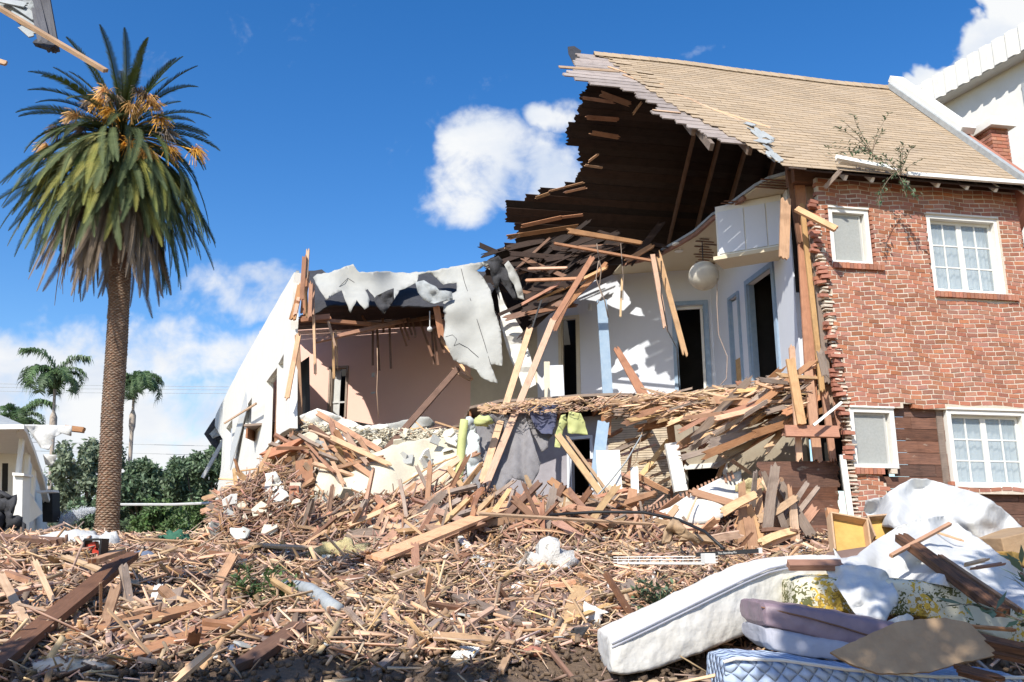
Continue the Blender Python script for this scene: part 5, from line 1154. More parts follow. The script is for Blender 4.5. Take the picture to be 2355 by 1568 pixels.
# finer splinters
hb = 'fine splinters packed between the broken boards'
heapbits('edge_splinters', [(1395, 915), (1700, 895), (1850, 865), (1850, 930), (1700, 960), (1400, 950)], lambda x, y: interp([(1400, 15.8), (1850, 14.1)], x), 1500, (.08, .5), (.008, .03), (.004, .012), M['woodi'], 'fine splinters along the torn upper floor', .25, 8)
heap('broken_stud', [(500, 1140), (560, 1095), (640, 1040), (700, 1010), (720, 1210), (640, 1222), (500, 1218)], lambda x, y: interp([(1010, 17.0), (1220, 14.7)], y), 34, (.4, 1.1), 30, 40, 'thick broken stud in the heap at the foot of the white side wall', 'studs at the foot of the side wall', .3)
heap('broken_stud', [(690, 1000), (760, 985), (900, 1040), (860, 1100), (720, 1140)], 15.8, 18, (.5, 1.2), -30, 30, 'thick broken stud lying over the left part of the plaster slab', 'studs over the plaster slab', .3)
heap('broken_stud', [(700, 1150), (860, 1160), (1060, 1060), (1090, 1160), (1400, 1130), (1500, 1170), (1600, 1215), (1600, 1240), (1200, 1225), (860, 1262), (680, 1240)], lambda x, y: interp([(1060, 15.6), (1260, 13.2)], y), 70, (.5, 1.3), 25, 40, 'thick broken stud in the bank of wreckage before the lower rooms', 'studs in the bank before the lower rooms', .3)
heap('broken_stud', [(1340, 960), (1560, 960), (1700, 970), (1700, 1080), (1560, 1100), (1400, 1140), (1350, 1080)], 15.9, 14, (.4, 1.0), 20, 45, 'thick broken stud dangling before the lower right rooms', 'studs before the lower right rooms', .3)
chunks([(700, 1000), (1060, 990), (1060, 1130), (860, 1200), (700, 1180)], lambda x, y: interp([(990, 16.7), (1200, 14.8)], y), 40, (.08, .28), 'torn plaster chunk lying on the slab below the pink room', 'plaster chunks below the pink room')
chunks([(500, 1150), (640, 1060), (720, 1150), (1060, 1150), (1400, 1160), (1600, 1215), (1600, 1262), (860, 1265), (480, 1225)], lambda x, y: interp([(1060, 15.8), (1265, 13.1)], y), 60, (.06, .22), 'torn plaster chunk in the bank of wreckage', 'plaster chunks in the bank')
heapbits('bank_splinters', [(500, 1150), (640, 1060), (720, 1150), (1060, 1120), (1400, 1160), (1600, 1215), (1700, 1200), (1870, 1235), (1870, 1262), (860, 1265), (480, 1220)], lambda x, y: interp([(1060, 16.0), (1265, 13.2)], y), 3000, (.08, .5), (.01, .04), (.004, .018), M['brs'], 'fine splinters in the bank before the lower rooms', .8, 20)
heapbits('wall_foot_splinters', [(500, 1150), (560, 1100), (640, 1040), (700, 1010), (720, 1210), (500, 1218)], lambda x, y: interp([(1010, 17.2), (1220, 14.9)], y), 900, (.1, .7), (.01, .035), (.004, .016), M['woodi'], 'fine splinters at the foot of the white side wall', .45, 33)
heapbits('floor_crumbs', [(700, 968), (860, 985), (1060, 990), (1060, 1025), (900, 1035), (800, 1010), (700, 990)], 17.0, 900, (.03, .2), (.01, .035), (.005, .015), M['cream'], 'plaster crumbs along the torn floor of the pink room', .5, 0)
heapbits('carpet_crumbs', [(1100, 930), (1330, 915), (1420, 920), (1400, 940), (1280, 950), (1110, 948)], 15.6, 420, (.03, .2), (.008, .025), (.004, .012), M['woodi'], 'plaster crumbs along the floor edge above the carpet', .4, 5)
# plaster slab leaning below the pink room
slabd = idw([(740, 1000, 17.0), (1050, 990, 16.9), (1060, 1100, 16.0), (730, 1150, 15.4), (860, 1170, 15.3)])
o = patch([(735, 1080), (760, 1020), (860, 1050), (900, 1030), (1000, 1010), (1055, 1000), (1062, 1060), (1050, 1110), (960, 1150), (900, 1175), (850, 1150), (760, 1145), (722, 1130)], fold(slabd, .12, .012, 4), 14, rag=3, seg=12).build('plaster_slab', M['cream'], smooth=True, solid=.08); tag(o, 'large cream plaster slab sliding out below the pink room', 'plaster slab')
crumpled('plaster_sheet', [(690, 955), (730, 940), (765, 950), (800, 965), (835, 980), (890, 975), (895, 982), (850, 1000), (800, 1010), (750, 990), (700, 975)], 17.0, 'stucco', 'curled white plaster sheet along the left part of the pink room floor', 'plaster sheet', .12, .03, .03)
crumpled('plaster_sheet', [(890, 975), (950, 962), (985, 958), (1000, 975), (970, 995), (900, 990)], 18.0, 'felt', 'grey plaster sheet humped on the pink room floor', 'plaster sheet', .12, .03, .03)
crumpled('plaster_scrap', [(690, 1000), (735, 985), (745, 1010), (715, 1030), (690, 1020)], 16.2, 'cream', 'cream plaster scrap below the curled sheet at the wing corner', 'plaster scrap', .05, .03, .03)
crumpled('wall_scrap', [(612, 1090), (635, 1085), (655, 1120), (660, 1160), (640, 1180), (615, 1170), (608, 1130)], 15.1, 'stucco', 'white torn plaster scrap at the foot of the side wall', 'plaster scrap', .08, .03, .04)
crumpled('wall_scrap', [(725, 1010), (745, 1015), (760, 1060), (750, 1130), (726, 1120), (728, 1060)], 15.9, 'felt', 'grey plaster panel standing left of the plaster slab', 'plaster scrap', .05, .02, .04)
crumpled('wall_scrap', [(830, 1175), (870, 1140), (880, 1180), (860, 1215), (830, 1200)], 14.8, 'cream', 'cream plaster scrap hanging below the plaster slab', 'plaster scrap', .06, .03, .03)
mb = MB()
for i in range(7):
    for j in range(2): mb.box(P(672+j*11, 1122+i*11, 14.9), (.037, 0, 0), (0, .05, 0), (0, 0, .034), .003)
e = empty('brick_strip', P(678, 1195, 14.9), 'narrow strip of brickwork standing in the wreckage left of the thick brown post', 'brickwork'); mb.build('bricks', M['brick'], e); mb = MB(); mb.box(P(678, 1156, 14.96), (.09, 0, 0), (0, .05, 0), (0, 0, .33)); mb.build('mortar', M['mortar'], e)
# hanging carpets
cd_ = lambda o=0: idw([(1060, 960, 15.9+o), (1160, 960, 15.8+o), (1260, 950, 15.8+o), (1100, 1150, 15.2+o), (1200, 1110, 15.3+o), (1260, 1060, 15.4+o)])
o = patch([(1100, 958), (1130, 952), (1170, 955), (1205, 948), (1215, 975), (1225, 1010), (1232, 1035), (1243, 1065), (1236, 1090), (1218, 1122), (1200, 1105), (1178, 1098), (1162, 1120), (1154, 1160), (1148, 1172), (1100, 1168), (1085, 1100), (1080, 1000)], fold(cd_(), .22, .028, 3, ay=.006), 10, rag=1.2, seg=8).build('hanging_carpet', M['carpet'], smooth=True, solid=.02); tag(o, 'large grey carpet hanging from the torn floor behind the leaning timbers', 'carpet')
crumpled('hanging_carpet', [(1205, 950), (1230, 935), (1275, 935), (1272, 1000), (1262, 1010), (1260, 1030), (1245, 1040), (1236, 1020), (1225, 1000)], cd_(.15), 'carpet', 'small ragged grey carpet strip hanging right of the large grey carpet', 'carpet', .15, .03, .02, ay=.01)
crumpled('hanging_carpet', [(1212, 940), (1235, 932), (1280, 930), (1278, 970), (1270, 1000), (1245, 998), (1232, 985), (1222, 965)], cd_(-.12), 'navy', 'dark blue carpet piece hanging over the grey ones', 'carpet', .12, .03, .02, ay=.01)
crumpled('green_pad', [(1308, 945), (1335, 950), (1345, 970), (1352, 1000), (1330, 998), (1306, 996), (1304, 965)], 15.5, 'lime', 'lime green carpet pad hanging under the floor edge, wider right piece', 'pad', .08, .04, .012)
crumpled('green_pad', [(1290, 955), (1300, 952), (1304, 975), (1294, 990), (1288, 1030), (1274, 1028), (1276, 1000), (1284, 975)], 15.55, 'lime', 'lime green carpet pad hanging under the floor edge, narrow left piece', 'pad', .06, .04, .012)
crumpled('hanging_mattress', [(1072, 958), (1085, 965), (1098, 1000), (1106, 1040), (1104, 1080), (1096, 1110), (1094, 1160), (1082, 1162), (1076, 1130), (1070, 1080), (1062, 1010)], 15.5, 'foam', 'pale foam mattress hanging on edge left of the grey carpet', 'mattress', .2, .02, .10)
mb = MB(); mb.tube([P(1068, 965, 15.4), P(1062, 1010, 15.4), (P(1058, 1070, 15.3)), P(1052, 1120, 15.1), P(1050, 1165, 14.9)], .075, 9); o = mb.build('green_foam_roll', M['lime'], smooth=True); tag(o, 'lime green foam roll edging the hanging mattress', 'foam')
glob = lump('soft_toy', P(1110, 968, 15.2), .13, 'lime', 'small green and white bundle caught on the top of the grey carpet', 'bundle', sq=(1.2, .7, .7), seed=21, amp=.5)
# slatted curved ceiling sheet
top = [(1462, 1172), (1500, 1165), (1560, 1145), (1620, 1115), (1665, 1095), (1700, 1082)]
e = empty('slatted_panel', P(1560, 1170, 14.2), 'curved white ceiling sheet with a row of short laths along its upper edge', 'ceiling panel')
patch([(1490, 1190), (1540, 1168), (1600, 1130), (1665, 1095), (1704, 1082), (1704, 1130), (1690, 1170), (1640, 1200), (1560, 1210), (1500, 1205)], fold(idw([(1490, 1190, 14.3), (1704, 1082, 14.8), (1640, 1200, 13.6), (1500, 1205, 13.9)]), .05, .02, 5), 12).build('sheet', M['stucco'], e, smooth=True, solid=.03)
mb = MB()
for i in range(26):
    f = i/25; x = 1470+f*215; y = interp(top, x)+2; mb.beam(P(x-4, y-6, 14.35+f*.3), P(x+2, y+26-f*14, 14.2+f*.35), .035, .012, up=(0, -1, 0), jag=.02)
mb.build('laths', M['woodr'], e)
crumpled('yellow_sheet', [(1690, 1115), (1720, 1100), (1750, 1100), (1758, 1120), (1745, 1142), (1715, 1138), (1690, 1130)], 13.6, 'ystuff', 'yellowish torn lining right of the curved white sheet', 'lining', .1, .03, .02)
# wires
def wire(pts, r, m, label, name='wire'): mb = MB(); mb.tube([P(*p) for p in pts], r, 5); o = mb.build(name, M[m], smooth=True); tag(o, label, 'wire')
wire([(1372, 560, 16.4), (1376, 590, 16.4), (1382, 620, 16.4), (1378, 660, 16.4), (1390, 690, 16.4), (1398, 730, 16.4)], .012, 'woodg', 'frayed pale wire hanging from the crosswise plank to the blue post')
wire([(1376, 600, 16.3), (1370, 640, 16.3), (1384, 680, 16.3), (1372, 700, 16.3)], .009, 'woodg', 'short frayed strand beside the pale wire above the blue post')
wire([(1427, 560, 16.5), (1433, 640, 16.5), (1432, 690, 16.4)], .008, 'woodg', 'thin cord hanging from the crosswise plank')
wire([(1520, 600, 16.3), (1520, 680, 16.2), (1535, 760, 16.2), (1556, 800, 16.0), (1562, 900, 15.8)], .012, 'black', 'black cable hanging between the two split studs')
wire([(1649, 640, 16.4), (1648, 700, 16.3), (1652, 770, 16.2), (1672, 820, 16.1), (1670, 870, 15.9), (1655, 886, 15.8)], .008, 'woodg', 'thin pale cord hanging below the paper lantern')
wire([(1012, 690, 18.3), (1010, 700, 18.3)], .008, 'woodg', 'tiny cord stub above the pink room', 'wire') if False else None
wire([(1012-145, 800, 18.6), (868, 850, 18.6), (866, 900, 18.6), (870, 960, 18.6)], .007, 'woodl', 'thin white wire hanging in front of the pink wall')
wire([(1475, 1000, 15.2), (1440, 1060, 15.0), (1400, 1110, 14.8), (1372, 1140, 14.5)], .014, 'slate', 'grey flexible conduit curving across the lath wall')
wire([(1478, 985, 15.3), (1462, 1060, 15.2), (1420, 1110, 15)], .008, 'woodl', 'thin pale wire before the bare lath wall')
M['hsh'] = mat('dark_old_shingle', (.13, .13, .14), (.07, .07, .085), mode='wood', scale=4, rnd=.2, island=True, bump=.3)
# broken roof overhang at the top left corner, part of a building left of the view
e = empty('broken_overhang', P(-60, 20, 6.6), 'torn grey shingled roof overhang hanging into the top left corner', 'roof overhang')
mb = MB()
for (x0, y0, x1, y1, w) in [(92, -30, 118, 116, .055), (78, -30, 108, 100, .05), (100, -40, 128, 118, .05), (84, 20, 100, 105, .06)]:
    mb.beam(P(x0, y0, 6.6), P(x1, y1, 6.45+jit(.03)), w*1.2, .03, up=(0, -1, .3), jag=.02)
mb.build('hanging_shingles', M['hsh'], e)
o = patch([(-80, -60), (85, -60), (95, 0), (85, 45), (68, 80), (30, 40), (0, 22), (-80, -10)], fold(6.7, .05, .02, 1), 10, rag=1).build('felt', M['slate'], e, solid=.02)
mb = MB()
for (x0, y0, x1, y1) in ((20, 30, 80, 60), (35, 10, 82, 42), (50, 60, 75, 82), (0, 0, 60, 12)): mb.beam(P(x0, y0, 6.62), P(x1, y1, 6.6), .07, .012, up=(0, -1, .5), jag=.02)
mb.build('shingle_tabs', M['slate'], e)
mb = MB(); mb.beam(P(88, 95, 6.5), P(128, 108, 6.4), .09, .04, up=(0, -1, .3), jag=.02); mb.build('felt_end', M['feltd'], e)
mb = MB(); mb.beam(P(-260, -140, 7.2), P(-40, -10, 6.75), .5, .06, up=(0, -.4, 1)); mb.box(P(-200, 900, 7), (.06, 0, 0), (0, .06, 0), (0, 0, 2.6)); mb.build('roof_remnant', M['woodg'], e)
lb(-30, 2, 6.3, 243, 163, 6.3, .055, .03, 'woodl', 'long thin splintered batten crossing in front of the palm crown at the top left', 'batten', 'batten', up=(.2, -.6, 1), jag=.01)
lb(-20, 136, 6.2, 14, 146, 6.2, .04, .02, 'woodl', 'pale splinter tip at the left edge below the overhang', 'splinter', 'splinter', jag=.01)
# ------------------------------------------------------------ palm with skirt of dead fronds
def frond_mesh(name, L, el0, bend, m, leaf=.42, n=46, droop=.35, w=.030, upl=.5, early=False, t0=.10):
    """rachis leaves the crown at el0 and bends down; leaflets in two ranks. root at origin, pointing +X"""
    mb = MB(); pts = []; p = Vector((0, 0, 0)); k = 14; el = el0
    for i in range(k+1):
        pts.append(p.copy()); p = p+Vector((math.cos(el), 0, math.sin(el)))*L/k; el -= bend/k*((1.9-1.8*i/k) if early else (1+.6*i/k))
    mb.tube(pts, .035, 4, .25)
    for i in range(n):
        t = t0+(1-t0)*i/n; f = t*k; j = min(k-1, int(f)); c = pts[j].lerp(pts[j+1], f-j); d = (pts[j+1]-pts[j]).normalized(); nrm = Vector((0, 1, 0)).cross(d)*-1
        LL = leaf*(math.sin(math.pi*min(1, (t-t0)/(1-t0)*.90+.10))**.5)*random.uniform(.85, 1.1)
        for sgn in (-1, 1):
            v = (d*.75+Vector((0, sgn, 0))*.85+nrm*upl*random.uniform(.5, 1)).normalized(); tip = c+v*LL-Vector((0, 0, droop*LL*random.uniform(.4, 1))); mid = c+v*LL*.5
            s = d*w*.9; mb.add([c-s*.5, c+s*.5, mid+s*.5, tip, mid-s*.5], [(0, 1, 2, 3, 4)])
    return mb.build(name, m)
def inst(src, parent, loc, az, roll=0, sc=1.0, name=None, pit=0):
    o = src.copy(); COL.objects.link(o); o.parent = parent; o.location = loc; o.rotation_mode = 'XYZ'
    o.rotation_euler = (Matrix.Rotation(az, 3, 'Z') @ Matrix.Rotation(pit, 3, 'Y') @ Matrix.Rotation(roll, 3, 'X')).to_euler(); o.scale = (sc, sc, sc); return o
def date_palm():
    D = 28.0; base = P(245, 1262, D); top = P(272, 640, D-.2); base.z = 1.2; crown = P(280, 325, D-.3)
    e = empty('date_palm', base, 'tall palm with thick diamond scarred trunk, full crown and skirt of dead fronds', 'palm')
    # trunk with raised leaf scars
    mb = MB(); n = 22; k = 150; H_ = (crown-base).length; vs = []; fs = []
    ax = [base, P(252, 1100, D), P(258, 950, D), P(268, 800, D), P(274, 690, D-.1), P(278, 480, D-.2), crown]
    zs = [p.z for p in ax]
    def axis(z):
        for a, b in zip(ax, ax[1:]):
            if z <= b.z: return a.lerp(b, max(0, (z-a.z)/(b.z-a.z)))
        return ax[-1].copy()
    for j in range(k+1):
        z = base.z+(crown.z-base.z)*j/k; c = axis(z); y_ = proj(c)[1]
        r = interp([(400, .55), (640, .33), (700, .30), (800, .31), (950, .31), (1100, .32), (1200, .335), (1260, .42)], y_)
        for i in range(n):
            t = 2*math.pi*i/n; vs.append(c+Vector((math.cos(t), math.sin(t), 0))*r)
    for j in range(k):
        for i in range(n): fs.append((j*n+i, j*n+(i+1) % n, (j+1)*n+(i+1) % n, (j+1)*n+i))
    mb.add(vs, fs); tr = mb.build('trunk', M['woodd'], e, smooth=True)
    mb = MB(); z = base.z+.1; r0 = 0
    while z < axis(zs[4]).z+1.2:
        c = axis(z); y_ = proj(c)[1]; r = interp([(640, .33), (700, .30), (800, .31), (950, .31), (1100, .32), (1200, .335), (1260, .42)], y_)
        ns = 13; hh = .055+.02*smooth01((y_-850)/250)
        for i in range(ns):
            t = 2*math.pi*(i+.5*(r0 % 2))/ns+jit(.05); rd = Vector((math.cos(t), math.sin(t), 0)); tg = Vector((-math.sin(t), math.cos(t), 0)); w = math.pi*r/ns*1.05; q = c+rd*(r+.0)
            q = q+ZZ*jit(.01); lip = .030+jit(.008)
            mb.add([q-tg*w, q-ZZ*hh*.55+rd*lip*.5, q+tg*w, q+ZZ*hh*.55, q+rd*lip-ZZ*hh*.05, q-tg*w*.5+rd*lip*.8, q+tg*w*.5+rd*lip*.8], [(0, 1, 5), (1, 4, 5), (1, 6, 4), (1, 2, 6), (2, 3, 6), (6, 3, 4), (4, 3, 5), (5, 3, 0)])
        z += hh*.95; r0 += 1
    mb.build('leaf_scars', M['bark'], tr)
    live = []; 
    for el in (80, 62, 45, 28, 10, -10, -28):
        for v in range(2):
            bend = .5 if el > 60 else (.95 if el > 20 else (1.15 if el > -15 else .95)); live.append((el, frond_mesh('frond', 3.35*random.uniform(.94, 1.04), math.radians(el), bend, M['frond'], leaf=.29, n=72, w=.038, droop=.12)))
    old = [frond_mesh('frond', 3.7, math.radians(a), b, M['frondy'], leaf=.34, n=70, upl=.2, droop=.1, w=.055) for a, b in ((-30, .9), (-42, .7), (-15, 1.3))]
    bell = [frond_mesh('frond', L_, math.radians(a), b, M['frond'] if q_ else M['frondy'], leaf=.25, n=66, upl=.35, droop=.1, w=.036, early=True, t0=.3) for a, b, L_, q_ in ((10, 1.35, 4.6, 1), (0, 1.25, 4.7, 0), (-10, 1.1, 4.7, 1), (-22, .95, 4.7, 0), (20, 1.4, 4.3, 1), (-34, .8, 4.6, 1))]
    dead = [frond_mesh('dead_frond', L_, math.radians(a), b, M['deadf'], leaf=.17, n=80, upl=-.1, droop=.9, w=.035, early=True, t0=.3) for a, b, L_ in ((-42, .8, 4.6), (-52, .6, 4.8), (-60, .45, 4.7), (-66, .35, 4.4))]
    for s in [q for _, q in live]+old+dead+bell: COL.objects.unlink(s)
    cl = crown-base; ga = 2.39996; cnt = 0
    plan = [(80, 6), (62, 13), (45, 14), (28, 16), (10, 20), (-10, 17), (-28, 13)]
    for el, q in plan:
        for i in range(q):
            az = cnt*ga+jit(.15); cnt += 1; src = random.choice([s for a, s in live if a == el]); off = Vector((math.cos(az), math.sin(az), 0))*.2+ZZ*(el/80*.55)
            inst(src, e, cl+off, az, jit(.35), random.uniform(.84, 1.0), pit=jit(.12))
    # remaining leaves: hanging green and dead skirt, joined as one stuff part each
    def skirt(name, srcs, q, m, zr, sr, rr, lab):
        vv = []; ff = []; 
        mbs = MB()
        for i in range(q):
            az = i*ga+jit(.3); s = random.choice(srcs); zo = random.uniform(*zr); Rm = Matrix.Translation(crown+Vector((math.cos(az), math.sin(az), 0))*random.uniform(*rr)+ZZ*zo) @ Matrix.Rotation(az, 4, 'Z') @ Matrix.Rotation(jit(.12), 4, 'Y') @ Matrix.Rotation(jit(.4), 4, 'X') @ Matrix.Scale(random.uniform(*sr), 4)
            mbs.add([Rm @ v.co for v in s.data.vertices], [list(p.vertices) for p in s.data.polygons])
        o = mbs.build(name, m, e); o['kind'] = 'stuff'
    skirt('hanging_fronds', old, 22, M['frondy'], (-.5, .1), (.85, 1.05), (.2, .35), '')
    skirt('hanging_leaves', [bell[0], bell[2], bell[4], bell[5]], 190, M['frond'], (-1.7, .1), (.66, .95), (.25, .4), '')
    skirt('hanging_yellow_leaves', [bell[1], bell[3]], 56, M['frondy'], (-1.1, -.1), (.68, .92), (.2, .35), '')
    skirt('dead_fronds', dead, 130, M['deadf'], (-1.5, -.8), (.72, 1.02), (.25, .45), '')
    # fruit stalks
    FQ = [(215, 240), (245, 212), (255, 262), (318, 212), (348, 242), (366, 276), (195, 298), (115, 340), (295, 332), (378, 306), (178, 268), (332, 352), (212, 345), (235, 235), (300, 245), (265, 225), (335, 225), (385, 345), (140, 300), (445, 345)]
    for i in range(len(FQ)):
        az = i*ga; p0 = crown+Vector((math.cos(az), math.sin(az), 0))*.25+ZZ*.35; el = random.uniform(.8, 1.35) if i < 27 else random.uniform(-.1, .4); mb = MB(); L_ = random.uniform(.7, 1.7) if i < 27 else random.uniform(.9, 1.9)
        q = p0+Vector((math.cos(az)*math.cos(el), math.sin(az)*math.cos(el), math.sin(el)))*L_
        fx_, fy_ = FQ[i]; q = P(fx_, fy_, D-.3-1.5*(1-abs(fx_-275)/260)); az = math.atan2(q.y-crown.y, q.x-crown.x); L_ = 1
        mb.tube([p0, (p0+q)/2+ZZ*.1, q], .022, 4)
        for k in range(70):
            v = Vector((math.cos(az)+jit(1.1), math.sin(az)+jit(1.1), random.uniform(-.9, .5))).normalized()*random.uniform(.25, .55); mb.tube([q, q+v*.6, q+v-ZZ*.18], .010, 3)
        mb.build('fruit_stalk', M['fruit'] if i % 3 else M['deadf'], e)
date_palm()
# ------------------------------------------------------------ feathery palms far behind
def plume(L, el0, bend, n=70):
    mb = MB(); pts = []; p = Vector((0, 0, 0)); k = 12; el = el0
    for i in range(k+1): pts.append(p.copy()); p = p+Vector((math.cos(el), 0, math.sin(el)))*L/k; el -= bend/k*(1+.8*i/k)
    mb.tube(pts, .04, 4, .3)
    for i in range(n):
        t = .2+.8*i/n; f = t*k; j = min(k-1, int(f)); c = pts[j].lerp(pts[j+1], f-j); d = (pts[j+1]-pts[j]).normalized()
        for sg in (-1, 1):
            LL = .95*random.uniform(.6, 1.1); v = (d*.4+Vector((0, sg, 0))*random.uniform(.3, .9)+Vector((jit(.3), 0, .1))).normalized(); m_ = c+v*LL*.5; tip = m_+v*LL*.15-ZZ*LL*random.uniform(.3, .7)
            mb.add([c-d*.03, c+d*.03, m_+d*.03, tip, m_-d*.03], [(0, 1, 2, 3, 4)])
    return mb.build('frond', M['plume'])
PL = [plume(3.3, math.radians(a), b) for a, b in ((80, 2.0), (66, 2.5), (86, 1.5), (56, 2.6), (74, 2.8))]
for s in PL: COL.objects.unlink(s)
def feather_palm(bx, by, tx, ty, D, label, bulge, sc=1.0, n=15, tail=True):
    base = P(bx, by, D); base.z = 1.25; crown = P(tx, ty, D); e = empty('feather_palm', base, label, 'palm', 'tall palms in the distance'); mb = MB(); pts = [base.lerp(crown, i/12) for i in range(13)]
    n_ = 10; vs = []; fs = []
    for j, p in enumerate([base.lerp(crown, i/30) for i in range(31)]):
        y_ = proj(p)[1]; r = .125 if y_ > bulge+22 else (.21 if y_ > bulge-14 else .085)
        for i in range(n_): t = 2*math.pi*i/n_; vs.append(p+Vector((math.cos(t), math.sin(t), 0))*r*sc)
    for j in range(30):
        for i in range(n_): fs.append((j*n_+i, j*n_+(i+1) % n_, (j+1)*n_+(i+1) % n_, (j+1)*n_+i))
    mb.add(vs, fs); mb.build('trunk', M['ptrunk'], e, smooth=True)
    for i in range(n):
        inst(random.choice(PL), e, crown-base+ZZ*(random.uniform(0, .5)*sc), i*2.4+jit(.4), jit(.4), sc*random.uniform(.65, .95), pit=jit(.2))
feather_palm(133, 1080, 126, 895, 52, 'feathery palm left of the big palm trunk, with a swollen ring on its pale trunk', 965, .98, 17)
feather_palm(306, 1080, 308, 905, 56, 'feathery palm right of the big palm trunk, with a slim pale trunk', 965, .98, 16)
feather_palm(48, 1200, 45, 985, 58, 'low feathery palm showing only its crown above the bungalow roof', 1300, 1.0, 12)
# ------------------------------------------------------------ trees behind
def tree(cx, ybase, ytop, wpx, D, n, m, label, leaf=.20, nb=9, seed=0, squash=1.0, group='trees behind the lot', th=0):
    base = P(cx, ybase, D); base.z = 1.2; topz = P(cx, ytop, D).z; R_ = wpx/2*D/F; Hh = topz-base.z; e = empty('leafy_tree', base, label, 'tree', group); rs = random.Random(seed); tr = MB(); lf = MB(); cl = []
    for i in range(nb):
        a = rs.uniform(0, 6.28); rr = R_*rs.uniform(.15, .72); z = Hh*rs.uniform(.28, .82); cl.append((base+Vector((math.cos(a)*rr, math.sin(a)*rr*.8, z)), R_*rs.uniform(.30, .5)))
    cl.append((base+ZZ*Hh*.82, R_*.42))
    tr.tube([base-ZZ*.3, base+ZZ*Hh*.3+Vector((rs.uniform(-.2, .2), 0, 0)), base+ZZ*Hh*.7], .05*Hh/3+.06, 7, .4)
    for c, r in cl:
        s0 = base+ZZ*Hh*rs.uniform(.15, .4); tr.tube([s0, (s0+c)/2+Vector((rs.uniform(-.2, .2), rs.uniform(-.2, .2), 0)), c], .07, 5, .35)
    tr.build('trunk', M['bough'], e, smooth=True)
    nr = np.random.default_rng(seed+5); tot = n; V = []; k = 0
    subs = []
    for c, r in cl:
        for q in range(9):
            v = nr.normal(0, 1, 3); v /= np.linalg.norm(v); subs.append((np.array(c)+v*r*nr.uniform(.5, 1.05)*np.array([1, 1, .85*squash]), r*nr.uniform(.22, .42)))
    for i in range(tot):
        c, r = subs[int(nr.integers(len(subs)))]; v = nr.normal(0, 1, 3); v /= np.linalg.norm(v); p = Vector(c+v*r*nr.uniform(.3, 1)**.6)
        if p.z < base.z+.1: p.z = base.z+.1+nr.random()*.5
        d = Vector(nr.normal(0, 1, 3)); d.z -= .4; d.normalize(); s = d.cross(Vector(nr.normal(0, 1, 3))).normalized(); L = leaf*nr.uniform(.6, 1.3)
        lf.add([p, p+d*L*.5+s*L*.22, p+d*L, p+d*L*.5-s*L*.22], [(0, 1, 2, 3)])
    lf.build('crown', M[m], e)
tree(185, 1240, 995, 230, 42, 13000, 'leafw', 'olive green willowy tree just left of the big palm trunk', .26, 12, 1)
tree(120, 1240, 1075, 120, 44, 3500, 'leafw', 'thin grey green tree beside the bungalow porch', .24, 7, 2)
tree(315, 1240, 1035, 170, 40, 10000, 'leaf', 'dark green tree just right of the big palm trunk', .24, 9, 3)
tree(395, 1240, 1025, 170, 43, 10000, 'leaf', 'dark green tree in the middle of the row right of the big palm', .24, 10, 4)
tree(465, 1240, 1005, 180, 41, 11000, 'leaf', 'dark green tree at the right end of the row beside the side wall', .24, 10, 5)
tree(350, 1250, 1135, 160, 37, 7000, 'leaf2', 'low bright green bush at the foot of the tree row, left one', .20, 9, 6)
tree(450, 1250, 1150, 160, 36, 7000, 'leaf2', 'low bright green bush at the foot of the tree row, right one', .20, 9, 7)
tree(170, 1250, 1150, 160, 38, 5000, 'leaf', 'low dark bush between bungalow and big palm trunk', .20, 8, 8)
tree(560, 1240, 1010, 160, 52, 4000, 'leaf', 'dark tree mostly hidden behind the white side wall', .26, 8, 9)
tree(40, 1240, 1060, 160, 50, 3500, 'leaf', 'dark tree mostly hidden behind the bungalow', .26, 8, 10)
# power lines
for i, (ya, yb) in enumerate(((883, 890), (891, 897), (900, 905), (1016, 1028), (1036, 1050))):
    mb = MB(); mb.tube([P(-300, ya-6, 60), P(200, ya+3, 60), P(600, yb, 60)], .018, 4); o = mb.build('power_line', M['slate']); tag(o, ['uppermost thin power line crossing behind the palms', 'second thin power line crossing behind the palms', 'third thin power line crossing behind the palms', 'thin power line just above the tree tops, upper of two', 'thin power line just above the tree tops, lower of two'][i], 'power line', 'power lines')
mb = MB(); mb.tube([P(250, 1160, 34), P(400, 1160, 33), P(520, 1155, 32)], .05, 6); mb.build('rail', M['metal']); tag(bpy.data.objects['rail'], 'long grey pipe rail in front of the trees right of the palm', 'rail')
# water spray: fine droplets from a hose
cs = []
for i in range(2600):
    t = random.random()**.7; x = 222-t*85+random.gauss(0, 2+8*t); y = 1172+t*t*36+random.gauss(0, 2+7*t); cs.append(tuple(P(x, y, 30+jit(.8))))
c = np.array(cs); n = len(c)
M['mist'] = mat('water_mist', (.85, .88, .92), scale=3, bump=0, rough=.2); M['mist'].node_tree.nodes['Principled BSDF'].inputs['Alpha'].default_value = .5
slivers('water_spray', c, NR.normal(0, 1, (n, 3)), NR.normal(0, 1, (n, 3)), NR.uniform(.02, .05, n), np.full(n, .02), np.full(n, .02), M['mist'], 'fine jet of water spraying left of the palm trunk'); bpy.data.objects['water_spray']['category'] = 'water spray'
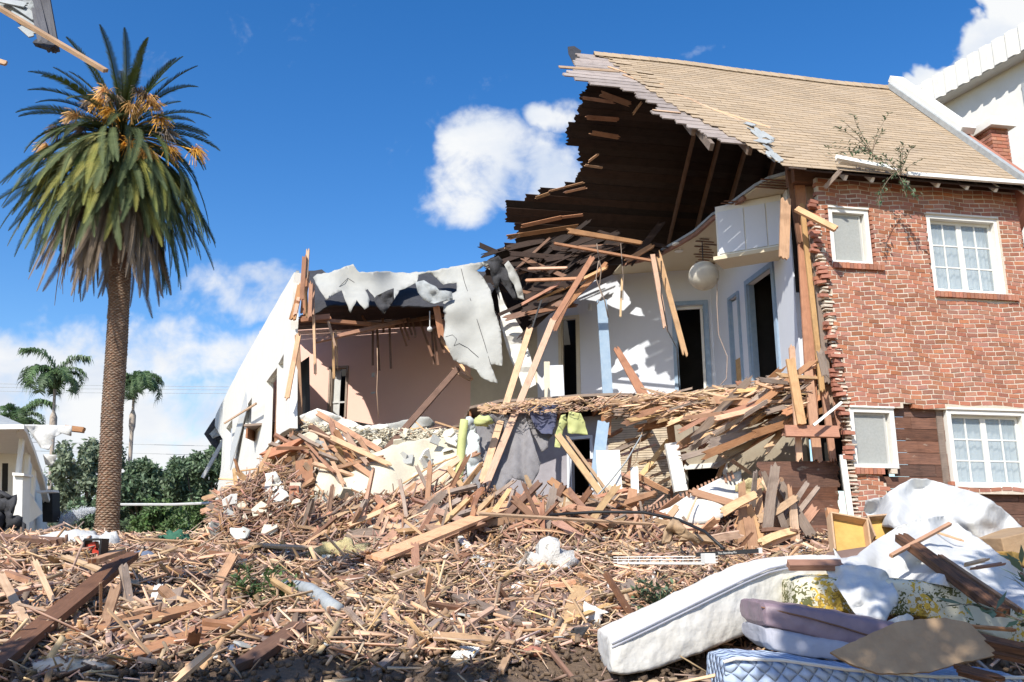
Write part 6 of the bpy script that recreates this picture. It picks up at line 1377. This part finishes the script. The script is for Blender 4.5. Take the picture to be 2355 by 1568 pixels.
# ------------------------------------------------------------ bungalow at the left edge
b = empty('bungalow', P(20, 1230, 24), 'white wooden bungalow with a sagging porch roof at the left edge', 'bungalow')
def q4(name, pts, m, th=.05, parent=b):
    mb = MB(); ps = [P(*p) for p in pts]; n = (ps[1]-ps[0]).cross(ps[3]-ps[0]).normalized(); mb.add(ps+[p+n*th for p in ps], [(0, 1, 2, 3), (7, 6, 5, 4), (0, 4, 5, 1), (1, 5, 6, 2), (2, 6, 7, 3), (3, 7, 4, 0)]); return mb.build(name, M[m], parent)
q4('wall', [(-300, 1040, 26), (62, 1040, 27), (66, 1240, 27), (-300, 1240, 26)], 'white', .1)
q4('side_wall', [(62, 1040, 27), (108, 1100, 33), (108, 1225, 33), (66, 1240, 27)], 'white', .1)
q4('porch_soffit', [(-250, 985, 22), (53, 983, 22), (80, 1045, 27), (-250, 1045, 27)], 'white', .08)
rf = patch([(52, 975), (62, 985), (80, 1030), (100, 1090), (116, 1150), (118, 1172), (104, 1165), (92, 1110), (75, 1060), (50, 1010), (40, 990)], lambda x, y: P(x, y, interp([(975, 22), (1172, 30)], y)), 9).build('porch_roof_edge', M['white'], b, solid=.1)
q4('fascia', [(-250, 978, 21.9), (55, 976, 21.9), (55, 986, 21.9), (-250, 990, 21.9)], 'stucco', .08)
q4('roof_top', [(-250, 930, 26), (-20, 945, 26), (53, 976, 22), (-250, 978, 22)], 'slate', .05)
for (x0, y0, x1, y1, d) in ((51, 1005, 40, 1105, 23), (66, 1030, 58, 1130, 24.5), (80, 1060, 74, 1150, 26)):
    part('post', P(x0, y0, d), P(x1, y1, d), .10, .10, 'white', jag=0, parent=b)
q4('pedestal', [(30, 1092, 22.8), (52, 1094, 22.8), (50, 1225, 22.8), (28, 1225, 22.8)], 'white', .35); q4('pedestal_cap', [(28, 1086, 22.7), (55, 1088, 22.7), (55, 1094, 22.7), (28, 1093, 22.7)], 'stucco', .45)
q4('railing', [(52, 1110, 23), (75, 1140, 25), (98, 1180, 25), (50, 1215, 23)], 'white', .06)
q4('door', [(5, 1065, 25.9), (18, 1065, 25.9), (17, 1130, 25.9), (4, 1130, 25.9)], 'dark', .02)
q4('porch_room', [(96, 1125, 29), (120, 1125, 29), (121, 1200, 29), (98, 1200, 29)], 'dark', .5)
q4('porch_table', [(82, 1128, 24), (122, 1126, 24), (124, 1131, 24), (84, 1133, 24)], 'metal', .3)
crumpled('porch_rubbish', [(-40, 1130), (5, 1128), (40, 1148), (30, 1185), (60, 1205), (60, 1230), (-40, 1235)], 22, 'feltd', 'dark cushions and rubbish piled on the bungalow porch', 'rubbish', .3, .04, .1)
sh = patch([(55, 976), (110, 977), (166, 979), (164, 1002), (143, 996), (128, 1004), (118, 1012), (122, 1018), (112, 1035), (95, 1030), (78, 1005), (62, 985)], fold(22, .15, .03, 2), 8, rag=1).build('torn_roof_lining', M['sheet'], b, smooth=True, solid=.02)
patch([(100, 1045), (132, 1045), (126, 1062), (118, 1072), (105, 1068)], fold(24, .1, .04, 3), 8, rag=1).build('torn_roof_lining', M['sheet'], b, smooth=True, solid=.02)
part('roof_beam_end', P(150, 984, 22.3), P(193, 989, 22.2), .13, .1, 'woodr', jag=.02, parent=b)
# ------------------------------------------------------------ tall white building at the right
nb_ = empty('white_building', P(2330, 900, 22), 'tall white stucco building with a corrugated parapet behind the roof at the right', 'building')
RD = Vector((-math.sin(math.radians(23)), math.cos(math.radians(23)), 0)); RNm = Vector((-math.cos(math.radians(23)), -math.sin(math.radians(23)), 0)); RO = P(2354, 55, 19.0); rpl = on_plane(RO, RNm)
topz = RO.z; zb = rpl(2354, 118).z
def RW(t, z, o=0): q = RO+RD*t+RNm*o; return Vector((q.x, q.y, z))
t1 = (rpl(2092, 222)-RO).dot(RD); t0 = -3.0
mb = MB(); mb.box(RW((t0+t1)/2, (zb+.3)/2, -.6), RD*(t1-t0)/2, RNm*.2, ZZ*(zb+.3)/2); wv = mb.build('side_wall', M['stucco'], nb_)
mb = MB(); mb.box(RW(t0-.0, zb/2, -4.4), RD*.1, RNm*3.6, ZZ*zb/2); mb.box(RW(t1-.1, zb/2, -4.4), RD*.1, RNm*3.6, ZZ*zb/2); mb.build('end_wall', M['stucco'], nb_)
mb = MB(); t = t0; 
prof = [(0, 0), (.06, .07), (.22, .07), (.28, 0), (.36, 0)]
while t < t1:
    for (a, oa), (b_, ob) in zip(prof, prof[1:]):
        mb.quad(RW(t+a, zb, oa), RW(t+b_, zb, ob), RW(t+b_, topz, ob), RW(t+a, topz, oa))
    t += .36
mb.build('corrugated_parapet', M['stucco'], nb_, solid=.02)
mb = MB(); mb.box(RW((t0+t1)/2, zb+.06, -.2), RD*(t1-t0)/2, RNm*.2, ZZ*.04); mb.build('parapet_soffit', M['stucco'], nb_)
mb = MB(); tw1 = (rpl(2290, 200)-RO).dot(RD)+.15; zt = rpl(2290, 190).z; mb.box(RW((t0+tw1)/2-.3, zt-1.1, -.38), RD*((tw1-t0)/2-.3), RNm*.01, ZZ*.9); wn_ = mb.build('window_blind', M['screen'], nb_)
mb = MB(); 
for z in (zt-.2, zt-2.0): mb.box(RW((t0+tw1)/2-.3, z, -.37), RD*((tw1-t0)/2-.25), RNm*.03, ZZ*.04)
mb.box(RW(tw1-.62+.02, zt-1.1, -.37), RD*.04, RNm*.03, ZZ*.86); mb.build('window_frame', M['slate'], wn_)
# leafy sprig over the eave
weed(0, 0, .75, 8, 'leafy vine sprig trailing over the eave between the two upper windows', m='leaf', llen=.085, dense=24, pos=eave(2005, 352, .15))
weed(0, 0, .5, 6, 'leafy vine sprig hanging down the bricks from the gutter', m='leaf', llen=.085, dense=22, pos=eave(2070, 402, .1))
sp = empty('vine', eave(2040, 380, .1), 'drooping leafy vine below the eave above the wide upper window', 'plant'); st_ = MB(); lf = MB()
for (pts) in ([(2000, 348), (2030, 372), (2060, 392), (2075, 420), (2082, 450)], [(2060, 392), (2040, 415), (2025, 440), (2018, 470)], [(2075, 410), (2095, 435), (2108, 455)], [(2030, 372), (1985, 345), (1960, 345)]):
    pp = [eave(x, y, .12+.001*(y-340)) for x, y in pts]; st_.tube(pp, .006, 4)
    for k in range(60):
        i = random.randrange(len(pp)-1); c = pp[i].lerp(pp[i+1], random.random())+Vector((jit(.05), jit(.05), jit(.04))); d = Vector((jit(1), jit(1), -random.random())).normalized(); s = d.cross(Vector((jit(1), jit(1), 1))).normalized(); L = random.uniform(.04, .09)
        lf.add([c, c+d*L*.45+s*L*.25, c+d*L, c+d*L*.45-s*L*.25], [(0, 1, 2, 3)])
st_.build('stem', M['bough'], sp); lf.build('foliage', M['leaf'], sp)
# ------------------------------------------------------------ pile of mattresses and sheets, lower right
def loft(name, stations, back, m, label, cat, th=None, sub=2, tilt=0.0, nseg=26):
    """stations (x, ytop, ybot, d): front face; `back` metres deep; rounded by subdivision"""
    mb = MB(); rows = []
    for i in range(nseg):
        f = i/(nseg-1)*(len(stations)-1); j = min(len(stations)-2, int(f)); u = f-j; s0, s1 = stations[j], stations[j+1]; x, yt, yb, d = [s0[k]+(s1[k]-s0[k])*u for k in range(4)]
        xt = x; a = P(x, yt, d); b_ = P(x+(2 if yb > yt else 0), yb, d-.02); bk = Vector((tilt*back, back, 0)); n = noise.noise(Vector((i*.5, 3, 1)))*.02
        g = .035; h = (a-b_)
        ring = [b_+h*.0+bk*.0, b_+h*.08-Vector((0, .02, 0)), b_+h*.5+Vector((0, -.03+n, 0)), b_+h*.92-Vector((0, .02, 0)), a, a+bk*.04+ZZ*.012, a+bk*.5+ZZ*(.02+n), a+bk*.96+ZZ*.012, a+bk, a+bk-h*.5+Vector((0, .03, 0)), b_+bk, b_+bk*.5-ZZ*.01]
        rows.append(ring)
    m_ = len(rows[0]); vs = [v for r in rows for v in r]; fs = []
    for i in range(nseg-1):
        for k in range(m_): fs.append((i*m_+k, (i+1)*m_+k, (i+1)*m_+(k+1) % m_, i*m_+(k+1) % m_))
    c0 = sum(rows[0], Vector())/m_; c1 = sum(rows[-1], Vector())/m_; o0 = len(vs); vs += [c0, c1]
    for k in range(m_): fs.append((k, (k+1) % m_, o0)); fs.append(((nseg-1)*m_+(k+1) % m_, (nseg-1)*m_+k, o0+1))
    mb.add(vs, fs); o = mb.build(name, M[m], smooth=True); md = o.modifiers.new('sub', 'SUBSURF'); md.levels = 1; md.render_levels = 3
    tex = bpy.data.textures.new('wrinkle', 'CLOUDS'); tex.noise_scale = .12; dm = o.modifiers.new('wrinkle', 'DISPLACE'); dm.texture = tex; dm.strength = .022; dm.mid_level = .5
    tag(o, label, cat); return o
bs = [(1400, 1474, 1548, 6.5), (1425, 1462, 1556, 6.5), (1500, 1426, 1545, 6.6), (1600, 1377, 1510, 6.75), (1700, 1328, 1470, 6.95), (1760, 1302, 1440, 7.1), (1830, 1286, 1405, 7.3), (1940, 1278, 1380, 7.6)]
e = loft('box_spring', bs, .95, 'tick', 'white cloth covered box spring sagging from the heap down to the soil', 'mattress')
mb = MB(); 
for (dy, dd, r) in ((6, -.025, .008), (15, -.03, .007)):
    mb.tube([P(x+6, yt+dy, d+dd) for x, yt, yb, d in bs], r, 6)
mb.build('piping', M['lav'], e)
q = loft('quilted_mattress', [(1662, 1522, 1640, 5.75), (1690, 1514, 1640, 5.72), (1800, 1518, 1640, 5.7), (1950, 1540, 1650, 5.65), (2150, 1556, 1660, 5.6), (2360, 1558, 1665, 5.6)], .5, 'quilt', 'pale blue quilted mattress at the bottom of the pile', 'mattress')
mb = MB(); mb.tube([P(x, y+2, d-.03) for x, y, d in ((1664, 1520, 5.75), (1690, 1512, 5.72), (1800, 1516, 5.7), (1950, 1538, 5.65), (2150, 1554, 5.6), (2360, 1556, 5.6))], .011, 6); mb.build('piping', M['tick'], q)
loft('thin_mattress', [(1757, 1448, 1478, 6.1), (1775, 1446, 1495, 6.05), (1850, 1462, 1512, 6.0), (1950, 1478, 1522, 5.95), (2060, 1490, 1535, 5.9)], .6, 'lav', 'thin pale lavender mattress under the mauve cushion', 'mattress')
mv = loft('mauve_cushion', [(1748, 1392, 1428, 6.15), (1758, 1388, 1440, 6.1), (1850, 1398, 1462, 6.05), (1930, 1412, 1490, 6.0), (2000, 1425, 1505, 5.95), (2080, 1440, 1515, 5.95)], .55, 'mauve', 'long mauve vinyl cushion lying on the lavender mattress', 'cushion')
mb = MB(); mb.tube([P(x, y, d-.05) for x, y, d in ((1750, 1396, 6.15), (1850, 1418, 6.05), (1930, 1440, 6.0), (2010, 1465, 5.96))], .006, 5); mb.build('seam', M['woodd'], mv)
fl = loft('floral_mattress', [(1822, 1340, 1410, 6.9), (1850, 1330, 1412, 6.85), (1950, 1328, 1412, 6.8), (2100, 1336, 1420, 6.75), (2200, 1350, 1440, 6.7), (2290, 1378, 1470, 6.6), (2380, 1412, 1500, 6.5)], .9, 'floral', 'cream mattress with yellow and dark flowers under the white sheets', 'mattress')
o = patch([(1907, 1502), (2030, 1446), (2056, 1434), (2110, 1426), (2170, 1423), (2227, 1436), (2262, 1470), (2290, 1508), (2250, 1518), (2215, 1524), (2180, 1535), (2135, 1548), (2060, 1552), (2015, 1551), (1980, 1538), (1950, 1528)], on_plane(P(2100, 1490, 5.42), Vector((.05, -.86, .5)).normalized()), 14, rag=1.5, seg=12).build('brown_board', M['card'], smooth=False, solid=.018); tag(o, 'broken brown board lying in tree shade on the blue mattress', 'board')
def cloth(name, ol, dep, m, label, ax=.14, sc=.016, seed=0, step=9, **k): return crumpled(name, ol, dep, m, label, 'sheet', ax, sc, .004, step, 1.2, 9, seed, **k)
cloth('white_sheet', [(1985, 1172), (1990, 1150), (2030, 1142), (2060, 1120), (2095, 1100), (2130, 1100), (2200, 1120), (2250, 1135), (2300, 1165), (2350, 1212), (2352, 1228), (2275, 1248), (2225, 1250), (2180, 1230), (2120, 1210), (2060, 1215), (2010, 1210)], [(1985, 1170, 10.2), (2110, 1100, 10.0), (2350, 1220, 9.0), (2060, 1215, 8.8), (2225, 1250, 8.6)], 'sheet', 'bright white sheet heaped highest in front of the brick wall', .28, .013, 1)
cloth('white_sheet', [(1915, 1260), (1935, 1285), (1970, 1278), (2010, 1245), (2060, 1212), (2110, 1195), (2180, 1184), (2215, 1215), (2260, 1245), (2320, 1290), (2360, 1310), (2360, 1420), (2310, 1395), (2240, 1365), (2160, 1345), (2080, 1335), (2010, 1325), (1950, 1318), (1905, 1310), (1895, 1300), (1925, 1292)], [(1915, 1260, 7.9), (2060, 1215, 8.3), (2200, 1190, 8.5), (2360, 1310, 7.6), (2360, 1410, 6.6), (2160, 1345, 6.7), (1950, 1315, 6.8), (2100, 1280, 7.3)], 'sheet', 'thin white sheet draped in the middle of the mattress pile under the charred beam', .16, .015, 2)
cloth('white_sheet', [(1895, 1308), (1940, 1298), (1990, 1300), (2035, 1312), (2052, 1340), (2065, 1370), (2062, 1392), (2052, 1398), (2040, 1420), (2030, 1445), (2010, 1436), (1985, 1432), (1965, 1410), (1945, 1380), (1920, 1345)], [(1895, 1308, 6.9), (2035, 1312, 6.8), (2062, 1390, 6.5), (2020, 1440, 6.3), (1965, 1410, 6.45)], 'sheet', 'white sheet end hanging down over the floral mattress', .12, .022, 4, 8)
cloth('white_sheet', [(2030, 1430), (2085, 1410), (2100, 1420), (2095, 1432), (2040, 1445)], 6.4, 'tick', 'small frayed white rag between the floral mattress and the brown board', .05, .03, 5, 6)
def pb(x0, y0, d0, x1, y1, d1, w, t, m, label, name='beam', cat='beam', **k): return lb(x0, y0, d0, x1, y1, d1, w, t, m, label, name, cat, up=(0, -.7, 1), **k)
pb(2072, 1236, 7.4, 2305, 1408, 6.1, .105, .06, 'char', 'charred brown beam lying diagonally over the white sheets', jag=.06)
pb(2160, 1278, 7.0, 2345, 1404, 6.1, .03, .03, 'woodr', 'thin brown stick lying beside the charred beam', 'stick', 'stick', jag=.05)
pb(2048, 1278, 7.0, 2184, 1204, 7.6, .03, .025, 'woodr', 'thin straight stick crossing over the head of the charred beam', 'stick', 'stick', jag=.01)
pb(1812, 1299, 6.9, 1935, 1299, 6.9, .075, .05, 'woodr', 'smooth brown rail with rounded end lying on the white box spring', 'wooden_rail', 'rail', jag=.008)
pb(2200, 1460, 5.6, 2370, 1498, 5.3, .07, .05, 'char', 'dark splintered beam at the right edge on the brown board, upper one', jag=.07)
pb(2235, 1492, 5.5, 2370, 1520, 5.3, .04, .03, 'char', 'dark splintered beam at the right edge on the brown board, lower one', jag=.06)
pb(2205, 1540, 5.3, 2290, 1562, 5.2, .07, .03, 'char', 'short brown board end in the lower right corner', 'plank', 'plank', jag=.05)
pb(2230, 1440, 6.2, 2330, 1448, 6.1, .02, .02, 'woodr', 'thin brown stick above the dark beams at the right edge', 'stick', 'stick')
pb(2245, 1305, 6.8, 2305, 1296, 6.9, .02, .02, 'woodr', 'tiny brown stick lying on the white sheet at the right', 'stick', 'stick')
pb(2220, 1298, 6.8, 2262, 1288, 6.9, .025, .02, 'wood', 'small wood chip lying on the white sheet at the right', 'wood_chip', 'chip')
pb(2110, 1210, 8.2, 2210, 1242, 7.8, .02, .015, 'woodl', 'thin pale splinter lying on the white sheet left of the tall heap', 'splinter', 'splinter')
# yellow open wooden boxes
def crate(x, y, d, sx, sy, rx, m, label, col='foamy', h=.12):
    p = P(x, y, d); e = empty('open_box', p, label, 'box'); Rm = Matrix.Rotation(rx[2], 3, 'Z') @ Matrix.Rotation(rx[0], 3, 'X') @ Matrix.Rotation(rx[1], 3, 'Y'); X, Y, Z = Rm.col[0].copy(), Rm.col[1].copy(), Rm.col[2].copy(); 
    X = Rm @ Vector((1, 0, 0)); Y = Rm @ Vector((0, 1, 0)); Z = Rm @ Vector((0, 0, 1))
    mb = MB(); mb.box(p, X*sx, Y*sy, Z*.008); mb.build('bottom', M[col], e)
    mb = MB(); mb.box(p+X*(sx+.008)+Z*(h/2-.01), X*.008, Y*(sy+.016), Z*h/2); mb.box(p-X*(sx+.008)+Z*(h/2-.01), X*.008, Y*(sy+.016), Z*h/2); mb.box(p+Y*(sy+.008)+Z*(h/2-.01), Y*.008, X*sx, Z*h/2); mb.build('sides', M['woodl'], e)
crate(1948, 1240, 9.0, .17, .20, (1.0, .35, -.3), None, 'yellow wooden box tilted open between the sheets and the brick wall foot')
crate(2025, 1218, 9.2, .12, .10, (1.1, -.2, .2), None, 'small yellow lined box under the edge of the tall white sheet')
p = P(2318, 1262, 8.6); mb = MB(); mb.box(p, Vector((.28, .05, .05)), Vector((-.05, .3, 0)), Vector((-.02, 0, .15)), .01); o = mb.build('brown_chest', M['card'], bevel=.01); tag(o, 'brown wooden chest under the right end of the tall white sheet', 'chest')
p = P(2335, 1295, 8.0); mb = MB(); mb.box(p, Vector((.22, .03, -.05)), Vector((-.05, .25, 0)), Vector((0, 0, .05)), .01); o = mb.build('tan_box', M['foamy'], bevel=.01); tag(o, 'flat tan box in front of the brown chest at the right edge', 'box')
# block of timber by the corner
lb(1912, 1175, 12.8, 1918, 1205, 12.6, .16, .10, 'woodr', 'short thick block of timber standing at the foot of the white corner board', 'timber_block', 'timber', jag=.0)
lump('rubble_fill', P(2130, 1440, 8.2), .9, 'bits', 'dark heap of rubbish supporting the mattresses and sheets', 'rubbish heap', sq=(1.5, .9, .75), seed=31, amp=.25)
# ------------------------------------------------------------ tree behind the viewpoint whose shade dapples the pile
def shade_tree(bx, by, pts, n, label):
    base = Vector((bx, by, .55)); e = empty('shade_tree', base, label, 'tree'); tr = MB(); lf = MB()
    top = base+Vector((0, 0, 4.6)); tr.tube([base, base+Vector((.1, 0, 2.2)), top], .16, 9, .7)
    for c, r in pts:
        c = Vector(c); tr.tube([top-ZZ*.6, (top+c)/2+ZZ*.2, c], .05, 5, .4)
        for k in range(int(n)):
            v = Vector((random.gauss(0, 1), random.gauss(0, 1), random.gauss(0, .6))); v = v.normalized()*r*random.random()**.4; p = c+v; d = Vector((jit(1), jit(1), jit(.6)-.2)).normalized(); s = d.cross(Vector((jit(1), jit(1), 1))).normalized(); L = random.uniform(.10, .18)
            lf.add([p, p+d*L*.5+s*L*.25, p+d*L, p+d*L*.5-s*L*.25], [(0, 1, 2, 3)])
    tr.build('trunk', M['bough'], e, smooth=True); lf.build('crown', M['leaf'], e)
def sun_at(x, y, d, k): return tuple(P(x, y, d)+sd*k)
sp_ = [(sun_at(x, y, d, k), r) for (x, y, d, k, r) in [(2150, 1450, 6.1, 7.6, .42), (2010, 1480, 5.8, 7.5, .30), (2290, 1480, 5.8, 7.3, .42), (2230, 1330, 6.8, 8.2, .40), (1900, 1440, 6.0, 7.2, .26), (2060, 1350, 6.7, 8.0, .24), (2340, 1380, 6.4, 8.0, .4),
        (1940, 1330, 6.8, 7.7, .13), (1860, 1555, 5.8, 7.2, .2), (2000, 1560, 5.6, 7.0, .4), (2350, 1300, 7.4, 8.3, .3), (2300, 1570, 5.5, 7.2, .4)]]
shade_tree(1.6, -2.6, sp_, 330, 'leafy tree behind the viewpoint whose dappled shade falls on the mattresses')
sp_ = [(tuple(G(x, y)+sd*k), r) for (x, y, k, r) in [(130, 1560, 7.0, .32), (680, 1530, 7.3, .28), (880, 1560, 7, .22), (300, 1562, 7, .3), (1070, 1560, 7, .2), (0, 1560, 7, .4), (560, 1565, 7, .22)]]
shade_tree(-2.6, -2.8, sp_, 300, 'second leafy tree behind the viewpoint shading the bare soil along the bottom')
